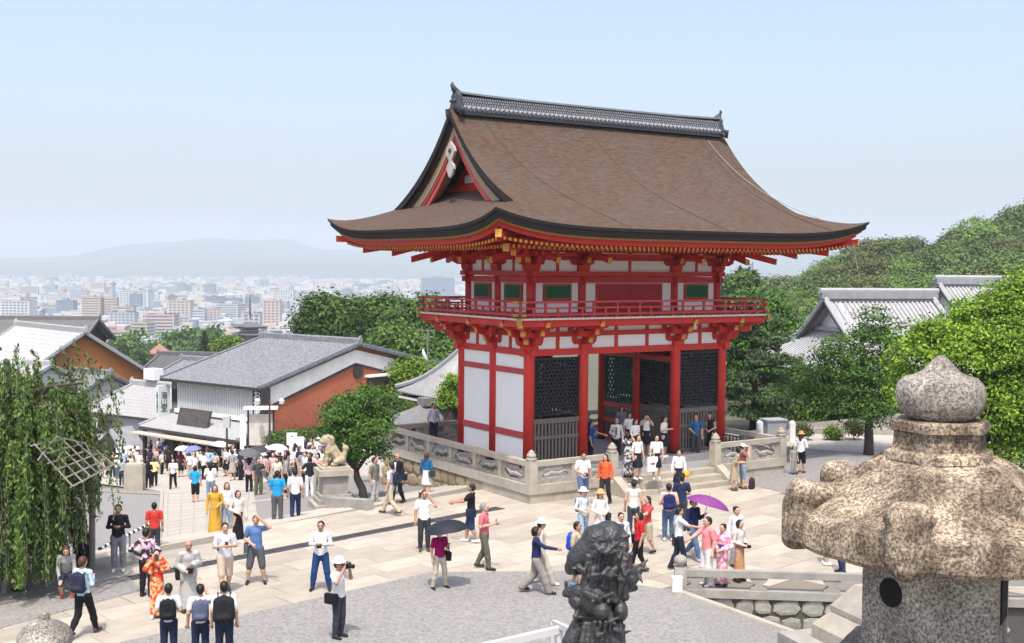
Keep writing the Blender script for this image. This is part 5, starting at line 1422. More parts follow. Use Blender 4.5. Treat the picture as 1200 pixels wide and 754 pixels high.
# ------------------------------------------------------------------ temple hall roofs at the right
TILE_H = mat('hall roof tile', (.37, .375, .385), (.26, .265, .275), 3, rough=.55, bump=.3, bscale=9)
def hip_gable_hall(name, label, Pc, ang, L_, S_, ze, zr, zg):
    t = thing(name, label, 'temple hall', (Pc[0], Pc[1], zg), ang); he, hr = ze - zg, zr - zg
    MB().b2(-L_ / 2 + 1.6, L_ / 2 - 1.6, -S_ / 2 + 1.6, S_ / 2 - 1.6, -2, he).build('wall', DARKWOOD, t)
    EXh, EYh = L_ / 2, S_ / 2; gx_ = EXh - S_ * .22
    def z_(i): s = i / EYh; return he + (hr - he) * (.72 * s + .28 * s * s)
    r = MB(); rb = MB()
    for s in (-1, 1):
        rows = []; cut = EXh - gx_
        ins = sorted(set([EYh * k / 12 for k in range(13)] + [cut]))
        for i in ins:
            lim = EXh - i if i <= cut else gx_; rows.append([(u * lim, s * (EYh - i), z_(i)) for u in (-1, -.5, 0, .5, 1)])
        r.grid(rows); n = int(2 * EXh / .36)
        for k in range(n + 1):
            x = -EXh + 2 * EXh * k / n; i1 = EYh if abs(x) <= gx_ else EXh - abs(x)
            if i1 < .3: continue
            rb.tube([(x, s * (EYh - i1 * f), z_(i1 * f) + .03) for f in (0, .33, .66, 1)], .095, 4, cap=False)
        rows = []
        for k in range(8):
            i = (EXh - gx_ + 1.2) * k / 7; rows.append([(s * (EXh - i), u * (EYh - i), z_(i)) for u in (-1, -.5, 0, .5, 1)])
        r.grid(rows); n = int(2 * EYh / .36)
        for k in range(n + 1):
            y = -EYh + 2 * EYh * k / n; i1 = min(EXh - gx_ + 1.0, EYh - abs(y))
            if i1 < .3: continue
            rb.tube([(s * (EXh - i1 * f), y, z_(i1 * f) + .03) for f in (0, .5, 1)], .095, 4, cap=False)
    ro = r.build('roof', TILE_H, t, fix=False); tag(rb.build('tile_rows', TILE_H, ro, fix=False), kind='stuff')
    rg = MB(); rg.b2(-gx_ - .3, gx_ + .3, -.22, .22, hr - .1, hr + .62); rg.build('ridge', TILE, ro); MB().tube([(-gx_ - .4, 0, hr + .66), (gx_ + .4, 0, hr + .66)], .22, 8).build('ridge_cap', TILE_L, ro)
    MB().b2(-gx_ - .3, gx_ + .3, -.3, .3, hr + .05, hr + .12).build('ridge_course', TILE_D, ro)
    for sx in (-1, 1):
        m = MB(); yb = EYh - (EXh - gx_)
        m.prism([(-yb, z_(EXh - gx_)), (yb, z_(EXh - gx_)), (0, hr)], 'x', sx * (gx_ - 1.1), sx * (gx_ - 1.0)); m.build('gable_wall', PLASTER, ro)
        for sy in (-1, 1):
            m = MB(); m.bar((sx * (gx_ - .05), sy * yb, z_(EXh - gx_) - .1), (sx * (gx_ - .05), 0, hr - .15), .14, .4); m.build('bargeboard', mat('brown bargeboard', (.07, .05, .045), (.05, .04, .035), 2), ro)
            pts = [(sx * gx_, sy * (EYh - i), z_(i) + .2) for i in [EXh - gx_ + (EYh - EXh + gx_) * k / 6 for k in range(7)]]; MB().tube(pts, .2, 6).build('descending_ridge', TILE_L, ro)
            pts = [(sx * (EXh - i), sy * (EYh - i), z_(i) + .22 + .2 * (1 - i / 3) * (i < 3)) for i in [(EXh - gx_) * k / 6 for k in range(7)]]; MB().tube(pts, .22, 6).build('hip_ridge', TILE_L, ro)
        m = MB(); m.b2(sx * (gx_ - 1.0) - .3, sx * (gx_ - 1.0) + .3, -yb * 1.0, yb * 1.0, z_(EXh - gx_ + 1) + .02, z_(EXh - gx_ + 1) + .3); m.build('skirt_ridge', TILE_L, ro)
    return t
p = at(1040, 400, 82)
hip_gable_hall('temple_hall', 'long temple hall with bright grey tiled hip-and-gable roof behind the maples', (p.x, p.y + 2), math.radians(17), 14.5, 13, at(1000, 440, 76).z, at(1000, 352, 84).z, -.3)
p = at(1170, 380, 100)
hip_gable_hall('tall_temple_hall', 'taller grey tiled temple roof rising behind the long hall', (p.x + 1.5, p.y), math.radians(12), 22, 17, at(1170, 420, 92).z, at(1150, 335, 100).z, -.3)

# ------------------------------------------------------------------ five-storey pagoda far down the slope
p = at(293, 345, 560); zb = low_z(p.x, p.y); 
pg = thing('pagoda', 'dark five-storey pagoda with tall spire down in the old town', 'pagoda', (p.x, p.y, zb), .5); h = p.z - zb
PT = mat('pagoda roof', (.13, .125, .12), (.1, .095, .09), .3); PB = flat('pagoda timber', (.04, .038, .04))
sp_h = 11.5; top = h - sp_h
MB().tube([(0, 0, top), (0, 0, h)], [.35, .12], 8).build('spire', PB, pg)
m = MB()
for k in range(8): m.lathe([(.2, 0), (.75 - .04 * k, .05), (.75 - .04 * k, .25), (.2, .3)], 8, (0, 0, top + 2.2 + k * .85))
tag(m.build('spire_rings', PB, pg), kind='stuff')
step = (top - 4) / 5
for k in range(5):
    z = top - (k + 1) * step + (0.0); R = 7.2 + k * .45; w = 3.0 + k * .35
    m = MB()
    rows = []
    for f in range(6):
        q = f / 5; rr2 = R * (1 - q) + (.5 if k == 0 else w - .4) * q; zz = z + (step * .45 if k else step * .62) * (q * .6 + .4 * q * q) ; rows.append([(cx * rr2, cy * rr2, zz + .55 * (1 - q) ** 3 * (1 if abs(cx) == abs(cy) else 0)) for cx, cy in ((-1, -1), (-.5, -1), (0, -1), (.5, -1), (1, -1), (1, -.5), (1, 0), (1, .5), (1, 1), (.5, 1), (0, 1), (-.5, 1), (-1, 1), (-1, .5), (-1, 0), (-1, -.5), (-1, -1))])
    m.grid(rows); m.build('roof', PT, pg)
    MB().b2(-R * .86, R * .86, -R * .86, R * .86, z - .7, z - .1).build('eaves', PB, pg)
    MB().b2(-w, w, -w, w, z - step * .75, z + .3).build('storey', PB, pg)
    MB().b2(-w - .8, w + .8, -w - .8, w + .8, z - step * .55, z - step * .4).build('gallery', mat('pagoda gallery', (.28, .27, .26), None), pg)
# ------------------------------------------------------------------ the hazy city on the plain
rc = random.Random(77)
cols = {'white': (.56, .57, .58), 'pale grey': (.40, .42, .45), 'cream': (.52, .46, .37), 'blue-grey': (.20, .26, .35), 'dark grey': (.18, .19, .21), 'pinkish': (.55, .42, .38), 'tan': (.55, .43, .3)}
cmat = {k: mat('city ' + k, v, tuple(c * .85 for c in v), .05, rough=.8) for k, v in cols.items()}
WIN = flat('city window glass', (.10, .13, .17), .3)
CZ = lambda x, y: low_z(x, y)
def city_block(x, y, w, d, h, col, rz, label, group, name='city_building', det=True):
    z = CZ(x, y)
    m = MB(); m.b2(-w / 2, w / 2, -d / 2, d / 2, -3, h); m.b2(-w * .2, w * .12, -d * .2, d * .2, h, h + 3)
    m.b2(-w / 2 - .2, w / 2 + .2, -d / 2 - .2, d / 2 + .2, h - .9, h)
    o = m.build(name, cmat[col], None, (x, y, z), rz, fix=False); tag(o, label, 'building', group)
    wm = MB(); fl = max(2, int(h / 3.6)); style = rc.random()
    if group:
        fe = ('low' if h < 11 else 'mid-height' if h < 20 else 'tall') + ' ' + ('narrow' if w < 22 else 'broad'); wd = 'banded windows' if style < .5 else 'square windows'
        o['label'] = f'{fe} {col} block with {wd} in the hazy city'; o['group'] = o['label'].replace(' block', ' blocks')
    for f in range(fl):
        zc = h - 2.6 - f * 3.5
        if zc < 1: break
        if style < .5:
            wm.b2(-w * .46, w * .46, -d / 2 - .12, -d / 2 - .02, zc - .8, zc + .8)
            wm.b2(w / 2 + .02, w / 2 + .12, -d * .44, d * .44, zc - .8, zc + .8); wm.b2(-w / 2 - .12, -w / 2 - .02, -d * .44, d * .44, zc - .8, zc + .8)
        else:
            n = max(3, int(w / 5))
            for k in range(n):
                xx = -w * .46 + w * .92 * (k + .5) / n; wm.b2(xx - w * .3 / n, xx + w * .3 / n, -d / 2 - .12, -d / 2 - .02, zc - .9, zc + .9)
    if wm.v: tag(wm.build('windows', WIN, o, fix=False), kind='stuff')
    return o
# landmark blocks (pixel centre, pixel of roof, width in pixels, distance)
def mark(px, pyt, wpx, Y, col, label, dep=.7, rz=0.0):
    p = at(px, pyt, Y); w = wpx / 1400 * Y; z = CZ(p.x, p.y); city_block(p.x, p.y, w, w * dep, p.z - z, col, rz, label, None)
mark(22, 352, 34, 1500, 'white', 'white block with rows of square windows at the edge of the city')
mark(109, 348, 22, 1700, 'tan', 'broad tan tower block, one of a tan pair'); mark(131, 349, 14, 1705, 'tan', 'narrower tan tower block beside the broad tan one')
mark(160, 340, 34, 2000, 'white', 'stepped white office building with a blue glass face'); mark(160, 344, 14, 1985, 'blue-grey', 'blue glass front set into the stepped white office')
mark(78, 352, 20, 1900, 'blue-grey', 'tall blue-grey slab between the white and tan blocks'); mark(44, 362, 14, 1700, 'blue-grey', 'squat blue block beside the white windowed one')
mark(202, 347, 9, 1900, 'dark grey', 'slim dark grey tower right of the white office'); mark(246, 333, 13, 3000, 'blue-grey', 'dark blue cube on the far edge of the city')
mark(513, 326, 38, 2600, 'blue-grey', 'wide blue-grey slab showing beside the gate balcony'); mark(319, 352, 20, 1500, 'pinkish', 'dusky pink tower behind the pagoda'); mark(333, 340, 24, 2500, 'white', 'long white block far behind the pagoda')
mark(60, 334, 12, 3200, 'pale grey', 'pale twin-topped tower far across the city'); mark(212, 352, 26, 1600, 'cream', 'cream apartment block above the villa roof'); mark(190, 368, 34, 1300, 'pinkish', 'low pinkish office block with long window bands')
mark(296, 367, 20, 1200, 'pale grey', 'low grey school-like block beside the pagoda'); mark(240, 385, 30, 1050, 'pale grey', 'pale long low building behind the dark cedar')
cnt = 0
names = list(cols)
wts = [.36, .24, .12, .1, .06, .08, .04]
while cnt < 230:
    Y = 800 * math.exp(rc.random() * 2.1); px = rc.uniform(-40, 620) if rc.random() < .9 else rc.uniform(830, 960)
    py = 313 + 83 * 1400 / Y
    p = at(px, 340, Y); x, y = p.x, Y
    col = rc.choices(names, wts)[0]; w = rc.uniform(10, 30) * (1 + Y / 5000); h = min(rc.uniform(6, 20) * (1 + Y / 9000), 45)
    city_block(x, y, w, w * rc.uniform(.5, 1), h, col, rc.choice([0, .1, .1, -.35, .25]), f'{col} block among the hazy city buildings on the plain', f'{col} hazy city blocks'); cnt += 1
# the smallest and farthest: one mass
m = MB(); mi = []
for k in range(3600):
    Y = 700 * math.exp(rc.random() ** .7 * 2.75); px = rc.uniform(-60, 640) if rc.random() < .85 else rc.uniform(820, 1000)
    p = at(px, 340, Y); w = rc.uniform(6, 16) * (1 + Y / 3500); h = rc.uniform(4, 10) * (1 + Y / 6000)
    m.box((p.x, Y, CZ(p.x, Y) + h / 2 - 1), (w, w * .8, h + 2), rc.choice([0, .1, .3, -.3]), rc.choices(range(7), wts)[0])
tag(m.build('city_houses', [cmat[k] for k in names], fix=False), 'mass of small hazy houses spreading over the plain', 'houses', kind='stuff')
# scattered green among the houses
def leafmat(name, a, b, tr=.3): return mat(name, a, b, 1.2, rough=.6, trans=tr, spec=.25, rnd=.22)
# cranes / masts
for px, pyt, Y, pyb in ((133, 330, 2600, 345),):
    p = at(px, pyt, Y); z = CZ(p.x, p.y); t = thing('chimney_tower', 'thin dark tower standing far off in the city', 'tower', (p.x, p.y, z)); MB().tube([(0, 0, 0), (0, 0, p.z - z)], [5, 3], 8).build('shaft', cmat['blue-grey'], t); MB().b2(-5, 5, -5, 5, p.z - z - 8, p.z - z - 3).build('head', cmat['dark grey'], t)
p = at(880, 307, 700); q = at(888, 333, 700); z = CZ(q.x, q.y)
cr = thing('lattice_mast', 'slender lattice crane mast leaning right of the gate', 'crane', (q.x, q.y, z)); 
for dx in (-1.2, 1.2): MB().bar((dx, 0, 0), (p.x - q.x + dx * .7, 0, p.z - z), .5, .5).build('leg', METAL, cr)
m = MB()
for k in range(14):
    f0, f1 = k / 14, (k + 1) / 14; s = 1 if k % 2 else -1
    m.bar(((p.x - q.x) * f0 - s * 1.2, 0, (p.z - z) * f0), ((p.x - q.x) * f1 + s * 1.2, 0, (p.z - z) * f1), .35, .35)
tag(m.build('bracing', METAL, cr), kind='stuff')

# ------------------------------------------------------------------ mountains
MTN = mat('wooded mountain', (.035, .055, .035), (.05, .065, .045), .002, rough=1)
def mountain(name, prof, Y, depth, seed):
    r = random.Random(seed); ph = [(r.uniform(.2, 2.2), r.uniform(0, 6), r.uniform(.3, 1)) for _ in range(14)]
    xs = np.linspace(prof[0][0], prof[-1][0], 260); rows = []
    for j in range(14):
        t = j / 13; row = []
        for px in xs:
            ytop = np.interp(px, [p[0] for p in prof], [p[1] for p in prof])
            n = sum(a * math.sin(px * .045 * f + o + 2.5 * t * f) for f, o, a in ph) / 6
            top = at(px, ytop + n * 2.6, Y); hh = top.z + 78
            yy = Y - depth * (1 - t); f = math.sin(t * math.pi / 2) ** 1.2
            rid = 1 + .12 * math.sin(px * .06 + 5 * t) * (1 - t)
            row.append((top.x * (yy / Y) if False else top.x, yy, -78 + hh * f * rid if j < 13 else top.z))
        rows.append(row)
    # back side
    rows.append([(p[0], p[1] + depth * .5, -80) for p in rows[-1]])
    m = MB(); m.grid(rows); return tag(m.build(name, MTN, smooth=True, fix=False), kind='structure')
mountain('mountain', [(-300, 318), (-60, 310), (0, 305), (90, 300), (150, 295), (200, 284), (250, 282), (300, 280), (340, 281), (375, 291), (420, 296), (520, 292), (640, 300), (760, 296), (860, 290), (900, 286), (960, 282), (1040, 285), (1100, 290), (1240, 285), (1500, 300)], 9800, 3000, 1)
mountain('mountain', [(-300, 300), (-100, 303), (0, 310), (120, 306), (250, 300), (420, 304), (560, 312), (800, 310), (1000, 305), (1300, 300), (1500, 296)], 8200, 1800, 4)
# ------------------------------------------------------------------ trees
LM = {
 'hilla': [leafmat('hill leaf', (.095, .16, .04), (.07, .125, .03)), leafmat('hill leaf light', (.16, .23, .06), (.12, .19, .05)), leafmat('hill leaf dark', (.05, .09, .025), (.035, .07, .02))],
 'hillb': [leafmat('hill oak leaf', (.125, .165, .045), (.095, .135, .036)), leafmat('hill oak leaf light', (.19, .225, .07), (.15, .185, .055)), leafmat('hill oak leaf dark', (.08, .09, .03), (.06, .07, .025))],
 'hillc': [leafmat('hill bright leaf', (.14, .24, .05), (.1, .19, .04)), leafmat('hill bright leaf light', (.22, .33, .07), (.17, .27, .06)), leafmat('hill bright leaf dark', (.07, .13, .03), (.05, .1, .025))],
 'maple': [leafmat('maple leaf', (.075, .165, .028), (.05, .12, .02)), leafmat('maple leaf light', (.13, .24, .04), (.09, .19, .03)), leafmat('maple leaf dark', (.035, .085, .018), (.025, .06, .014))],
 'fresh': [leafmat('fresh leaf', (.17, .28, .025), (.12, .23, .02)), leafmat('fresh leaf light', (.26, .38, .04), (.2, .32, .03)), leafmat('fresh leaf dark', (.07, .14, .018), (.05, .1, .014))],
 'deep': [leafmat('camphor leaf', (.085, .165, .03), (.06, .125, .022)), leafmat('camphor leaf light', (.15, .245, .045), (.115, .2, .035)), leafmat('camphor leaf dark', (.035, .08, .017), (.028, .06, .014))],
 'pine': [leafmat('pine needle', (.07, .12, .045), (.05, .09, .034), .15), leafmat('pine needle light', (.12, .175, .07), (.09, .14, .055), .15), leafmat('pine needle dark', (.02, .042, .018), (.015, .03, .013), .1)],
 'weep': [leafmat('weeping cherry leaf', (.12, .20, .04), (.09, .16, .03)), leafmat('weeping cherry leaf light', (.19, .29, .07), (.15, .24, .055)), leafmat('weeping cherry leaf dark', (.05, .1, .02), (.035, .075, .016))],
 'olive': [leafmat('oak leaf', (.11, .125, .04), (.075, .1, .03)), leafmat('oak leaf light', (.17, .17, .06), (.12, .14, .045)), leafmat('oak leaf dark', (.05, .06, .022), (.035, .045, .017))],
 'russet': [leafmat('russet leaf', (.14, .09, .045), (.1, .075, .035)), leafmat('russet leaf light', (.19, .13, .06), (.14, .11, .05)), leafmat('russet leaf dark', (.06, .05, .025), (.045, .04, .02))],
}
BARKM = mat('tree bark', (.075, .06, .05), (.04, .033, .028), 6, rough=.95, stretch=(3, 3, .6), bump=.5, bscale=14)
rng = np.random.RandomState(12)
def leaves_mesh(name, C, N, size, mats, mi, asp=.55, rng=rng, droop=None, jit=.75):
    """one folded-diamond quad per leaf; C centres, N preferred normals"""
    n = len(C)
    nrm = N / (np.linalg.norm(N, axis=1)[:, None] + 1e-9) * 1.0 + rng.normal(size=(n, 3)) * jit; nrm /= np.linalg.norm(nrm, axis=1)[:, None] + 1e-9
    a = rng.normal(size=(n, 3)) if droop is None else droop + rng.normal(size=(n, 3)) * .35
    a -= nrm * (a * nrm).sum(1)[:, None]; a /= np.linalg.norm(a, axis=1)[:, None] + 1e-9
    b = np.cross(nrm, a); s = size * rng.uniform(.65, 1.35, n)[:, None]
    V = np.stack([C - a * s, C + b * s * asp, C + a * s, C - b * s * asp], 1).reshape(-1, 3)
    F = np.arange(4 * n).reshape(n, 4)
    return npmesh(name, V, F, mats, mi)
def crown_points(lobes, nclump, per, rcl, rng=rng, shell=.55, flat=.7):
    """lobes: (cx,cy,cz,rx,ry,rz); leaves in clumps spread over the outer part of the lobes"""
    vol = np.array([l[3] * l[4] * l[5] for l in lobes]) ** .67; vol /= vol.sum()
    C = []; N = []; M = []
    for _ in range(nclump):
        l = lobes[rng.choice(len(lobes), p=vol)]
        d = rng.normal(size=3); d /= np.linalg.norm(d)
        if d[2] < -.35 and rng.rand() < .6: d[2] = -d[2]
        r = shell + (1.05 - shell) * rng.rand() ** .6
        c = np.array(l[:3]) + d * r * np.array(l[3:])
        # skip clumps buried inside another lobe
        k = int(per * rng.uniform(.6, 1.4)); rc_ = rcl * rng.uniform(.7, 1.3)
        p = rng.normal(size=(k, 3)) * np.array([rc_, rc_, rc_ * flat]) * .5
        C.append(c + p); N.append(np.tile(d * .8 + np.array([0, 0, .7]), (k, 1)) + p * .5 / rc_)
        tone = rng.rand()
        w = [.5, .4, .1] if tone < .5 else ([.45, .1, .45] if tone < .85 else [.3, .65, .05])
        M.append(rng.choice(3, size=k, p=w))
    return np.concatenate(C), np.concatenate(N), np.concatenate(M)
def limbs(m, base, tips, r0, rnd, fork=.4, wob=.12):
    b = Vector(base)
    for t in tips:
        t = Vector(t); L = (t - b).length; mid1 = b.lerp(t, .35) + Vector((rnd.uniform(-1, 1), rnd.uniform(-1, 1), rnd.uniform(0, .8))) * wob * L; mid2 = b.lerp(t, .7) + Vector((rnd.uniform(-1, 1), rnd.uniform(-1, 1), rnd.uniform(0, .5))) * wob * L
        m.tube([b, mid1, mid2, t], [r0, r0 * .7, r0 * .45, r0 * .18], 6)
        for k in range(3):
            q = mid1.lerp(t, rnd.uniform(.1, .8)); e = q + Vector((rnd.uniform(-1, 1), rnd.uniform(-1, 1), rnd.uniform(.0, .9))).normalized() * L * .4
            m.tube([q, q.lerp(e, .5) + Vector((0, 0, .05 * L)), e], [r0 * .4, r0 * .25, r0 * .08], 5)
def broadleaf(name, label, pos, lobes, kind, trunk_h, r0, nclump, per, rcl, leaf, seed=1, group=None, shell=.55, lean=(0, 0), cat='tree', flat=.7, jit=.6):
    """lobes in local metres above the foot"""
    t = thing(name, label, cat, pos, 0, group); rnd = random.Random(seed); rg = np.random.RandomState(seed)
    m = MB(); fork = (lean[0], lean[1], trunk_h)
    m.tube([(0, 0, -.6), (lean[0] * .3, lean[1] * .3, trunk_h * .4), (lean[0] * .7 + rnd.uniform(-.1, .1), lean[1] * .7, trunk_h * .75), fork], [r0 * 1.35, r0, r0 * .9, r0 * .8], 9)
    limbs(m, fork, [(l[0] + rnd.uniform(-.3, .3) * l[3], l[1] + rnd.uniform(-.3, .3) * l[4], l[2] + .2 * l[5]) for l in lobes], r0 * .6, rnd)
    m.build('trunk', BARKM, t, smooth=True)
    C, N, M = crown_points(lobes, nclump, per, rcl, rg, shell, flat)
    link('crown', leaves_mesh('crown', C, N, leaf, LM[kind], M, rng=rg, jit=jit), t)
    return t
# maple beside the guardian lion
p = hit(428, 588); k = p.y / 1400
def lob(px, py, r, Y, base, dy=0, sq=.85): q = at(px, py, Y); return (q.x - base.x, q.y - base.y + dy, q.z - base.z, r * Y / 1400, r * Y / 1400, r * Y / 1400 * sq)
Y = p.y
broadleaf('maple_tree', 'small leafy green maple growing beside the stone guardian lion', p, [lob(402, 482, 22, Y, p), lob(430, 474, 22, Y, p, .3), lob(416, 500, 26, Y, p), lob(440, 506, 20, Y, p, -.2), lob(390, 505, 15, Y, p), lob(420, 526, 16, Y, p), lob(448, 490, 14, Y, p), lob(444, 530, 11, Y, p), lob(404, 530, 12, Y, p)], 'maple', lob(416, 552, 1, Y, p)[2], .15, 330, 52, .34, .055, 3, lean=(-.35, 0), flat=.5)
# wood behind the shop
def far_tree(name, label, px, py_base, Y, lbs, kind, n, per, rcl, leaf, seed, group=None):
    b = at(px, py_base, Y); b.z = low_z(b.x, b.y); L_ = [lob(*l[:3], Y + (l[3] if len(l) > 3 else 0), b) for l in lbs]
    h = max(1.5, min(l[2] - l[5] * .3 for l in L_)); return broadleaf(name, label, b, L_, kind, h, .35, n, per, rcl, leaf, seed, group, jit=.4)
far_tree('camphor_tree', 'round dense camphor tree behind the shop ridge', 385, 440, 118, [(378, 368, 24), (400, 372, 22), (365, 385, 18), (395, 392, 24)], 'deep', 420, 40, 1.1, .20, 21)
far_tree('camphor_tree', 'camphor tree merging with the wood above the russet gable', 440, 450, 122, [(432, 372, 22), (455, 368, 22), (445, 392, 26), (425, 395, 20)], 'deep', 420, 40, 1.1, .20, 22)
far_tree('camphor_tree', 'tallest dark camphor tree close left of the gate balcony', 490, 460, 112, [(480, 380, 26), (502, 368, 20), (500, 392, 26), (520, 388, 20), (530, 410, 22)], 'deep', 520, 40, 1.1, .19, 23)
far_tree('camphor_tree', 'lower dark camphor in front of the wood by the aerial mast', 480, 470, 104, [(470, 408, 24), (495, 420, 26), (518, 425, 22), (455, 402, 20)], 'deep', 420, 40, 1.0, .18, 24)
far_tree('round_shrub', 'clipped light green shrub at the foot of the russet gable', 475, 470, 96, [(470, 440, 18), (490, 436, 18), (455, 448, 14), (505, 446, 14)], 'fresh', 240, 45, .7, .13, 25)
far_tree('young_tree', 'young light green tree squeezed between hall and gate', 526, 500, 58, [(524, 460, 10), (530, 448, 9), (520, 472, 8), (532, 470, 8)], 'fresh', 120, 45, .3, .06, 26)
far_tree('round_shrub', 'dark green hedge tree at the end of the tiled hall', 463, 500, 70, [(462, 470, 10), (470, 478, 10)], 'deep', 90, 40, .4, .08, 27)
# hedge below the russet wall
b = at(330, 525, 80); b.z = low_z(b.x, b.y)
hl = [lob(320 + i * 11, 517 - i * 1.3, 9, 80 + i * 1.6, b) for i in range(8)]
broadleaf('hedge', 'long clipped hedge with browning top below the russet wall', b, hl, 'deep', .5, .08, 420, 45, .4, .08, 31, cat='hedge')

# cedar and round tree before the city
def conifer(name, label, px, py, Y, h_px, w_px, seed, kind='pine'):
    b = at(px, py, Y); top = at(px, py - h_px, Y); h = top.z - b.z; rg = np.random.RandomState(seed); t = thing(name, label, 'tree', b)
    MB().tube([(0, 0, -8), (0, 0, h * .5), (0, 0, h)], [.35, .2, .05], 8).build('trunk', BARKM, t)
    C = []; N = []; W = w_px * Y / 1400 / 2
    for i in range(14):
        f = i / 13; z = h * (.12 + .86 * f); R = W * (1 - f * .92) * rg.uniform(.75, 1.1)
        for j in range(7):
            a = rg.uniform(0, 6.28); n = 40; q = rg.rand(n) ** .7; p = np.stack([np.cos(a) * R * q, np.sin(a) * R * q, z - .25 * R * q + .0 * q], 1) + rg.normal(size=(n, 3)) * np.array([.18, .18, .1]) * W * .35; C.append(p); N.append(np.tile([0, 0, 1.0], (n, 1)))
    C = np.concatenate(C); N = np.concatenate(N)
    link('crown', leaves_mesh('crown', C, N, W * .075, LM[kind], rg.choice(3, size=len(C), p=[.4, .2, .4]), rng=rg), t); return t
conifer('cedar_tree', 'spiky dark cedar rising before the hazy city by the grey roof', 240, 425, 210, 37, 26, 5)
far_tree('camphor_tree', 'soft yellow-green round tree beside the dark cedar', 268, 430, 200, [(262, 408, 9), (272, 404, 9), (268, 412, 10)], 'fresh', 160, 40, 1.0, .3, 33)
# scattered trees in the near town, one crown shared
rgx = random.Random(9)
proto = None
for i in range(34):
    px = rgx.uniform(95, 350); px = px if not 262 < px < 325 else px - 80; Y = rgx.uniform(320, 900); q = at(px, 390, Y); z = low_z(q.x, q.y)
    if proto is None:
        proto = broadleaf('town_tree', 'small hazy green tree among the town roofs below', (q.x, q.y, z), [(0, 0, 6, 4.5, 4.5, 4), (2.5, 1, 5, 3, 3, 3), (-3, 0, 5, 3, 3, 3)], 'deep', 3, .3, 110, 22, 1.6, .55, 50, 'town trees below the temple hill')
        o = proto
    else: o = clone(proto)
    o.location = (q.x, q.y, z); o.rotation_euler.z = rgx.uniform(0, 6); s = rgx.uniform(.8, 1.6); o.scale = (s, s, s)

# ------------------------------------------------------------------ right-hand side
# pine with flat layered pads close to the gate
b = ground(884, 512, -.1)
b = Vector((at(882, 500, 61).x, 61, -.12))
pn = thing('pine_tree', 'layered dark green pine standing just right of the gate', 'tree', b)
m = MB(); tp = at(880, 352, 61).z - b.z
m.tube([(0, 0, -.4), (.1, 0, tp * .3), (-.1, .1, tp * .6), (.0, 0, tp)], [.22, .17, .11, .03], 8)
C = []; N = []; rg = np.random.RandomState(8)
for i, (px, py, wpx) in enumerate(((880, 358, 22), (866, 375, 26), (898, 378, 30), (872, 395, 34), (905, 400, 34), (860, 418, 30), (892, 420, 40), (918, 424, 26), (868, 440, 36), (905, 446, 36), (858, 462, 26), (890, 468, 40), (920, 470, 24), (872, 485, 30), (905, 488, 26))):
    q = at(px, py, 61); c = np.array([q.x - b.x, rg.uniform(-1.2, 1.2), q.z - b.z]); R = wpx * 61 / 1400 / 2
    m.tube([(0, 0, c[2] - .35), (c[0] * .5, c[1] * .5, c[2] - .2), tuple(c - np.array([0, 0, .08]))], [.06, .045, .02], 5)
    for j in range(36):
        d = rg.normal(size=3) * np.array([.6, .6, .14]) * R; n = 42
        tips = rg.normal(size=(n, 3)) * .17; tips[:, 2] = np.abs(tips[:, 2]) * .8
        C.append(c + d + tips); N.append(np.tile([0, 0, .4], (n, 1)) + rg.normal(size=(n, 3)) * .6)
m.build('trunk', BARKM, pn, smooth=True)
C = np.concatenate(C); N = np.concatenate(N); link('crown', leaves_mesh('crown', C, N, .11, LM['pine'], rg.choice(3, size=len(C), p=[.45, .35, .2]), asp=.3, rng=rg), pn)
far_tree('broadleaf_tree', 'dense green tree behind the layered pine and gate', 895, 500, 70, [(862, 372, 22), (900, 362, 20), (880, 392, 26), (856, 410, 22), (915, 378, 16), (880, 440, 30), (858, 455, 24)], 'maple', 480, 45, .8, .11, 41)
far_tree('broadleaf_tree', 'shady tree filling the gap below the temple hall roof', 945, 510, 66, [(940, 450, 26), (920, 480, 26), (960, 475, 26), (985, 470, 24), (1010, 480, 22), (945, 492, 22)], 'deep', 460, 45, .7, .10, 42)
far_tree('hazy_tree', 'distant pale round tree right of the gate eaves', 866, 350, 190, [(858, 335, 10), (872, 330, 12), (880, 338, 10), (862, 345, 12)], 'deep', 200, 40, 1.4, .35, 43)
b = ground(1018, 534)
Y = b.y
broadleaf('maple_tree', 'spreading green maple with dark trunk in front of the temple hall', b, [lob(985, 415, 26, Y, b), lob(1020, 405, 28, Y, b, .6), lob(1055, 395, 22, Y, b, .8), lob(960, 445, 24, Y, b, -.3), lob(1000, 450, 32, Y, b), lob(1040, 440, 30, Y, b, .3), lob(975, 470, 24, Y, b, -.6), lob(1015, 480, 28, Y, b, -.3), lob(1055, 475, 24, Y, b), lob(945, 462, 16, Y, b), lob(1030, 372, 14, Y, b, .6)], 'maple', lob(1020, 490, 1, Y, b)[2], .2, 330, 62, .62, .07, 44, shell=.35, flat=.28)
b = Vector((at(1140, 560, 38).x, 38, 0)); Y = 38
broadleaf('fresh_tree', 'bright yellow-green leafy tree behind the large stone lantern', b, [lob(1098, 398, 26, Y, b), lob(1148, 372, 28, Y, b, .4), lob(1190, 352, 28, Y, b, .3), lob(1210, 380, 40, Y, b), lob(1080, 420, 34, Y, b), lob(1125, 415, 40, Y, b, -.4), lob(1175, 410, 44, Y, b, -.4), lob(1070, 460, 28, Y, b), lob(1110, 470, 40, Y, b, -.3), lob(1165, 475, 44, Y, b, -.5), lob(1200, 510, 36, Y, b), lob(1180, 535, 28, Y, b, -.3), lob(1215, 440, 40, Y, b), lob(1205, 335, 18, Y, b, .4)], 'fresh', 1.2, .22, 1150, 56, .42, .062, 45, shell=.5, flat=.6)
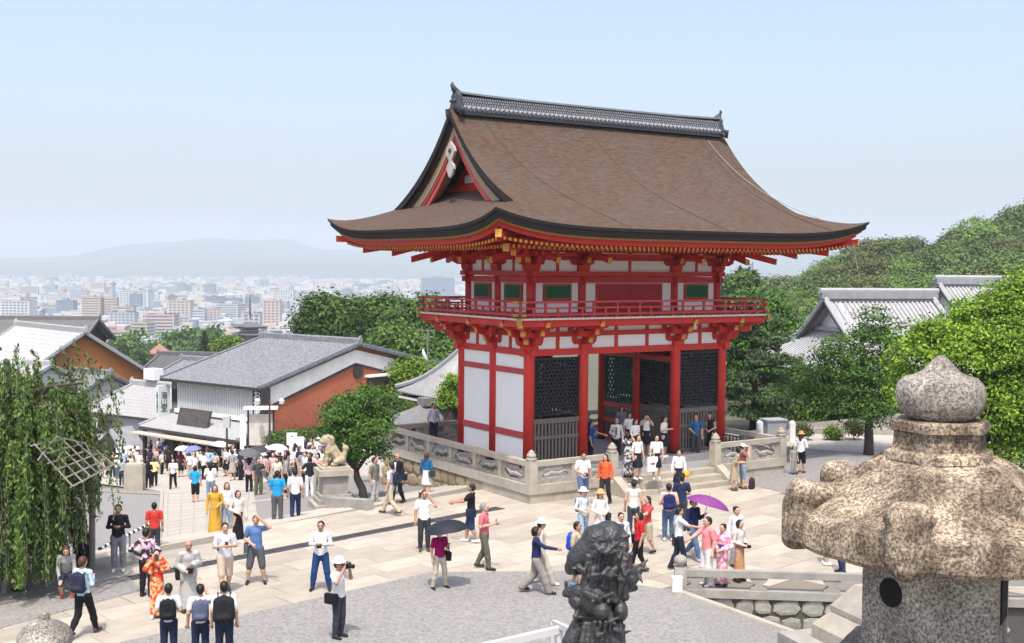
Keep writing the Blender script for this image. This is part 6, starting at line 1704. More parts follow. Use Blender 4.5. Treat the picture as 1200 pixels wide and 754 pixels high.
for i, (px, py, r, kd, lb_) in enumerate(((940, 505, 7, 'olive', 'dry straw-coloured shrub by the grey bin'), (975, 508, 8, 'fresh', 'thin yellow-green sapling by the low kerb'), (1000, 503, 9, 'olive', 'low dry shrub beside the maple trunk'))):
    b = ground(px, 518, -.05)
    broadleaf('low_shrub', lb_, b, [lob(px, py, r, b.y, b), lob(px + 6, py + 3, r * .7, b.y, b)], kd, .2, .03, 50, 40, .25, .05, 60 + i, cat='shrub')

# wooded hill beyond the temple halls
hp_ = [(780, 356), (850, 352), (925, 345), (950, 325), (1000, 306), (1050, 298), (1085, 295), (1110, 297), (1135, 286), (1165, 272), (1200, 264), (1260, 256), (1400, 245)]
rows = []
for j in range(12):
    t = j / 11; Yh = 130 + 190 * t
    rows.append([])
    for px in np.linspace(780, 1400, 50):
        yt = np.interp(px, [q[0] for q in hp_], [q[1] for q in hp_]); y_ = 430 + (yt + 10 - 430) * math.sin(t * math.pi / 2)
        rows[-1].append(tuple(at(px, y_, Yh)))
rows.append([(p[0] * 1.3, p[1] + 130, p[2] - 30) for p in rows[-1]])
rows.append([(p[0] * 1.2, p[1] + 300, -80) for p in rows[-1]])
m = MB(); m.grid(rows); tag(m.build('hill', mat('hill undergrowth', (.07, .1, .03), (.045, .07, .022), .3, rough=1), smooth=True, fix=False), kind='structure')
protos = {}
rgx = random.Random(31); specs = []
for px in range(800, 1300, 27):
    yt = float(np.interp(px, [q[0] for q in hp_], [q[1] for q in hp_]))
    for tt in (.16, .28, .42, .6, 1.0):
        x_ = px + rgx.uniform(-8, 8); py = 430 + (yt + 10 - 430) * math.sin(tt * math.pi / 2) - rgx.uniform(3, 9)
        if py < 380: specs.append((x_, py, 130 + 190 * tt))
specs.sort(key=lambda s: -s[2])
lbls = {'hilla': 'dark green round-topped tree on the wooded hill', 'hillb': 'olive-green oak crown on the wooded hill', 'russet': 'brownish russet tree crown on the wooded hill', 'hillc': 'fresh mid-green tree crown on the wooded hill'}
for px, py, Yt in specs:
    kd = rgx.choices(['hilla', 'hillb', 'russet', 'hillc'], [.38, .24, .06, .32])[0]; q = at(px, py, Yt)
    if kd not in protos:
        protos[kd] = broadleaf('hill_tree', lbls[kd], (0, 0, 0), [(0, 0, 6.5, 3.6, 3.6, 2.6), (2, .8, 5.4, 2.7, 2.7, 2.1), (-2.2, -.5, 5.5, 2.7, 2.7, 2.1), (0, -2, 5, 2.6, 2.6, 2)], kd, 3, .3, 420, 34, .95, .2, 70 + len(protos), lbls[kd].split(' on ')[0] + ' group on the hill', shell=.75, jit=.3); o = protos[kd]
    else: o = clone(protos[kd])
    s = rgx.uniform(1.0, 1.7) * (.55 + Yt / 420); o.location = (q.x, q.y, q.z - 6.5 * s); o.scale = (s, s, s); o.rotation_euler.z = rgx.uniform(0, 6.28)

# ------------------------------------------------------------------ weeping cherry at the left with its trellis
b = ground(20, 694); Yw = b.y
wt = thing('weeping_cherry', 'large weeping cherry with hanging green strands propped on a wooden trellis', 'tree', b)
m = MB(); rnd = random.Random(4); rg = np.random.RandomState(4)
def wl(px, py, dy=0): q = at(px, py, Yw + dy); return Vector((q.x - b.x, q.y - b.y, q.z - b.z))
m.tube([(0, 0, -.3), wl(22, 640), wl(18, 560, .3), wl(25, 500, .2)], [.15, .13, .12, .1], 9)
C = []; N = []; D = []; tw = MB()
anchors = []
for i in range(26):
    e = wl(rnd.uniform(-110, 118), rnd.uniform(438, 500), rnd.uniform(-2.0, 2.0)); e.z -= .004 * abs(e.x) ** 3 * 2
    s0 = wl(20, rnd.uniform(490, 560)); mid = s0.lerp(e, .5) + Vector((0, 0, .5))
    m.tube([s0, mid, e], [.08, .05, .025], 6)
    for k in range(15): anchors.append(s0.lerp(mid, k / 14) if k < 5 else mid.lerp(e, (k - 5) / 9))
for i in range(1250):
    a = rnd.choice(anchors) + Vector((rnd.gauss(0, .45), rnd.gauss(0, .45), rnd.gauss(-.1, .45)))
    px_, py_ = topix(a + b); L_ = rnd.uniform(.7, 4.5 if px_ < 64 else 3.0) * (1.0 if px_ < 100 else .75)
    if px_ > 132: continue
    if 34 < px_ < 128 and a.y < -.35 and rnd.random() < .85: continue
    zmin = .4 if px_ < 62 else (1.0 if px_ < 85 else 1.7)
    L_ = min(L_, max(.4, a.z - zmin))
    out = Vector((a.x, a.y, 0)); out = out.normalized() if out.length > .01 else Vector((1, 0, 0))
    pts = []; n = max(4, int(L_ / .25))
    for k in range(n + 1):
        f = k / n; pts.append(a + out * (.35 * math.sin(f * 1.5)) + Vector((rnd.gauss(0, .015), rnd.gauss(0, .015), .12 * math.sin(f * 3.1) - L_ * f ** 1.25)))
    if i % 2 == 0: tw.tube(pts, [.011] * len(pts), 3, cap=False)
    P = np.array([tuple(p) for p in pts]); nl = int(L_ / .027); tt = rg.rand(nl) * n; i0 = np.minimum(tt.astype(int), n - 1); fr = (tt - i0)[:, None]
    c = P[i0] * (1 - fr) + P[i0 + 1] * fr + rg.normal(size=(nl, 3)) * .045
    C.append(c); N.append(np.tile(np.array(out) * .9 + np.array([0, 0, .5]), (nl, 1))); D.append(np.tile([0, 0, -1.0], (nl, 1)))
m.build('trunk', BARKM, wt, smooth=True); tag(tw.build('twigs', mat('grey twig', (.28, .24, .2), (.18, .15, .13), 5), wt, fix=False), kind='stuff')
C = np.concatenate(C); N = np.concatenate(N); D = np.concatenate(D)
link('crown', leaves_mesh('crown', C, N, .066, LM['weep'], rg.choice(3, size=len(C), p=[.45, .33, .22]), asp=.38, rng=rg, droop=D), wt)
POLE = mat('grey weathered pole', (.29, .27, .245), (.19, .175, .155), 5, rough=.9)
tr = thing('timber_trellis', 'grey pole trellis propping the weeping cherry branches', 'trellis', b)
g00, g10, g11, g01 = wl(40, 522, -1.5), wl(84, 571, -1.6), wl(132, 545, .2), wl(92, 512, .4)
for k in range(6):
    f = k / 5 + (rnd.uniform(-.04, .04) if 0 < k < 5 else 0); MB().tube([g00.lerp(g10, f) - (g01 - g00) * rnd.uniform(0, .08), g01.lerp(g11, f) + (g01 - g00) * rnd.uniform(0, .1)], .021, 6).build('pole', POLE, tr)
    MB().tube([g00.lerp(g01, f) + Vector((0, 0, .04)), g10.lerp(g11, f) + Vector((0, 0, .04)) + (g10 - g00) * rnd.uniform(0, .1)], .021, 6).build('pole', POLE, tr)
MB().tube([wl(44, 540, -1.6), wl(66, 512, -1.2), wl(100, 520, -.6), wl(122, 560, -.4)], .018, 6).build('bent_pole', POLE, tr)
for px, pyb, pyt in ((108, 667, 545), (61, 684, 590), (6, 696, 560)):
    q = ground(px, pyb); t_ = at(px, pyt, q.y); MB().tube([(q.x - b.x, q.y - b.y, -.1), (t_.x - b.x, t_.y - b.y, t_.z - b.z)], .085, 8).build('prop', POLE, tr)
# post showing behind the branches
q = at(8, 424, 60); pz = low_z(q.x, q.y)
up = thing('utility_pole', 'short dark utility pole poking up behind the weeping cherry', 'pole', (q.x, q.y, pz)); MB().tube([(0, 0, 0), (0, 0, q.z - pz)], .16, 8).build('shaft', DARKWOOD, up); MB().lathe([(.18, 0), (.18, .1), (0, .16)], 8, (0, 0, q.z - pz)).build('cap', METAL, up)
# ------------------------------------------------------------------ people
def _frustum(self, c, z0, r0, z1, r1, mi=0, k=None, sy=.8): self.P.append(('f', np.array((c[0], c[1], z0), float), r0, np.array((c[0], c[1], z1), float), r1, mi, self.k if k is None else k, np.array((1, 1 / sy, 1)))); return self
SDF.frustum = _frustum
_old_mesh = SDF.mesh
CLOTH = {}
def cloth(col, pat=None):
    key = (tuple(round(c, 3) for c in col), pat)
    if key not in CLOTH:
        nm = 'cloth %d' % len(CLOTH)
        if pat: CLOTH[key] = mat(nm, col, pat, 9, rough=.85, sharp=.8, detail=1)
        else: CLOTH[key] = mat(nm, col, tuple(c * .82 for c in col), 5, rough=.88, bump=.25, bscale=7, spec=.15)
    return CLOTH[key]
SKIN = [mat('skin light', (.56, .34, .24), (.50, .29, .2), 6, rough=.55), mat('skin tan', (.43, .25, .17), (.38, .21, .14), 6, rough=.55)]
HAIRB = flat('black hair', (.012, .011, .011), .45); HAIRBR = flat('brown hair', (.07, .032, .018), .45); HAIRG = flat('grey hair', (.22, .21, .2), .6)
SHOE = {'k': flat('black shoe', (.015, .015, .016), .4), 'w': flat('white shoe', (.7, .7, .7), .6), 'r': flat('red shoe', (.5, .05, .06), .5), 'b': flat('blue shoe', (.08, .3, .6), .5), 'n': flat('brown shoe', (.09, .05, .03), .5)}
ARM = {'down': ((.235, .03, 1.12), (.25, -.04, .88)), 'sf': ((.22, -.06, 1.13), (.21, -.23, .95)), 'sb': ((.22, .14, 1.15), (.23, .19, .91)), 'chest': ((.24, .03, 1.14), (.065, -.25, 1.2)),
       'face': ((.25, -.13, 1.27), (.075, -.21, 1.57)), 'hip': ((.37, .1, 1.17), (.17, -.03, 1.02)), 'brow': ((.33, -.12, 1.44), (.1, -.16, 1.67)), 'fwd': ((.2, -.2, 1.24), (.12, -.46, 1.18)),
       'umb': ((.23, -.02, 1.13), (.17, -.22, 1.27)), 'ear': ((.31, -.1, 1.28), (.12, -.07, 1.58)), 'knee': ((.2, -.16, 1.14), (.16, -.40, 1.0)), 'waist': ((.25, .02, 1.13), (.08, -.2, 1.04))}
PMESH = {}
def hem_of(b): return 1.02 if b in ('skirt', 'longskirt') else .885
def body_mesh(legs='stand', aL='down', aR='down', sleeve='short', bot='long', lean=0.0, res=.019):
    key = (legs, aL, aR, sleeve, bot, lean, res)
    if key in PMESH: return PMESH[key]
    s = SDF(res, .03); drop = 0.0; hy = 0.0
    if legs == 'crouch': drop, hy = .26, .16
    cl, sl = math.cos(math.radians(lean)), math.sin(math.radians(lean))
    def U(p):       # upper-body point: lean about the hips, then drop
        x, y, z = p; z -= .92; y2, z2 = y * cl - z * sl, y * sl + z * cl
        return (x, y2 + hy, z2 + .92 - drop)
    wide = .025 if bot == 'wide' else .0
    for sx in (-1, 1):
        H = (sx * .09, hy, .88 - drop)
        if legs == 'stand': K, A = (sx * .10, -.015, .47), (sx * .105, .025, .085)
        elif legs == 'wide': K, A = (sx * .15, -.03, .47), (sx * .20, .02, .085)
        elif legs == 'walk':
            K, A = ((sx * .095, -.17, .50), (sx * .09, -.30, .10)) if sx < 0 else ((sx * .095, .05, .47), (sx * .09, .33, .15))
        elif legs == 'stroll':
            K, A = ((sx * .095, -.10, .49), (sx * .09, -.15, .085)) if sx < 0 else ((sx * .095, .02, .47), (sx * .09, .2, .11))
        else: K, A = (sx * .15, -.22, .46), (sx * .12, .06, .085)
        thigh = {'long': 2, 'wide': 2, 'shorts': 2, 'capri': 2}.get(bot, 0); calf = {'long': 2, 'wide': 2, 'capri': 2}.get(bot, 0)
        e = .012 if thigh == 2 else -.004; e2 = (.014 if calf == 2 else 0) + wide
        s.cone(H, .088 + e, K, .062 + e + wide * .6, thigh)
        if bot == 'shorts':
            Ks = tuple(K[i] + (A[i] - K[i]) * .04 for i in range(3)); s.cone(H, .10, Ks, .083, 2)
        if bot == 'capri':
            Am = tuple(K[i] + (A[i] - K[i]) * .55 for i in range(3)); s.cone(K, .066, Am, .055, 2); s.cone(K, .052, A, .036, 0)
        else:
            s.cone(K, .058 + e2, tuple(K[i] + (A[i] - K[i]) * .4 for i in range(3)), .058 + e2, calf); s.cone(tuple(K[i] + (A[i] - K[i]) * .4 for i in range(3)), .058 + e2, A, .036 + e2 * 1.3, calf)
        s.cone((A[0], A[1] + .035, A[2] - .035), .046, (A[0] * 1.12, A[1] - .15, A[2] - .048), .037, 3, .012)
        # arm
        a = ARM[aR if sx < 0 else aL]; S = (sx * .175, .012, 1.385); E = (sx * a[0][0], a[0][1], a[0][2]); Hd = (sx * a[1][0], a[1][1], a[1][2]); S, E, Hd = U(S), U(E), U(Hd)
        S_, E_, H_ = np.array(S), np.array(E), np.array(Hd)
        if sleeve == 'kimono':
            s.cone(S, .07, E, .075, 1).cone(E, .075, tuple(E_ + (H_ - E_) * .8), .07, 1)
            q = E_ + (H_ - E_) * .6; s.cone(tuple(q), .05, tuple(q - np.array([0, -.04, .26])), .06, 1); s.cone(E, .04, Hd, .03, 0)
        else:
            up = 1 if sleeve in ('short', 'long', 'half') else 0; fo = 1 if sleeve == 'long' else 0
            s.cone(S, .056, E, .043, 0 if up == 0 else (1 if sleeve != 'short' else 0))
            if sleeve == 'short': s.cone(S, .068, tuple(S_ + (E_ - S_) * .62), .062, 1)
            s.cone(E, .043 + (.008 if fo else 0), Hd, .03 + (.01 if fo else 0), fo)
        d = (H_ - E_) / (np.linalg.norm(H_ - E_) + 1e-9); side = np.cross(d, np.array([0, 1.0, .2])); side /= np.linalg.norm(side) + 1e-9
        s.cone(tuple(H_ + d * .02), .031, tuple(H_ + d * .07), .033, 0, .012)
        for q in range(4): o = side * (q - 1.5) * .022; s.cone(tuple(H_ + d * .09 + o), .0125, tuple(H_ + d * (.15 - .012 * abs(q - 1.4)) + o * 1.15 + np.array([0, -.012, -.01])), .010, 0, .006)
        s.cone(tuple(H_ + d * .035 + side * .035), .014, tuple(H_ + d * .09 + side * .062), .011, 0, .006)
        s.cone(U((sx * .05, .01, 1.40)), .06, U((sx * .165, .012, 1.392)), .062, 1 if sleeve != 'none' else 1)
    pb = 2 if bot in ('long', 'wide', 'shorts', 'capri', 'skirt', 'longskirt') else 1
    s.cone((0, hy, .87 - drop), .128, (0, hy, .97 - drop), .135, pb, None, (1, 1.3, 1))
    s.cone(U((0, 0, .94)), .15, U((0, -.005, 1.10)), .142, 1, None, (1, 1.42, 1)); s.cone(U((0, -.005, 1.10)), .142, U((0, .0, 1.30)), .142, 1, None, (1, 1.38, 1)); s.cone(U((0, 0, 1.30)), .125, U((0, .01, 1.41)), .07, 1, None, (1, 1.2, 1))
    if bot not in ('skirt', 'longskirt', 'dress', 'kimono'): s.cone(U((0, 0, .93)), .158, U((0, 0, 1.0)), .15, 1, .01, (1, 1.38, 1))
    if bot == 'skirt': s.frustum((0, hy), .48, .225, 1.02, .125, 2, .015)
    if bot == 'longskirt': s.frustum((0, hy), .16, .20, 1.02, .125, 2, .015)
    if bot == 'dress': s.frustum((0, hy), .40, .23, 1.05, .13, 1, .02)
    if bot == 'robe': s.frustum((0, hy), .10, .235, 1.05, .16, 1, .02)
    if bot == 'kimono': s.frustum((0, hy), .09, .165, 1.02, .16, 1, .02)
    if sleeve == 'kimono': s.cone(U((0, 0, 1.0)), .145, U((0, 0, 1.12)), .14, 2, .01, (1, 1.2, 1))
    s.cone(U((0, .015, 1.42)), .052, U((0, .0, 1.53)), .05, 0, .02)
    s.ell(U((0, -.012, 1.605)), (.075, .093, .105), 0, .02).ell(U((0, -.04, 1.548)), (.054, .06, .052), 0, .03).cone(U((0, -.098, 1.605)), .012, U((0, -.113, 1.578)), .015, 0, .008)
    for sx in (-1, 1): s.ell(U((sx * .077, .0, 1.595)), (.014, .022, .03), 0, .006)
    # frustum support
    s.relab = (hem_of(bot), drop) if bot in ('long', 'wide', 'shorts', 'capri', 'skirt', 'longskirt') else None
    me = s.mesh('person_body', [SKIN[0], WHITEP, WHITEP, SHOE['k']])
    PMESH[key] = (me, U); return PMESH[key]
# frustum distance inside SDF.mesh: extend by monkeypatching the cone branch
def _mesh2(self, name, mats, noise=0.0, smooth=True, nscale=6.0, seed=0):
    P = []
    for p in self.P:
        if p[0] == 'f':       # stack of thin flattened discs approximates the frustum with a flat hem
            _, a, r0, b, r1, mi, k, sq = p; n = 9
            for i in range(n):
                f0, f1 = i / n, (i + 1) / n; q0, q1 = a + (b - a) * f0, a + (b - a) * f1; P.append(('c', q0, (r0 + (r1 - r0) * f0) * .98, q1, (r0 + (r1 - r0) * f1) * .98, mi, .012, sq))
            self.cut_z = (a[2], mi)
        else: P.append(p)
    z = getattr(self, 'cut_z', None)
    if z is None: self.P = P; return _old_mesh(self, name, mats, noise, smooth, nscale, seed)
    # body and skirt unioned: clip the skirt's rounded end by lifting its first discs
    zc = z[0]; Q = []
    for p in P:
        if p[0] == 'c' and p[5] == z[1] and p[6] == .012 and p[1][2] < zc + p[2] * .9:
            t, a, r0, b, r1, mi, k, sq = p; a = a.copy(); b = b.copy(); Q.append(('d', a, r0, b, r1, mi, k, sq))
        else: Q.append(p)
    self.P = [q for q in Q if q[0] != 'd']; zlo = zc
    for q in Q:
        if q[0] == 'd':
            t, a, r0, b, r1, mi, k, sq = q
            n = 14
            for j in range(n):       # ring of small balls forms the hem with a flat lower edge
                an = 2 * math.pi * j / n; zz = (a[2] + b[2]) / 2; r = max(.02, (r0 + r1) / 2 - .035)
                self.P.append(('c', np.array([a[0] + r * math.cos(an), a[1] + r * math.sin(an) / sq[1], max(a[2], zlo) + .02]), .036, np.array([a[0] + r * math.cos(an), a[1] + r * math.sin(an) / sq[1], b[2]]), .036, mi, .02, np.ones(3)))
    return _old_mesh(self, name, mats, noise, smooth, nscale, seed)
SDF.mesh = _mesh2
HMESH = {}
def hair_mesh(kind):
    if kind in HMESH: return HMESH[kind]
    s = SDF(.015, .02)
    s.ell((0, .012, 1.625), (.086, .098, .103)).ell((0, .045, 1.60), (.08, .075, .10))
    if kind == 'long': s.cone((0, .07, 1.58), .075, (0, .075, 1.40), .06, 0, None, (1, 1.3, 1)); s.cone((.07, .01, 1.6), .03, (.075, .02, 1.46), .025); s.cone((-.07, .01, 1.6), .03, (-.075, .02, 1.46), .025)
    if kind == 'bob': s.cone((.072, .015, 1.61), .035, (.07, .01, 1.53), .032); s.cone((-.072, .015, 1.61), .035, (-.07, .01, 1.53), .032); s.cone((0, .06, 1.6), .07, (0, .06, 1.52), .055)
    if kind == 'bun': s.ell((0, .105, 1.66), (.05, .05, .05))
    if kind == 'tail': s.cone((0, .1, 1.62), .03, (0, .12, 1.42), .025)
    # keep the face open
    s.cuts.append(lambda G: np.maximum(.0, 0) + (-(G[..., 1] + .045 - .9 * np.clip(G[..., 2] - 1.635, 0, .06) * -1.0 * 0) - 1.6 * np.clip(G[..., 2] - 1.63, 0, .1)))
    HMESH[kind] = _old_mesh(s, 'hair', [HAIRB]); return HMESH[kind]
fm = MB()
for q in (-1, 1):
    fm.box((q * .032, -.098, 1.612), (.026, .012, .011)); fm.box((q * .033, -.101, 1.635), (.036, .01, .007))
fm.box((0, -.103, 1.545), (.045, .01, .009)); FACE = fm.mesh('face', flat('eyes and lips', (.08, .03, .025), .5))
def lathe_mesh(name, prof, mt, n=16):
    return MB().lathe(prof, n).mesh(name, mt, smooth=True)
HAT = {}
def hat(col):
    if col not in HAT: HAT[col] = lathe_mesh('hat', [(.17, 1.655), (.172, 1.66), (.11, 1.675), (.098, 1.69), (.094, 1.745), (.06, 1.775), (0, 1.78)], flat('hat %s' % str(col), col, .85))
    return HAT[col]
def cap(col):
    k = ('cap', col)
    if k not in HAT:
        m = MB(); m.lathe([(.099, 1.645), (.1, 1.69), (.08, 1.735), (.04, 1.752), (0, 1.755)], 14); m.box((0, -.13, 1.655), (.13, .1, .012)); HAT[k] = m.mesh('cap', flat('cap %s' % str(col), col, .85), smooth=False)
    return HAT[k]
def person(label, loc, f, h=1.68, legs='stand', aL='down', aR='down', sleeve='short', bot='long', top=(.7, .7, .7), btm=(.03, .03, .05), shoe='k', hair='short', hc=HAIRB, skin=0, hatc=None, capc=None, lean=0.0, pat=None, group=None, face=True, res=.019):
    me, U = body_mesh(legs, aL, aR, sleeve, bot, lean, res)
    o = link('person', me, None, loc, math.radians(f)); k = h / 1.70; o.scale = (k * random.uniform(.97, 1.05), k * random.uniform(.97, 1.08), k)
    tag(o, label, 'person', group)
    cm = cloth(top, pat)
    for i, m in enumerate((SKIN[skin], cm, cm if bot in ('dress', 'kimono', 'robe') and btm is None else cloth(btm or (.2, .2, .2)), SHOE[shoe])): o.material_slots[i].link = 'OBJECT'; o.material_slots[i].material = m
    # head pieces follow the lean
    P0, P1 = Vector(U((0, 0, 1.6))), Vector(U((0, 0, 1.7))); off = P0 - Vector((0, 0, 1.6))
    ang = math.radians(lean) * .6
    def head(nm, md, mt=None):
        c = link(nm, md, o, (0, 0, 0)); c.location = Vector((0, 0, 1.6)) + off - Matrix.Rotation(ang, 3, 'X') @ Vector((0, 0, 1.6)); c.rotation_euler = (ang, 0, 0)
        if mt is not None: c.material_slots[0].link = 'OBJECT'; c.material_slots[0].material = mt
        return c
    if hair: head('hair', hair_mesh(hair), hc)
    if face: head('face', FACE)
    if hatc: head('hat', hat(hatc))
    if capc: head('cap', cap(capc))
    return o
def near(o, off, rot=0.0): # world place of a point given in the person's frame
    M = Matrix.Rotation(o.rotation_euler.z, 3, 'Z'); s = o.scale; return Vector(o.location) + M @ Vector((off[0] * s[0], off[1] * s[1], off[2] * s[2])), o.rotation_euler.z + rot
# carried things
bpk = SDF(.02, .03); bpk.cone((-.09, .0, -.14), .085, (-.09, 0, .12), .075).cone((.09, .0, -.14), .085, (.09, 0, .12), .075).cone((0, .0, -.14), .09, (0, .01, .15), .085).cone((-.06, .075, -.12), .05, (.06, .075, -.12), .05)
BPK = bpk.mesh('backpack', [cloth((.02, .02, .03))])
stm = MB()
for q in (-1, 1): stm.tube([(q * .09, -.06, .16), (q * .1, -.16, .22), (q * .1, -.25, .12), (q * .1, -.24, -.08), (q * .12, -.1, -.17)], .016, 5)
STR = stm.mesh('straps', cloth((.02, .02, .03)))
def backpack(o, col, label):
    p, r = near(o, (0, .185, 1.2)); b = link('backpack', BPK, None, p, r); tag(b, label, 'backpack'); b.material_slots[0].link = 'OBJECT'; b.material_slots[0].material = cloth(col); b.scale = (o.scale[0],) * 3
    s = link('straps', STR, b); s.material_slots[0].link = 'OBJECT'; s.material_slots[0].material = cloth(col)
    return b
sb = MB(); sb.b2(-.15, .15, -.05, .05, -.12, .1); sb.b2(-.145, .145, -.062, -.05, -.03, .095); SBAG = sb.mesh('shoulder_bag', cloth((.02, .02, .02)))
sbs = MB(); sbs.tube([(-.1, .0, .1), (.1, -.12, .38), (.28, -.08, .55), (.36, .02, .62), (.30, .14, .5), (.08, .12, .25), (.05, .0, .1)], .012, 4); SBSTR = sbs.mesh('strap', cloth((.02, .02, .02)))
def shoulder_bag(o, col, label, side=-1):
    p, r = near(o, (side * .24, .02, .92)); b = link('shoulder_bag', SBAG, None, p, r + math.pi / 2); tag(b, label, 'bag'); b.material_slots[0].link = 'OBJECT'; b.material_slots[0].material = cloth(col)
    return b
cmr = MB(); cmr.b2(-.065, .065, -.03, .03, -.045, .045); cmr.b2(-.025, .025, -.025, .025, .045, .065)
CAMB = cmr.mesh('camera_body', BLACKPAINT); CAML = MB().tube([(0, -.03, 0), (0, -.13, 0)], .036, 12).mesh('lens', BLACKPAINT)
def camera_(o, where, label, scale=1.15):
    p, r = near(o, {'face': (0, -.22, 1.60), 'chest': (0, -.28, 1.16), 'waist': (0, -.2, 1.02)}[where]); t = thing('hand_camera', label, 'camera', p, r); t.scale = (scale,) * 3; link('body', CAMB, t); link('lens', CAML, t); return t
def phone(o, where, label):
    p, r = near(o, {'face': (0, -.27, 1.58), 'chest': (0, -.3, 1.25), 'ear': (-.13, -.09, 1.60)}[where]); m = MB(); m.b2(-.038, .038, -.006, .006, -.075, .075); x = m.build('phone', flat('phone', (.05, .05, .055), .3), None, p, r); tag(x, label, 'phone'); return x
UMB = {}
def umbrella(o, col, label, off=(-.17, -.2, 1.22), R=.55, tilt=(0, 0), H=.78):
    p, r = near(o, off); t = thing('umbrella', label, 'umbrella', p, r); t.rotation_euler = (tilt[0], tilt[1], r)
    k = tuple(col)
    if k not in UMB:
        m = MB(); n = 8; rows = []
        for i in range(7):
            f = i / 6; rr = R * math.sin(f * 1.25) / math.sin(1.25); zz = H - .26 * (1 - math.cos(f * 1.25)) / (1 - math.cos(1.25))
            rows.append([(rr * math.cos(2 * math.pi * q / 32) * (1 - .06 * f * f * (.5 - .5 * math.cos(8 * 2 * math.pi * q / 32))), rr * math.sin(2 * math.pi * q / 32) * (1 - .06 * f * f * (.5 - .5 * math.cos(8 * 2 * math.pi * q / 32))), zz + .03 * f * f * 0) for q in range(33)])
        m.grid(rows); UMB[k] = (m.mesh('canopy', mat('umbrella %d' % len(UMB), col, tuple(c * .85 for c in col), 4, rough=.7, trans=.15), smooth=True),
                                MB().tube([(0, 0, -.06), (0, 0, H + .06)], .009, 6).mesh('shaft', METAL), MB().tube([(0, 0, -.1), (0, 0, .02)], .016, 6).mesh('handle', BLACKPAINT))
        rb = MB()
        for q in range(8):
            a = 2 * math.pi * q / 8; pts = [(R * math.sin(f * 1.25) / math.sin(1.25) * math.cos(a), R * math.sin(f * 1.25) / math.sin(1.25) * math.sin(a), H - .26 * (1 - math.cos(f * 1.25)) / (1 - math.cos(1.25)) - .01) for f in (0, .33, .66, 1)]; rb.tube(pts, .006, 4)
        UMB[k] += (rb.mesh('ribs', METAL),)
    a, b, c, d = UMB[k]; link('canopy', a, t); link('shaft', b, t); link('handle', c, t); tag(link('ribs', d, t), kind='stuff'); return t

WHT, NAVY, BLK, GRY, BEI, JEAN, OLV = (.74, .74, .74), (.02, .026, .06), (.014, .014, .017), (.2, .2, .2), (.5, .42, .31), (.06, .1, .2), (.12, .12, .07)
random.seed(3)
PZ = .026
def G(px, py, z=PZ): return ground(px, py, z)
P = person
# --- plaza, left part
o = P('man in pale blue shirt and black trousers walking off with navy backpack', G(98, 746), 165, 1.74, 'walk', 'chest', 'chest', 'long', 'long', (.42, .56, .64), BLK, 'n', hc=HAIRBR); backpack(o, (.025, .03, .055), 'navy backpack on the man in the pale blue shirt')
P('red-haired woman in short grey jacket and dark shorts bending with hands on knees', G(78, 701), 20, 1.60, 'crouch', 'knee', 'knee', 'long', 'shorts', (.34, .34, .32), (.03, .035, .06), 'r', 'long', HAIRBR, lean=28)
o = P('man in white polo shirt and blue jeans leaning by the cherry props', G(70, 672), 40, 1.72, 'stroll', 'down', 'waist', 'short', 'long', WHT, (.035, .06, .14), 'k', skin=1); backpack(o, (.06, .08, .05), 'dark green backpack on the white polo shirt man')
P('grey-haired man in black jacket standing under the weeping cherry', G(92, 664), 60, 1.72, 'stand', 'waist', 'down', 'long', 'long', (.016, .018, .026), (.02, .025, .04), 'k', 'short', HAIRG, 1)
P('person with black cap half hidden among the cherry strands', G(63, 664), 30, 1.74, 'stand', 'down', 'down', 'long', 'long', (.2, .1, .07), BLK, 'k', capc=(.02, .012, .02))
P('tall man in black pullover and grey trousers checking his hands', G(139, 670), 12, 1.76, 'stand', 'chest', 'chest', 'long', 'long', (.017, .019, .028), (.23, .24, .27), 'w', skin=1)
P('woman in multicoloured floral jacket and black trousers with hands on hips', G(172, 699), 172, 1.66, 'stand', 'hip', 'hip', 'long', 'long', (.02, .02, .03), BLK, 'k', pat=(.62, .42, .55))
o = P('person in red shirt standing by the striped rail post', hit(180, 641) if False else G(181, 652, -.3), 200, 1.55, 'stand', 'down', 'down', 'short', 'long', (.62, .05, .04), (.06, .06, .07)); 
KW = P('woman in red floral kimono photographing with her phone', G(184, 724), 15, 1.56, 'stand', 'face', 'face', 'kimono', 'kimono', (.62, .045, .03), (.55, .06, .04), 'w', 'bun', pat=(.72, .45, .2)); phone(KW, 'face', 'phone held up by the woman in red kimono')
o = P('bald old man in long grey kimono looking down at his camera', G(221, 717), 20, 1.68, 'stand', 'chest', 'waist', 'kimono', 'robe', (.42, .42, .40), (.4, .4, .38), 'k', None, skin=1, lean=6); camera_(o, 'waist', 'black camera in the hands of the old man in grey kimono'); shoulder_bag(o, BLK, 'black bag hanging beside the grey kimono', -1)
o = P('schoolboy in white shirt with black backpack beside the kimono woman', G(198, 776), 190, 1.60, 'stand', 'chest', 'chest', 'short', 'long', WHT, NAVY); backpack(o, (.015, .016, .02), 'black backpack on the schoolboy next to the kimono woman')
o = P('schoolboy in white shirt with slate blue backpack raising a hand', G(235, 778), 195, 1.62, 'stand', 'down', 'face', 'short', 'long', WHT, NAVY); backpack(o, (.09, .11, .17), 'slate blue backpack on the middle schoolboy')
o = P('tallest schoolboy in white shirt with big black backpack', G(263, 780), 190, 1.70, 'stand', 'down', 'down', 'short', 'long', WHT, NAVY); b_ = backpack(o, (.02, .02, .024), 'big black backpack on the tallest schoolboy'); b_.scale = (1.25,) * 3
o = P('smiling young man in white tee and beige shorts walking with a phone', G(264, 695), 20, 1.72, 'stroll', 'chest', 'chest', 'short', 'shorts', (.66, .67, .7), (.52, .43, .34), 'k'); backpack(o, (.03, .035, .05), 'dark backpack on the man in beige shorts'); phone(o, 'chest', 'phone in the hands of the man in beige shorts')
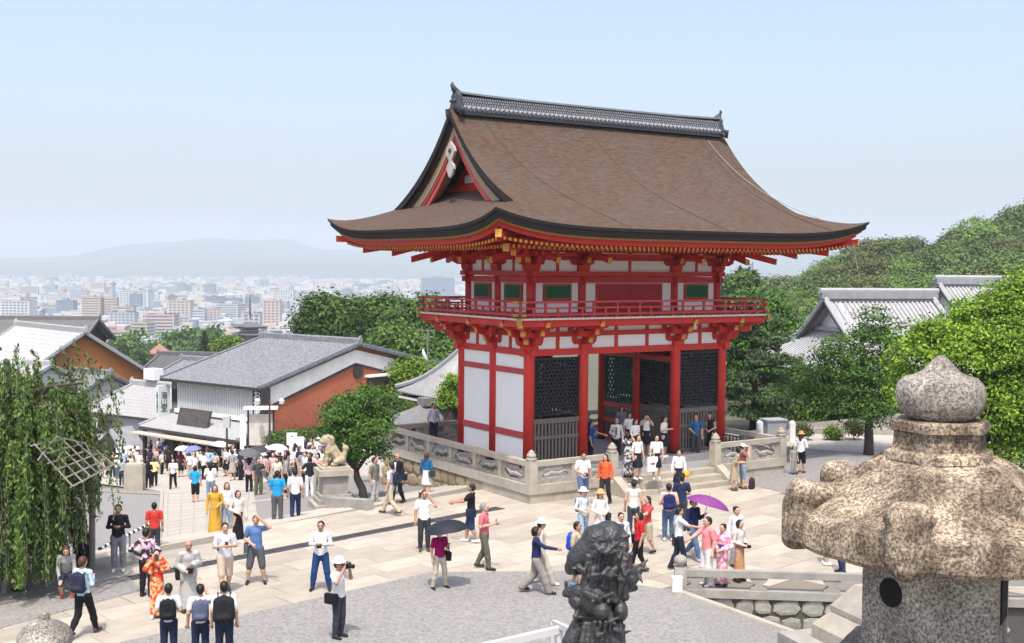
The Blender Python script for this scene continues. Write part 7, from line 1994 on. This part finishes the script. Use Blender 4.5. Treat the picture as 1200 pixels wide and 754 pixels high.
o = P('man in blue tee and grey shorts shading his eyes with one hand', G(300, 684), 10, 1.72, 'wide', 'brow', 'waist', 'short', 'shorts', (.10, .18, .38), (.1, .1, .115), 'k'); shoulder_bag(o, (.09, .1, .1), 'grey shoulder bag of the man in the blue tee', -1)
o = P('woman in long mustard yellow dress', hit(252, 629), 15, 1.58, 'stand', 'waist', 'down', 'long', 'robe', (.58, .33, .05), None, 'n', 'long', HAIRBR)
P('long-haired woman in white blouse and pale jeans beside the mustard dress', hit(266, 627), 20, 1.60, 'stand', 'waist', 'waist', 'half', 'long', WHT, (.36, .42, .5), 'w', 'long', HAIRBR)
o = P('short-haired woman in cream blouse and long black skirt', hit(279, 638), 30, 1.56, 'stand', 'down', 'waist', 'long', 'longskirt', (.66, .62, .56), BLK, 'w', 'bob'); backpack(o, (.02, .025, .04), 'small dark backpack on the woman in the long black skirt')
P('man in bright blue polo and grey trousers seen from behind', hit(325, 614), 178, 1.72, 'stand', 'waist', 'waist', 'short', 'long', (.02, .30, .62), (.1, .1, .11)); P('man in white shirt and navy trousers beside the bright blue polo', hit(346, 611), 185, 1.70, 'stroll', 'down', 'down', 'short', 'long', (.7, .68, .69), (.02, .03, .08))
o = P('man in white long-sleeved shirt and royal blue trousers holding a camera', G(376, 692), 0, 1.72, 'wide', 'chest', 'chest', 'long', 'long', (.74, .72, .73), (.02, .055, .17), 'k', skin=1); camera_(o, 'chest', 'small camera held by the man in royal blue trousers', .9)
o = P('photographer in white sun hat, white shirt and dark trousers aiming right', G(397, 748), 62, 1.72, 'stand', 'face', 'face', 'short', 'long', (.72, .72, .73), (.045, .048, .06), 'k', hatc=(.75, .75, .73), skin=1); camera_(o, 'face', 'black camera with long lens at the photographer\'s eye', 1.3); shoulder_bag(o, BLK, 'black shoulder bag of the photographer in the sun hat', -1)
o = P('man in white shirt and charcoal trousers with phone at his ear', G(497, 646), 8, 1.72, 'stand', 'ear', 'down', 'short', 'long', (.74, .74, .75), (.04, .042, .045), 'n', skin=1); phone(o, 'ear', 'phone at the ear of the man in charcoal trousers')
o = P('woman in magenta blouse and beige trousers under a black umbrella', G(515, 690), 30, 1.52, 'wide', 'umb', 'down', 'short', 'long', (.30, .006, .10), (.48, .43, .35), 'k', 'bob'); umbrella(o, (.02, .024, .035), 'small black umbrella shading the woman in magenta', (.17, -.22, 1.2), .58, (-.12, -.1), .68); shoulder_bag(o, BLK, 'black handbag of the woman in magenta', 1)
o = P('man in black tee and navy shorts pointing left', G(552, 636), 265, 1.72, 'stroll', 'fwd', 'fwd', 'short', 'shorts', (.013, .014, .02), (.03, .05, .12), 'w', skin=1); shoulder_bag(o, NAVY, 'navy bag hanging behind the man in black tee', 1)
o = P('grey-haired man in pink checked shirt and olive trousers facing right', G(567, 667), 75, 1.76, 'stroll', 'chest', 'chest', 'short', 'long', (.62, .16, .2), (.12, .125, .085), 'k', 'short', HAIRG); phone(o, 'chest', 'dark phone held by the man in the pink checked shirt')
P('walker in navy pullover and loose grey trousers striding right', G(628, 696), 88, 1.66, 'walk', 'down', 'fwd', 'long', 'wide', (.02, .028, .085), (.27, .25, .22), 'k', 'bob', skin=1)
P('person in white hat walking behind the navy pullover', G(634, 686), 92, 1.66, 'walk', 'down', 'down', 'long', 'wide', (.55, .5, .47), (.5, .46, .4), 'w', hatc=(.8, .8, .8))
# --- around the steps
o = P('man in white tee and denim shorts with camera by the terrace wall', G(683, 592), 18, 1.78, 'stroll', 'down', 'waist', 'short', 'shorts', (.76, .76, .77), (.09, .15, .26), 'w', skin=1); camera_(o, 'waist', 'black camera carried by the man in denim shorts')
P('woman in orange top and black leggings by the terrace wall', G(709, 591), 330, 1.70, 'stroll', 'down', 'down', 'long', 'long', (.75, .12, .04), (.03, .033, .04), 'k', 'long')
o = P('woman in white bucket hat and pale top carrying a blue backpack', G(683, 638), 30, 1.62, 'stroll', 'waist', 'waist', 'half', 'long', (.6, .66, .7), (.3, .4, .52), 'w', hatc=(.78, .75, .72)); backpack(o, (.02, .16, .45), 'bright blue backpack of the woman in the white bucket hat')
o = P('woman in tan straw hat and loose white jacket', G(703, 640), 20, 1.60, 'stand', 'waist', 'waist', 'long', 'dress', (.74, .72, .7), None, 'k', 'long', HAIRBR, hatc=(.6, .33, .13)); shoulder_bag(o, (.03, .035, .04), 'dark bag of the woman in the straw hat', 1)
o = P('man in sand shirt and black shorts with royal blue backpack', G(676, 690), 60, 1.68, 'stroll', 'chest', 'chest', 'short', 'shorts', (.5, .4, .26), (.02, .02, .022), 'b', skin=1); backpack(o, (.02, .08, .5), 'royal blue backpack behind the bronze statue')
P('woman with hair in a bun and white blouse beyond the bronze statue', G(727, 672), 10, 1.6, 'stand', 'down', 'down', 'long', 'long', (.7, .72, .75), (.4, .45, .5), 'w', 'bun')
o = P('woman in red polo and black cropped trousers with shoulder bag', G(748, 670), 285, 1.58, 'stroll', 'down', 'down', 'short', 'capri', (.50, .018, .03), BLK, 'k', 'bob', skin=1); shoulder_bag(o, BLK, 'black shoulder bag of the woman in red polo', -1)
P('boy in red tee and khaki shorts with arm stretched out', G(758, 649), 300, 1.62, 'stroll', 'fwd', 'down', 'short', 'shorts', (.58, .07, .07), (.47, .38, .27), 'k', 'tail')
P('man in sleeveless white shirt with crossed straps seen from behind', G(742, 630), 175, 1.72, 'stand', 'down', 'down', 'none', 'long', (.68, .66, .62), (.05, .06, .08), 'k')
o = P('man in pale pink tee and jeans with navy backpack facing the steps', G(783, 634), 178, 1.70, 'stand', 'waist', 'waist', 'short', 'long', (.70, .46, .42), (.07, .12, .22), 'w'); backpack(o, (.02, .025, .10), 'navy and red backpack on the man in pale pink')
P('man in dark navy shirt and black cap facing the gate', G(798, 622), 182, 1.74, 'stand', 'waist', 'waist', 'short', 'long', (.02, .03, .07), (.05, .055, .07), 'k', capc=(.015, .015, .018))
o = P('man in white shirt and black trousers shaking hands by the stone fence', G(795, 668), 100, 1.68, 'stroll', 'down', 'fwd', 'short', 'long', (.72, .73, .75), (.02, .025, .045)); 
br = MB(); br.b2(-.2, .2, -.06, .06, -.15, .15); br.tube([(-.06, 0, .15), (-.05, 0, .22), (.05, 0, .22), (.06, 0, .15)], .012, 5); q, r = near(o, (.28, -.02, .72)); tag(br.build('briefcase', BLACKPAINT, None, q, r), 'black briefcase of the man in white shirt', 'briefcase')
o = P('man in navy jacket and jeans carrying a purple parasol', G(812, 656), 40, 1.70, 'walk', 'umb', 'down', 'long', 'long', (.02, .026, .08), (.09, .15, .26), 'w', capc=(.03, .03, .035)); umbrella(o, (.22, .05, .24), 'purple parasol over the man in the navy jacket', (.17, -.22, 1.26), .62, (.1, .28), .55)
o = P('man in salmon pink tee and white trousers reaching out to shake hands', G(828, 687), 300, 1.76, 'stand', 'down', 'fwd', 'short', 'wide', (.74, .24, .26), (.7, .68, .66), 'w')
P('woman in pink floral kimono with purple sash', G(846, 687), 320, 1.58, 'stand', 'waist', 'waist', 'kimono', 'kimono', (.66, .22, .34), (.12, .04, .2), 'k', 'bun', pat=(.78, .55, .6))
o = P('woman in orange brown kimono skirt and pale blouse with camera', G(866, 681), 45, 1.58, 'stand', 'waist', 'waist', 'long', 'longskirt', (.6, .55, .5), (.5, .26, .12), 'k', 'bob'); camera_(o, 'waist', 'black camera at the waist of the woman in the orange brown skirt')
P('dark-haired woman in white behind the orange brown kimono skirt', G(862, 664), 20, 1.62, 'stand', 'down', 'down', 'long', 'long', (.7, .7, .7), (.3, .3, .33), 'k', 'bun')
# --- on the steps and in the gate
o = P('schoolgirl in sailor uniform stepping down with an orange bag', G(795, 580, .2), 0, 1.56, 'stand', 'down', 'down', 'long', 'skirt', WHT, (.016, .018, .035), 'w', 'tail', pat=None)
bg_ = MB(); bg_.lathe([(0, -.13), (.1, -.1), (.12, 0), (.08, .1), (0, .12)], 10); q, r = near(o, (.28, -.05, .8)); tag(bg_.build('drawstring_bag', flat('orange bag', (.8, .33, .02)), None, q, r, smooth=True), 'orange drawstring bag of the schoolgirl on the steps', 'bag')
o = P('schoolgirl in sailor uniform holding a large white tote', G(769, 562, .58), 5, 1.57, 'stand', 'down', 'down', 'short', 'skirt', WHT, (.016, .018, .035), 'w', 'bob')
tb = MB(); tb.b2(-.2, .2, -.04, .04, -.26, .26); tb.tube([(-.08, 0, .26), (-.06, 0, .38), (.06, 0, .38), (.08, 0, .26)], .01, 5); tb.b2(-.09, .09, -.044, -.041, -.02, .06, 1); q, r = near(o, (-.2, -.16, .62)); tag(tb.build('tote_bag', [WHITEP, flat('tote print', (.35, .1, .1))], None, q, r + .3), 'large white tote bag held by the schoolgirl', 'bag')
SAIL = (.016, .018, .035)
P('schoolgirl in sailor uniform beside the patterned dress', G(747, 562, .58), 30, 1.57, 'stand', 'down', 'down', 'half', 'skirt', WHT, SAIL, 'w', 'long')
P('woman in black and white patterned dress at the stair post', G(736, 560, .58), 160, 1.60, 'stand', 'face', 'face', 'short', 'robe', (.5, .5, .5), None, 'k', 'bob', pat=(.04, .04, .05))
o = P('man in white shirt and black tie standing in the gateway', G(722, 541, .58), 350, 1.68, 'stand', 'down', 'waist', 'long', 'long', WHT, (.02, .02, .03), 'k', 'short', HAIRG); tie = MB(); tie.prism([(-.02, 1.38), (.02, 1.38), (.03, 1.1), (0, 1.04), (-.03, 1.1)], 'y', -.135, -.12); tie.build('tie', BLACKPAINT, o)
for q in ((769, 562), (747, 562), (795, 580)): pass
for i, (px, py, z, f, lb, a1, a2) in enumerate(((744, 540, .84, 40, 'schoolgirl in sailor uniform with long hair inside the gateway', 'down', 'down'), (757, 533, .84, 0, 'schoolgirl in sailor uniform lifting both hands to her face', 'face', 'face'), (778, 536, .84, 60, 'schoolgirl in sailor uniform leaning on the red column', 'chest', 'chest'), (737, 531, .84, 20, 'schoolgirl in sailor uniform at the back of the group', 'down', 'down'))):
    P(lb, G(px, py, z), f, 1.56, 'stand', a1, a2, 'short', 'skirt', WHT, SAIL, 'w', ['long', 'bob', 'tail', 'bob'][i])
P('woman in grey tee and dark trousers against the inner red column', G(728, 522, .84), 10, 1.60, 'stand', 'chest', 'down', 'short', 'long', (.2, .23, .27), (.03, .035, .05), 'k', 'long')
P('man in royal blue polo and black trousers beside the red column', G(692, 544, .84) if False else G(692, 547, .58), 85, 1.74, 'stand', 'fwd', 'down', 'short', 'long', (.02, .06, .24), (.02, .02, .028), 'k', skin=1)
o = P('man in black shirt wearing a rucksack beside the royal blue polo', G(684, 544, .58), 350, 1.76, 'stand', 'down', 'down', 'short', 'long', (.02, .025, .04), (.03, .032, .04), 'k', skin=1); backpack(o, (.03, .06, .04), 'dark rucksack of the man in the black shirt')
P('man in blue printed tee and grey trousers leaning in the bay', G(815, 537, .62), 345, 1.72, 'stand', 'down', 'waist', 'short', 'long', (.03, .12, .28), (.06, .065, .075), 'k')
P('woman in black dress with bare shoulders at the end column', G(831, 533, .62), 340, 1.66, 'stand', 'waist', 'waist', 'none', 'dress', (.015, .015, .018), None, 'w', 'long')
P('woman in khaki beige dress bending over beside the right balustrade', G(860, 575), 80, 1.60, 'stand', 'chest', 'chest', 'half', 'dress', (.38, .32, .22), None, 'n', 'bob', lean=18)
P('person in white cap and denim skirt next to the khaki dress', G(870, 573), 100, 1.62, 'stand', 'face', 'face', 'short', 'shorts', (.3, .12, .13), (.25, .33, .42), 'n', capc=(.8, .8, .8))
q = ground(881, 573, PZ); gb = link('backpack', BPK, None, (q.x, q.y, .22), 1.0); tag(gb, 'dark red and navy rucksack left lying on the paving', 'backpack'); gb.material_slots[0].link = 'OBJECT'; gb.material_slots[0].material = cloth((.06, .02, .03))
P('small boy in grey outfit beside the end of the balustrade', G(930, 556, .04), 20, 1.12, 'stand', 'down', 'down', 'short', 'long', (.27, .28, .28), (.3, .31, .31), 'k', 'bob')
P('woman in white top, black shorts and straw hat beside the small boy', G(938, 555, .04), 150, 1.62, 'stroll', 'down', 'waist', 'long', 'shorts', WHT, BLK, 'n', 'long', HAIRBR, hatc=(.42, .25, .12))
P('person in white trainers partly hidden by the lantern roof', G(934, 633), 80, 1.66, 'walk', 'down', 'down', 'short', 'long', (.6, .6, .6), (.15, .2, .3), 'w')
P('person with bare calves standing behind the lantern', G(968, 662), 90, 1.62, 'stand', 'down', 'down', 'short', 'shorts', (.6, .5, .5), (.3, .3, .3), 'w'); P('person in navy trousers standing behind the lantern', G(986, 672), 270, 1.7, 'stand', 'down', 'down', 'short', 'long', (.6, .6, .6), (.03, .05, .12), 'k')
# --- terrace, wall foot
P('man in pale shirt and navy trousers standing on the terrace', G(508, 520, .6), 30, 1.70, 'stand', 'down', 'down', 'short', 'long', (.62, .63, .70), (.02, .025, .06), 'k', skin=1)
P('young man in grey-green tee and light grey trousers by the wall', hit(439, 594), 60, 1.70, 'stand', 'down', 'down', 'short', 'long', (.16, .17, .14), (.45, .45, .45), 'w', skin=1)
o = P('man in white tee and sand trousers striding with a navy rucksack', G(458, 603), 250, 1.68, 'walk', 'down', 'down', 'short', 'long', (.55, .57, .55), (.52, .44, .33), 'n'); backpack(o, (.02, .025, .05), 'navy rucksack beside the ochre wall')
o = P('balding man in black suit and white shirt by the ochre wall', G(466, 590), 320, 1.70, 'stroll', 'down', 'down', 'long', 'long', (.013, .013, .016), BLK, 'k', None, skin=1); shoulder_bag(o, NAVY, 'navy satchel of the man in the black suit', 1); sf = MB(); sf.prism([(-.05, 1.42), (.05, 1.42), (0, 1.15)], 'y', -.125, -.105); sf.build('shirt_front', WHITEP, o)
o = P('brown-haired woman in blue coat and white skirt below the balustrade', hit(500, 583), 150, 1.60, 'stand', 'down', 'down', 'long', 'skirt', (.02, .13, .3), WHT, 'w', 'long', HAIRBR); shoulder_bag(o, (.06, .07, .08), 'grey bag on the woman in the blue coat', -1)
# --- crowd on the street below
rp_ = random.Random(17)
crowd = [(203, 574, 5, 'white shirt and black trousers walking up the street centre', WHT, BLK, 'long', 'walk'), (174, 573, 190, 'black suit standing by the stone gatepost', BLK, BLK, 'long', 'stand'), (181, 571, 180, 'pale yellow shirt beside the black suit', (.75, .7, .3), BLK, 'long', 'stand'),
         (229, 590, 178, 'turquoise tee and black shorts in the street', (.02, .33, .6), BLK, 'shorts', 'stand'), (247, 588, 185, 'white blouse with a red bag across the back', WHT, (.2, .27, .36), 'long', 'stand'), (212, 560, 170, 'dark red dress under a white parasol', (.12, .01, .02), BLK, 'skirt', 'stand'),
         (193, 550, 20, 'black skirt and dark top near the shop front', (.03, .03, .035), BLK, 'skirt', 'stroll'), (191, 545, 180, 'cobalt blue shirt near the shop front', (.05, .06, .5), BLK, 'long', 'stand'), (250, 558, 190, 'sky blue shirt in the thick of the crowd', (.02, .35, .6), (.03, .04, .08), 'long', 'stand'),
         (183, 550, 60, 'salmon top passing the shop entrance', (.7, .2, .22), (.2, .1, .3), 'long', 'walk'), (164, 556, 90, 'red vest at the left of the street', (.6, .05, .06), (.5, .5, .5), 'long', 'stroll'), (143, 570, 170, 'grey shirt and navy trousers by the willow side', (.35, .38, .45), NAVY, 'long', 'stand'), (150, 572, 180, 'teal top beside the grey shirt at the willow side', (.03, .25, .35), NAVY, 'long', 'stand'),
         (292, 578, 185, 'lilac blouse under a grey umbrella', (.5, .36, .4), BLK, 'long', 'stand'), (303, 583, 30, 'olive trousers and dark jacket under the black umbrella', (.06, .06, .06), OLV, 'long', 'stand'), (363, 584, 200, 'black tee and white trousers with arms akimbo', (.02, .024, .035), WHT, 'long', 'stand'), (372, 578, 0, 'pink blouse and beige trousers near the lion', (.6, .33, .33), (.45, .4, .33), 'long', 'stand'), (383, 550, 200, 'royal blue jacket beside the lion pedestal', (.03, .05, .45), NAVY, 'long', 'stroll')]
for px, py, f, lb, tc, bc, bt, lg in crowd:
    P('person in ' + lb, hit(px, py), f, 1.64 + rp_.uniform(-.06, .08), lg, 'hip' if 'akimbo' in lb else rp_.choice(['down', 'chest', 'waist']), 'hip' if 'akimbo' in lb else rp_.choice(['down', 'down', 'umb']), 'short', bt, tc, bc, 'k', rp_.choice(['short', 'bob', 'long']), face=False, res=.026)
tops = [('white', WHT), ('white', WHT), ('white', WHT), ('white', WHT), ('black', (.02, .02, .025)), ('navy', (.03, .035, .08)), ('pale pink', (.6, .42, .4)), ('cream', (.66, .62, .5)), ('grey', (.3, .31, .33)), ('pale blue', (.4, .5, .62))]
spots = []
def scatter(n, poly, ymin=4.5):
    k = 0; t = 0
    xs = [p[0] for p in poly]; ys = [p[1] for p in poly]
    while k < n and t < 4000:
        t += 1; px, py = rp_.uniform(min(xs), max(xs)), rp_.uniform(min(ys), max(ys))
        if not pip(px, py, poly): continue
        if any(abs(px - a) < 5.0 and abs(py - b) < 3.0 for a, b in spots): continue
        spots.append((px, py)); k += 1
scatter(34, [(150, 548), (190, 538), (275, 534), (285, 548), (270, 560), (235, 566), (205, 558), (160, 560)])
scatter(30, [(300, 560), (330, 552), (382, 556), (375, 576), (330, 584), (300, 574)])
scatter(14, [(288, 548), (330, 540), (390, 534), (392, 544), (300, 556)])
scatter(26, [(150, 532), (190, 524), (285, 526), (285, 536), (150, 546)])
scatter(9, [(118, 548), (160, 542), (162, 560), (125, 566)])
scatter(10, [(270, 556), (290, 553), (295, 562), (272, 568)])
for i, (px, py) in enumerate(spots):
    nm, tc = rp_.choice(tops); bt = rp_.choice(['long', 'long', 'skirt']); bn, bc = rp_.choice([('black', BLK), ('navy', NAVY), ('black', BLK), ('beige', (.4, .36, .3)), ('denim blue', (.1, .13, .2))]); hn = rp_.choice(['short', 'short', 'bob', 'long']); lab = f'person with ' + {'short': 'short', 'bob': 'bobbed', 'long': 'long'}[hn] + f' hair in {nm} top and {bn} ' + ('skirt' if bt == 'skirt' else 'trousers') + ' in the street crowd'
    P(lab, hit(px, py), rp_.uniform(0, 360), rp_.uniform(1.52, 1.76), rp_.choice(['stand', 'stand', 'stroll']), rp_.choice(['down', 'chest']), 'down', 'short', bt, tc, bc, 'k', hn, rp_.choice([HAIRB, HAIRB, HAIRBR]), group=lab.replace('person', 'people'), face=False, res=.026, hatc=(.75, .72, .68) if rp_.random() < .1 else None)
# umbrellas in the crowd
for px, py, col, lb in ((212, 560, (.75, .75, .73), 'white parasol over the dark red dress'), (228, 562, (.2, .22, .42), 'slate blue parasol in the shop-front crowd'), (252, 545, (.75, .75, .75), 'white parasol raised near the shop entrance'), (260, 553, (.7, .7, .7), 'second white parasol below the lamp post'), (292, 578, (.13, .13, .14), 'grey umbrella over the lilac blouse'), (306, 571, (.06, .055, .065), 'black umbrella in the tour group'), (321, 568, (.74, .74, .74), 'white parasol in the tour group')):
    q = hit(px, py); d = thing('anchor', '', ''); d.location = q; d.rotation_euler.z = rp_.uniform(0, 6); d.scale = (1, 1, 1); umbrella(d, col, lb, (.05, -.15, 1.25), .55, (rp_.uniform(-.15, .15), rp_.uniform(-.15, .15))); bpy.data.objects.remove(d)
# boards, railings and striped rail of the lower court
q = hit(347, 552); sbd = thing('sign_board', 'leaning white sign board in the tour group', 'sign', q, .2); MB().b2(-.45, .45, -.03, .03, .4, 2.0).build('panel', WHITEP, sbd); MB().bar((-.35, 0, 0), (-.35, 0, 1.9), .05, .05, up=(0, 1, 0)).build('leg', TIMBER, sbd); MB().bar((.35, 0, 0), (.35, 0, 1.9), .05, .05, up=(0, 1, 0)).build('leg', TIMBER, sbd)
q = at(342, 516, 80); zz = low_z(q.x, q.y); ss = thing('small_sign', 'small square white sign in front of the hedge', 'sign', (q.x, q.y, zz), .1); h_ = q.z - zz; MB().b2(-.35, .35, -.03, .03, h_ - .4, h_ + .5).build('panel', WHITEP, ss); MB().bar((0, 0.05, 0), (0, .05, h_), .06, .06, up=(0, 1, 0)).build('post', TIMBER, ss); MB().b2(-.08, .08, -.04, -.031, h_ - .2, h_ + .3).build('mark', BLACKPAINT, ss)
# striped rail
a, b = ground(116, 650, 0), ground(186, 641, -.25)
zr_ = 1.0
sr = thing('striped_rail', 'black and white striped rail slanting up to a steel post', 'rail', a)
n = 26
pa, pb = Vector((a.x, a.y, .15)), at(186, 609, b.y)
for k in range(n):
    p0, p1 = pa.lerp(pb, k / n), pa.lerp(pb, (k + 1) / n); MB().tube([p0 - a, p1 - a], .045, 6).build('rail_band', WHITEP if k % 2 else BLACKPAINT, sr)
MB().tube([(b.x - a.x, b.y - a.y, -.3), tuple(pb - a + Vector((0, 0, .05)))], .045, 8).build('post', METAL, sr)
m_ = pa.lerp(pb, .5); MB().tube([tuple(m_ - a), (m_.x - a.x, m_.y - a.y, -.2)], .03, 8).build('post', METAL, sr)
# stone posts under the cherry
q = ground(97, 662); MB_ = thing('stone_bollard', 'squat dark stone block behind the weeping cherry props', 'bollard', q, .2); MB().b2(-.22, .22, -.2, .2, 0, .85).build('block', DARKWOOD, MB_); MB().b2(-.2, .2, -.18, .18, .85, .9).build('cap', GRANITE_G, MB_)
q = hit(158, 577); gp_ = thing('stone_gatepost', 'broad tan stone gatepost at the head of the street', 'gatepost', (q.x, q.y, q.z), .1); MB().b2(-.5, .5, -.4, .4, -.3, 1.5).build('block', GRANITE, gp_); MB().b2(-.45, .45, -.35, .35, 1.5, 1.58).build('cap', GRANITE, gp_)
# iron railings beside the lion
q = hit(400, 590); ir = thing('iron_railing', 'slanting grey iron railing below the guardian lion', 'railing', (0, 0, 0))
a, b = at(393, 569, q.y), at(432, 590, q.y - 3.0); c, d = at(396, 582, q.y), at(433, 598, q.y - 3.0)
for p0, p1 in ((a, b), (c, d)): MB().bar(p0, p1, .05, .05).build('rail', METAL, ir)
for k in range(12): f = k / 11; p0, p1 = a.lerp(b, f), c.lerp(d, f); MB().bar(p0 + Vector((-.12, 0, .12)), p1, .035, .035, up=(0, 1, 0)).build('bar', METAL, ir)
a2, b2_ = hit(386, 600), hit(416, 604)
ow = thing('low_stone_wall', 'low grey stone wall in front of the guardian lion', 'wall', (0, 0, 0)); MB().bar((a2.x, a2.y, a2.z + .1), (b2_.x + .5, b2_.y, b2_.z + .1), .35, .8).build('block', GRANITE_G, ow)
# right: bin, white posts, low stone kerb and side rail
q = ground(906, 516); bn = thing('grey_bin', 'grey metal bin box behind the right end of the balustrade', 'bin', (q.x, q.y, 0), .3); MB().b2(-.5, .5, -.35, .35, 0, .95).build('body', flat('bin grey', (.3, .32, .34), .5), bn); MB().b2(-.55, .55, -.4, .4, .95, 1.02).build('lid', flat('bin lid', (.36, .38, .4), .5), bn)
for px, py, lb in ((890, 519, 'white marker post beside the grey bin'), (928, 519, 'grey marker post beyond the grey bin')):
    q = ground(px, py); mp = thing('marker_post', lb, 'post', (q.x, q.y, 0)); MB().b2(-.13, .13, -.13, .13, 0, .95).build('shaft', WHITEP, mp); MB().lathe([(.15, .95), (.1, 1.02), (0, 1.05)], 4, rot=.785).build('cap', WHITEP, mp)
a, b = ground(930, 509), ground(1500, 517)
kb = thing('log_edging', 'low weathered stone edging along the planted bed', 'edging', (0, 0, 0)); MB().bar((a.x, a.y, .15), (b.x, b.y, .15), .3, .35).build('kerb', GRANITE_G, kb)
fb_ = thing('timber_fence', 'dark timber fence in the shade behind the pine', 'fence', (0, 0, 0)); a, b = at(850, 490, 68), at(1045, 492, 66)
for z in (.5, 1.3): MB().bar((a.x, a.y, z), (b.x, b.y, z), .08, .12).build('rail', GREYWOOD, fb_)
for k in range(12): p_ = a.lerp(b, k / 11); MB().b2(p_.x - .09, p_.x + .09, p_.y - .09, p_.y + .09, -.1, 1.6).build('post', GREYWOOD, fb_)
# ------------------------------------------------------------------ haze: one box of even, pale air round everything
hb = MB(); hb.b2(-12500, 12500, -600, 14800, -82.5, 420)
HM = bpy.data.materials.new('haze'); HM.use_nodes = True; t = HM.node_tree; t.nodes.clear()
pv = t.nodes.new('ShaderNodeVolumePrincipled'); pv.inputs['Color'].default_value = (.82, .895, .97, 1); pv.inputs['Density'].default_value = 2.0e-4; pv.inputs['Anisotropy'].default_value = .15
ou = t.nodes.new('ShaderNodeOutputMaterial'); t.links.new(pv.outputs[0], ou.inputs['Volume'])
tag(hb.build('haze', HM), kind='stuff')
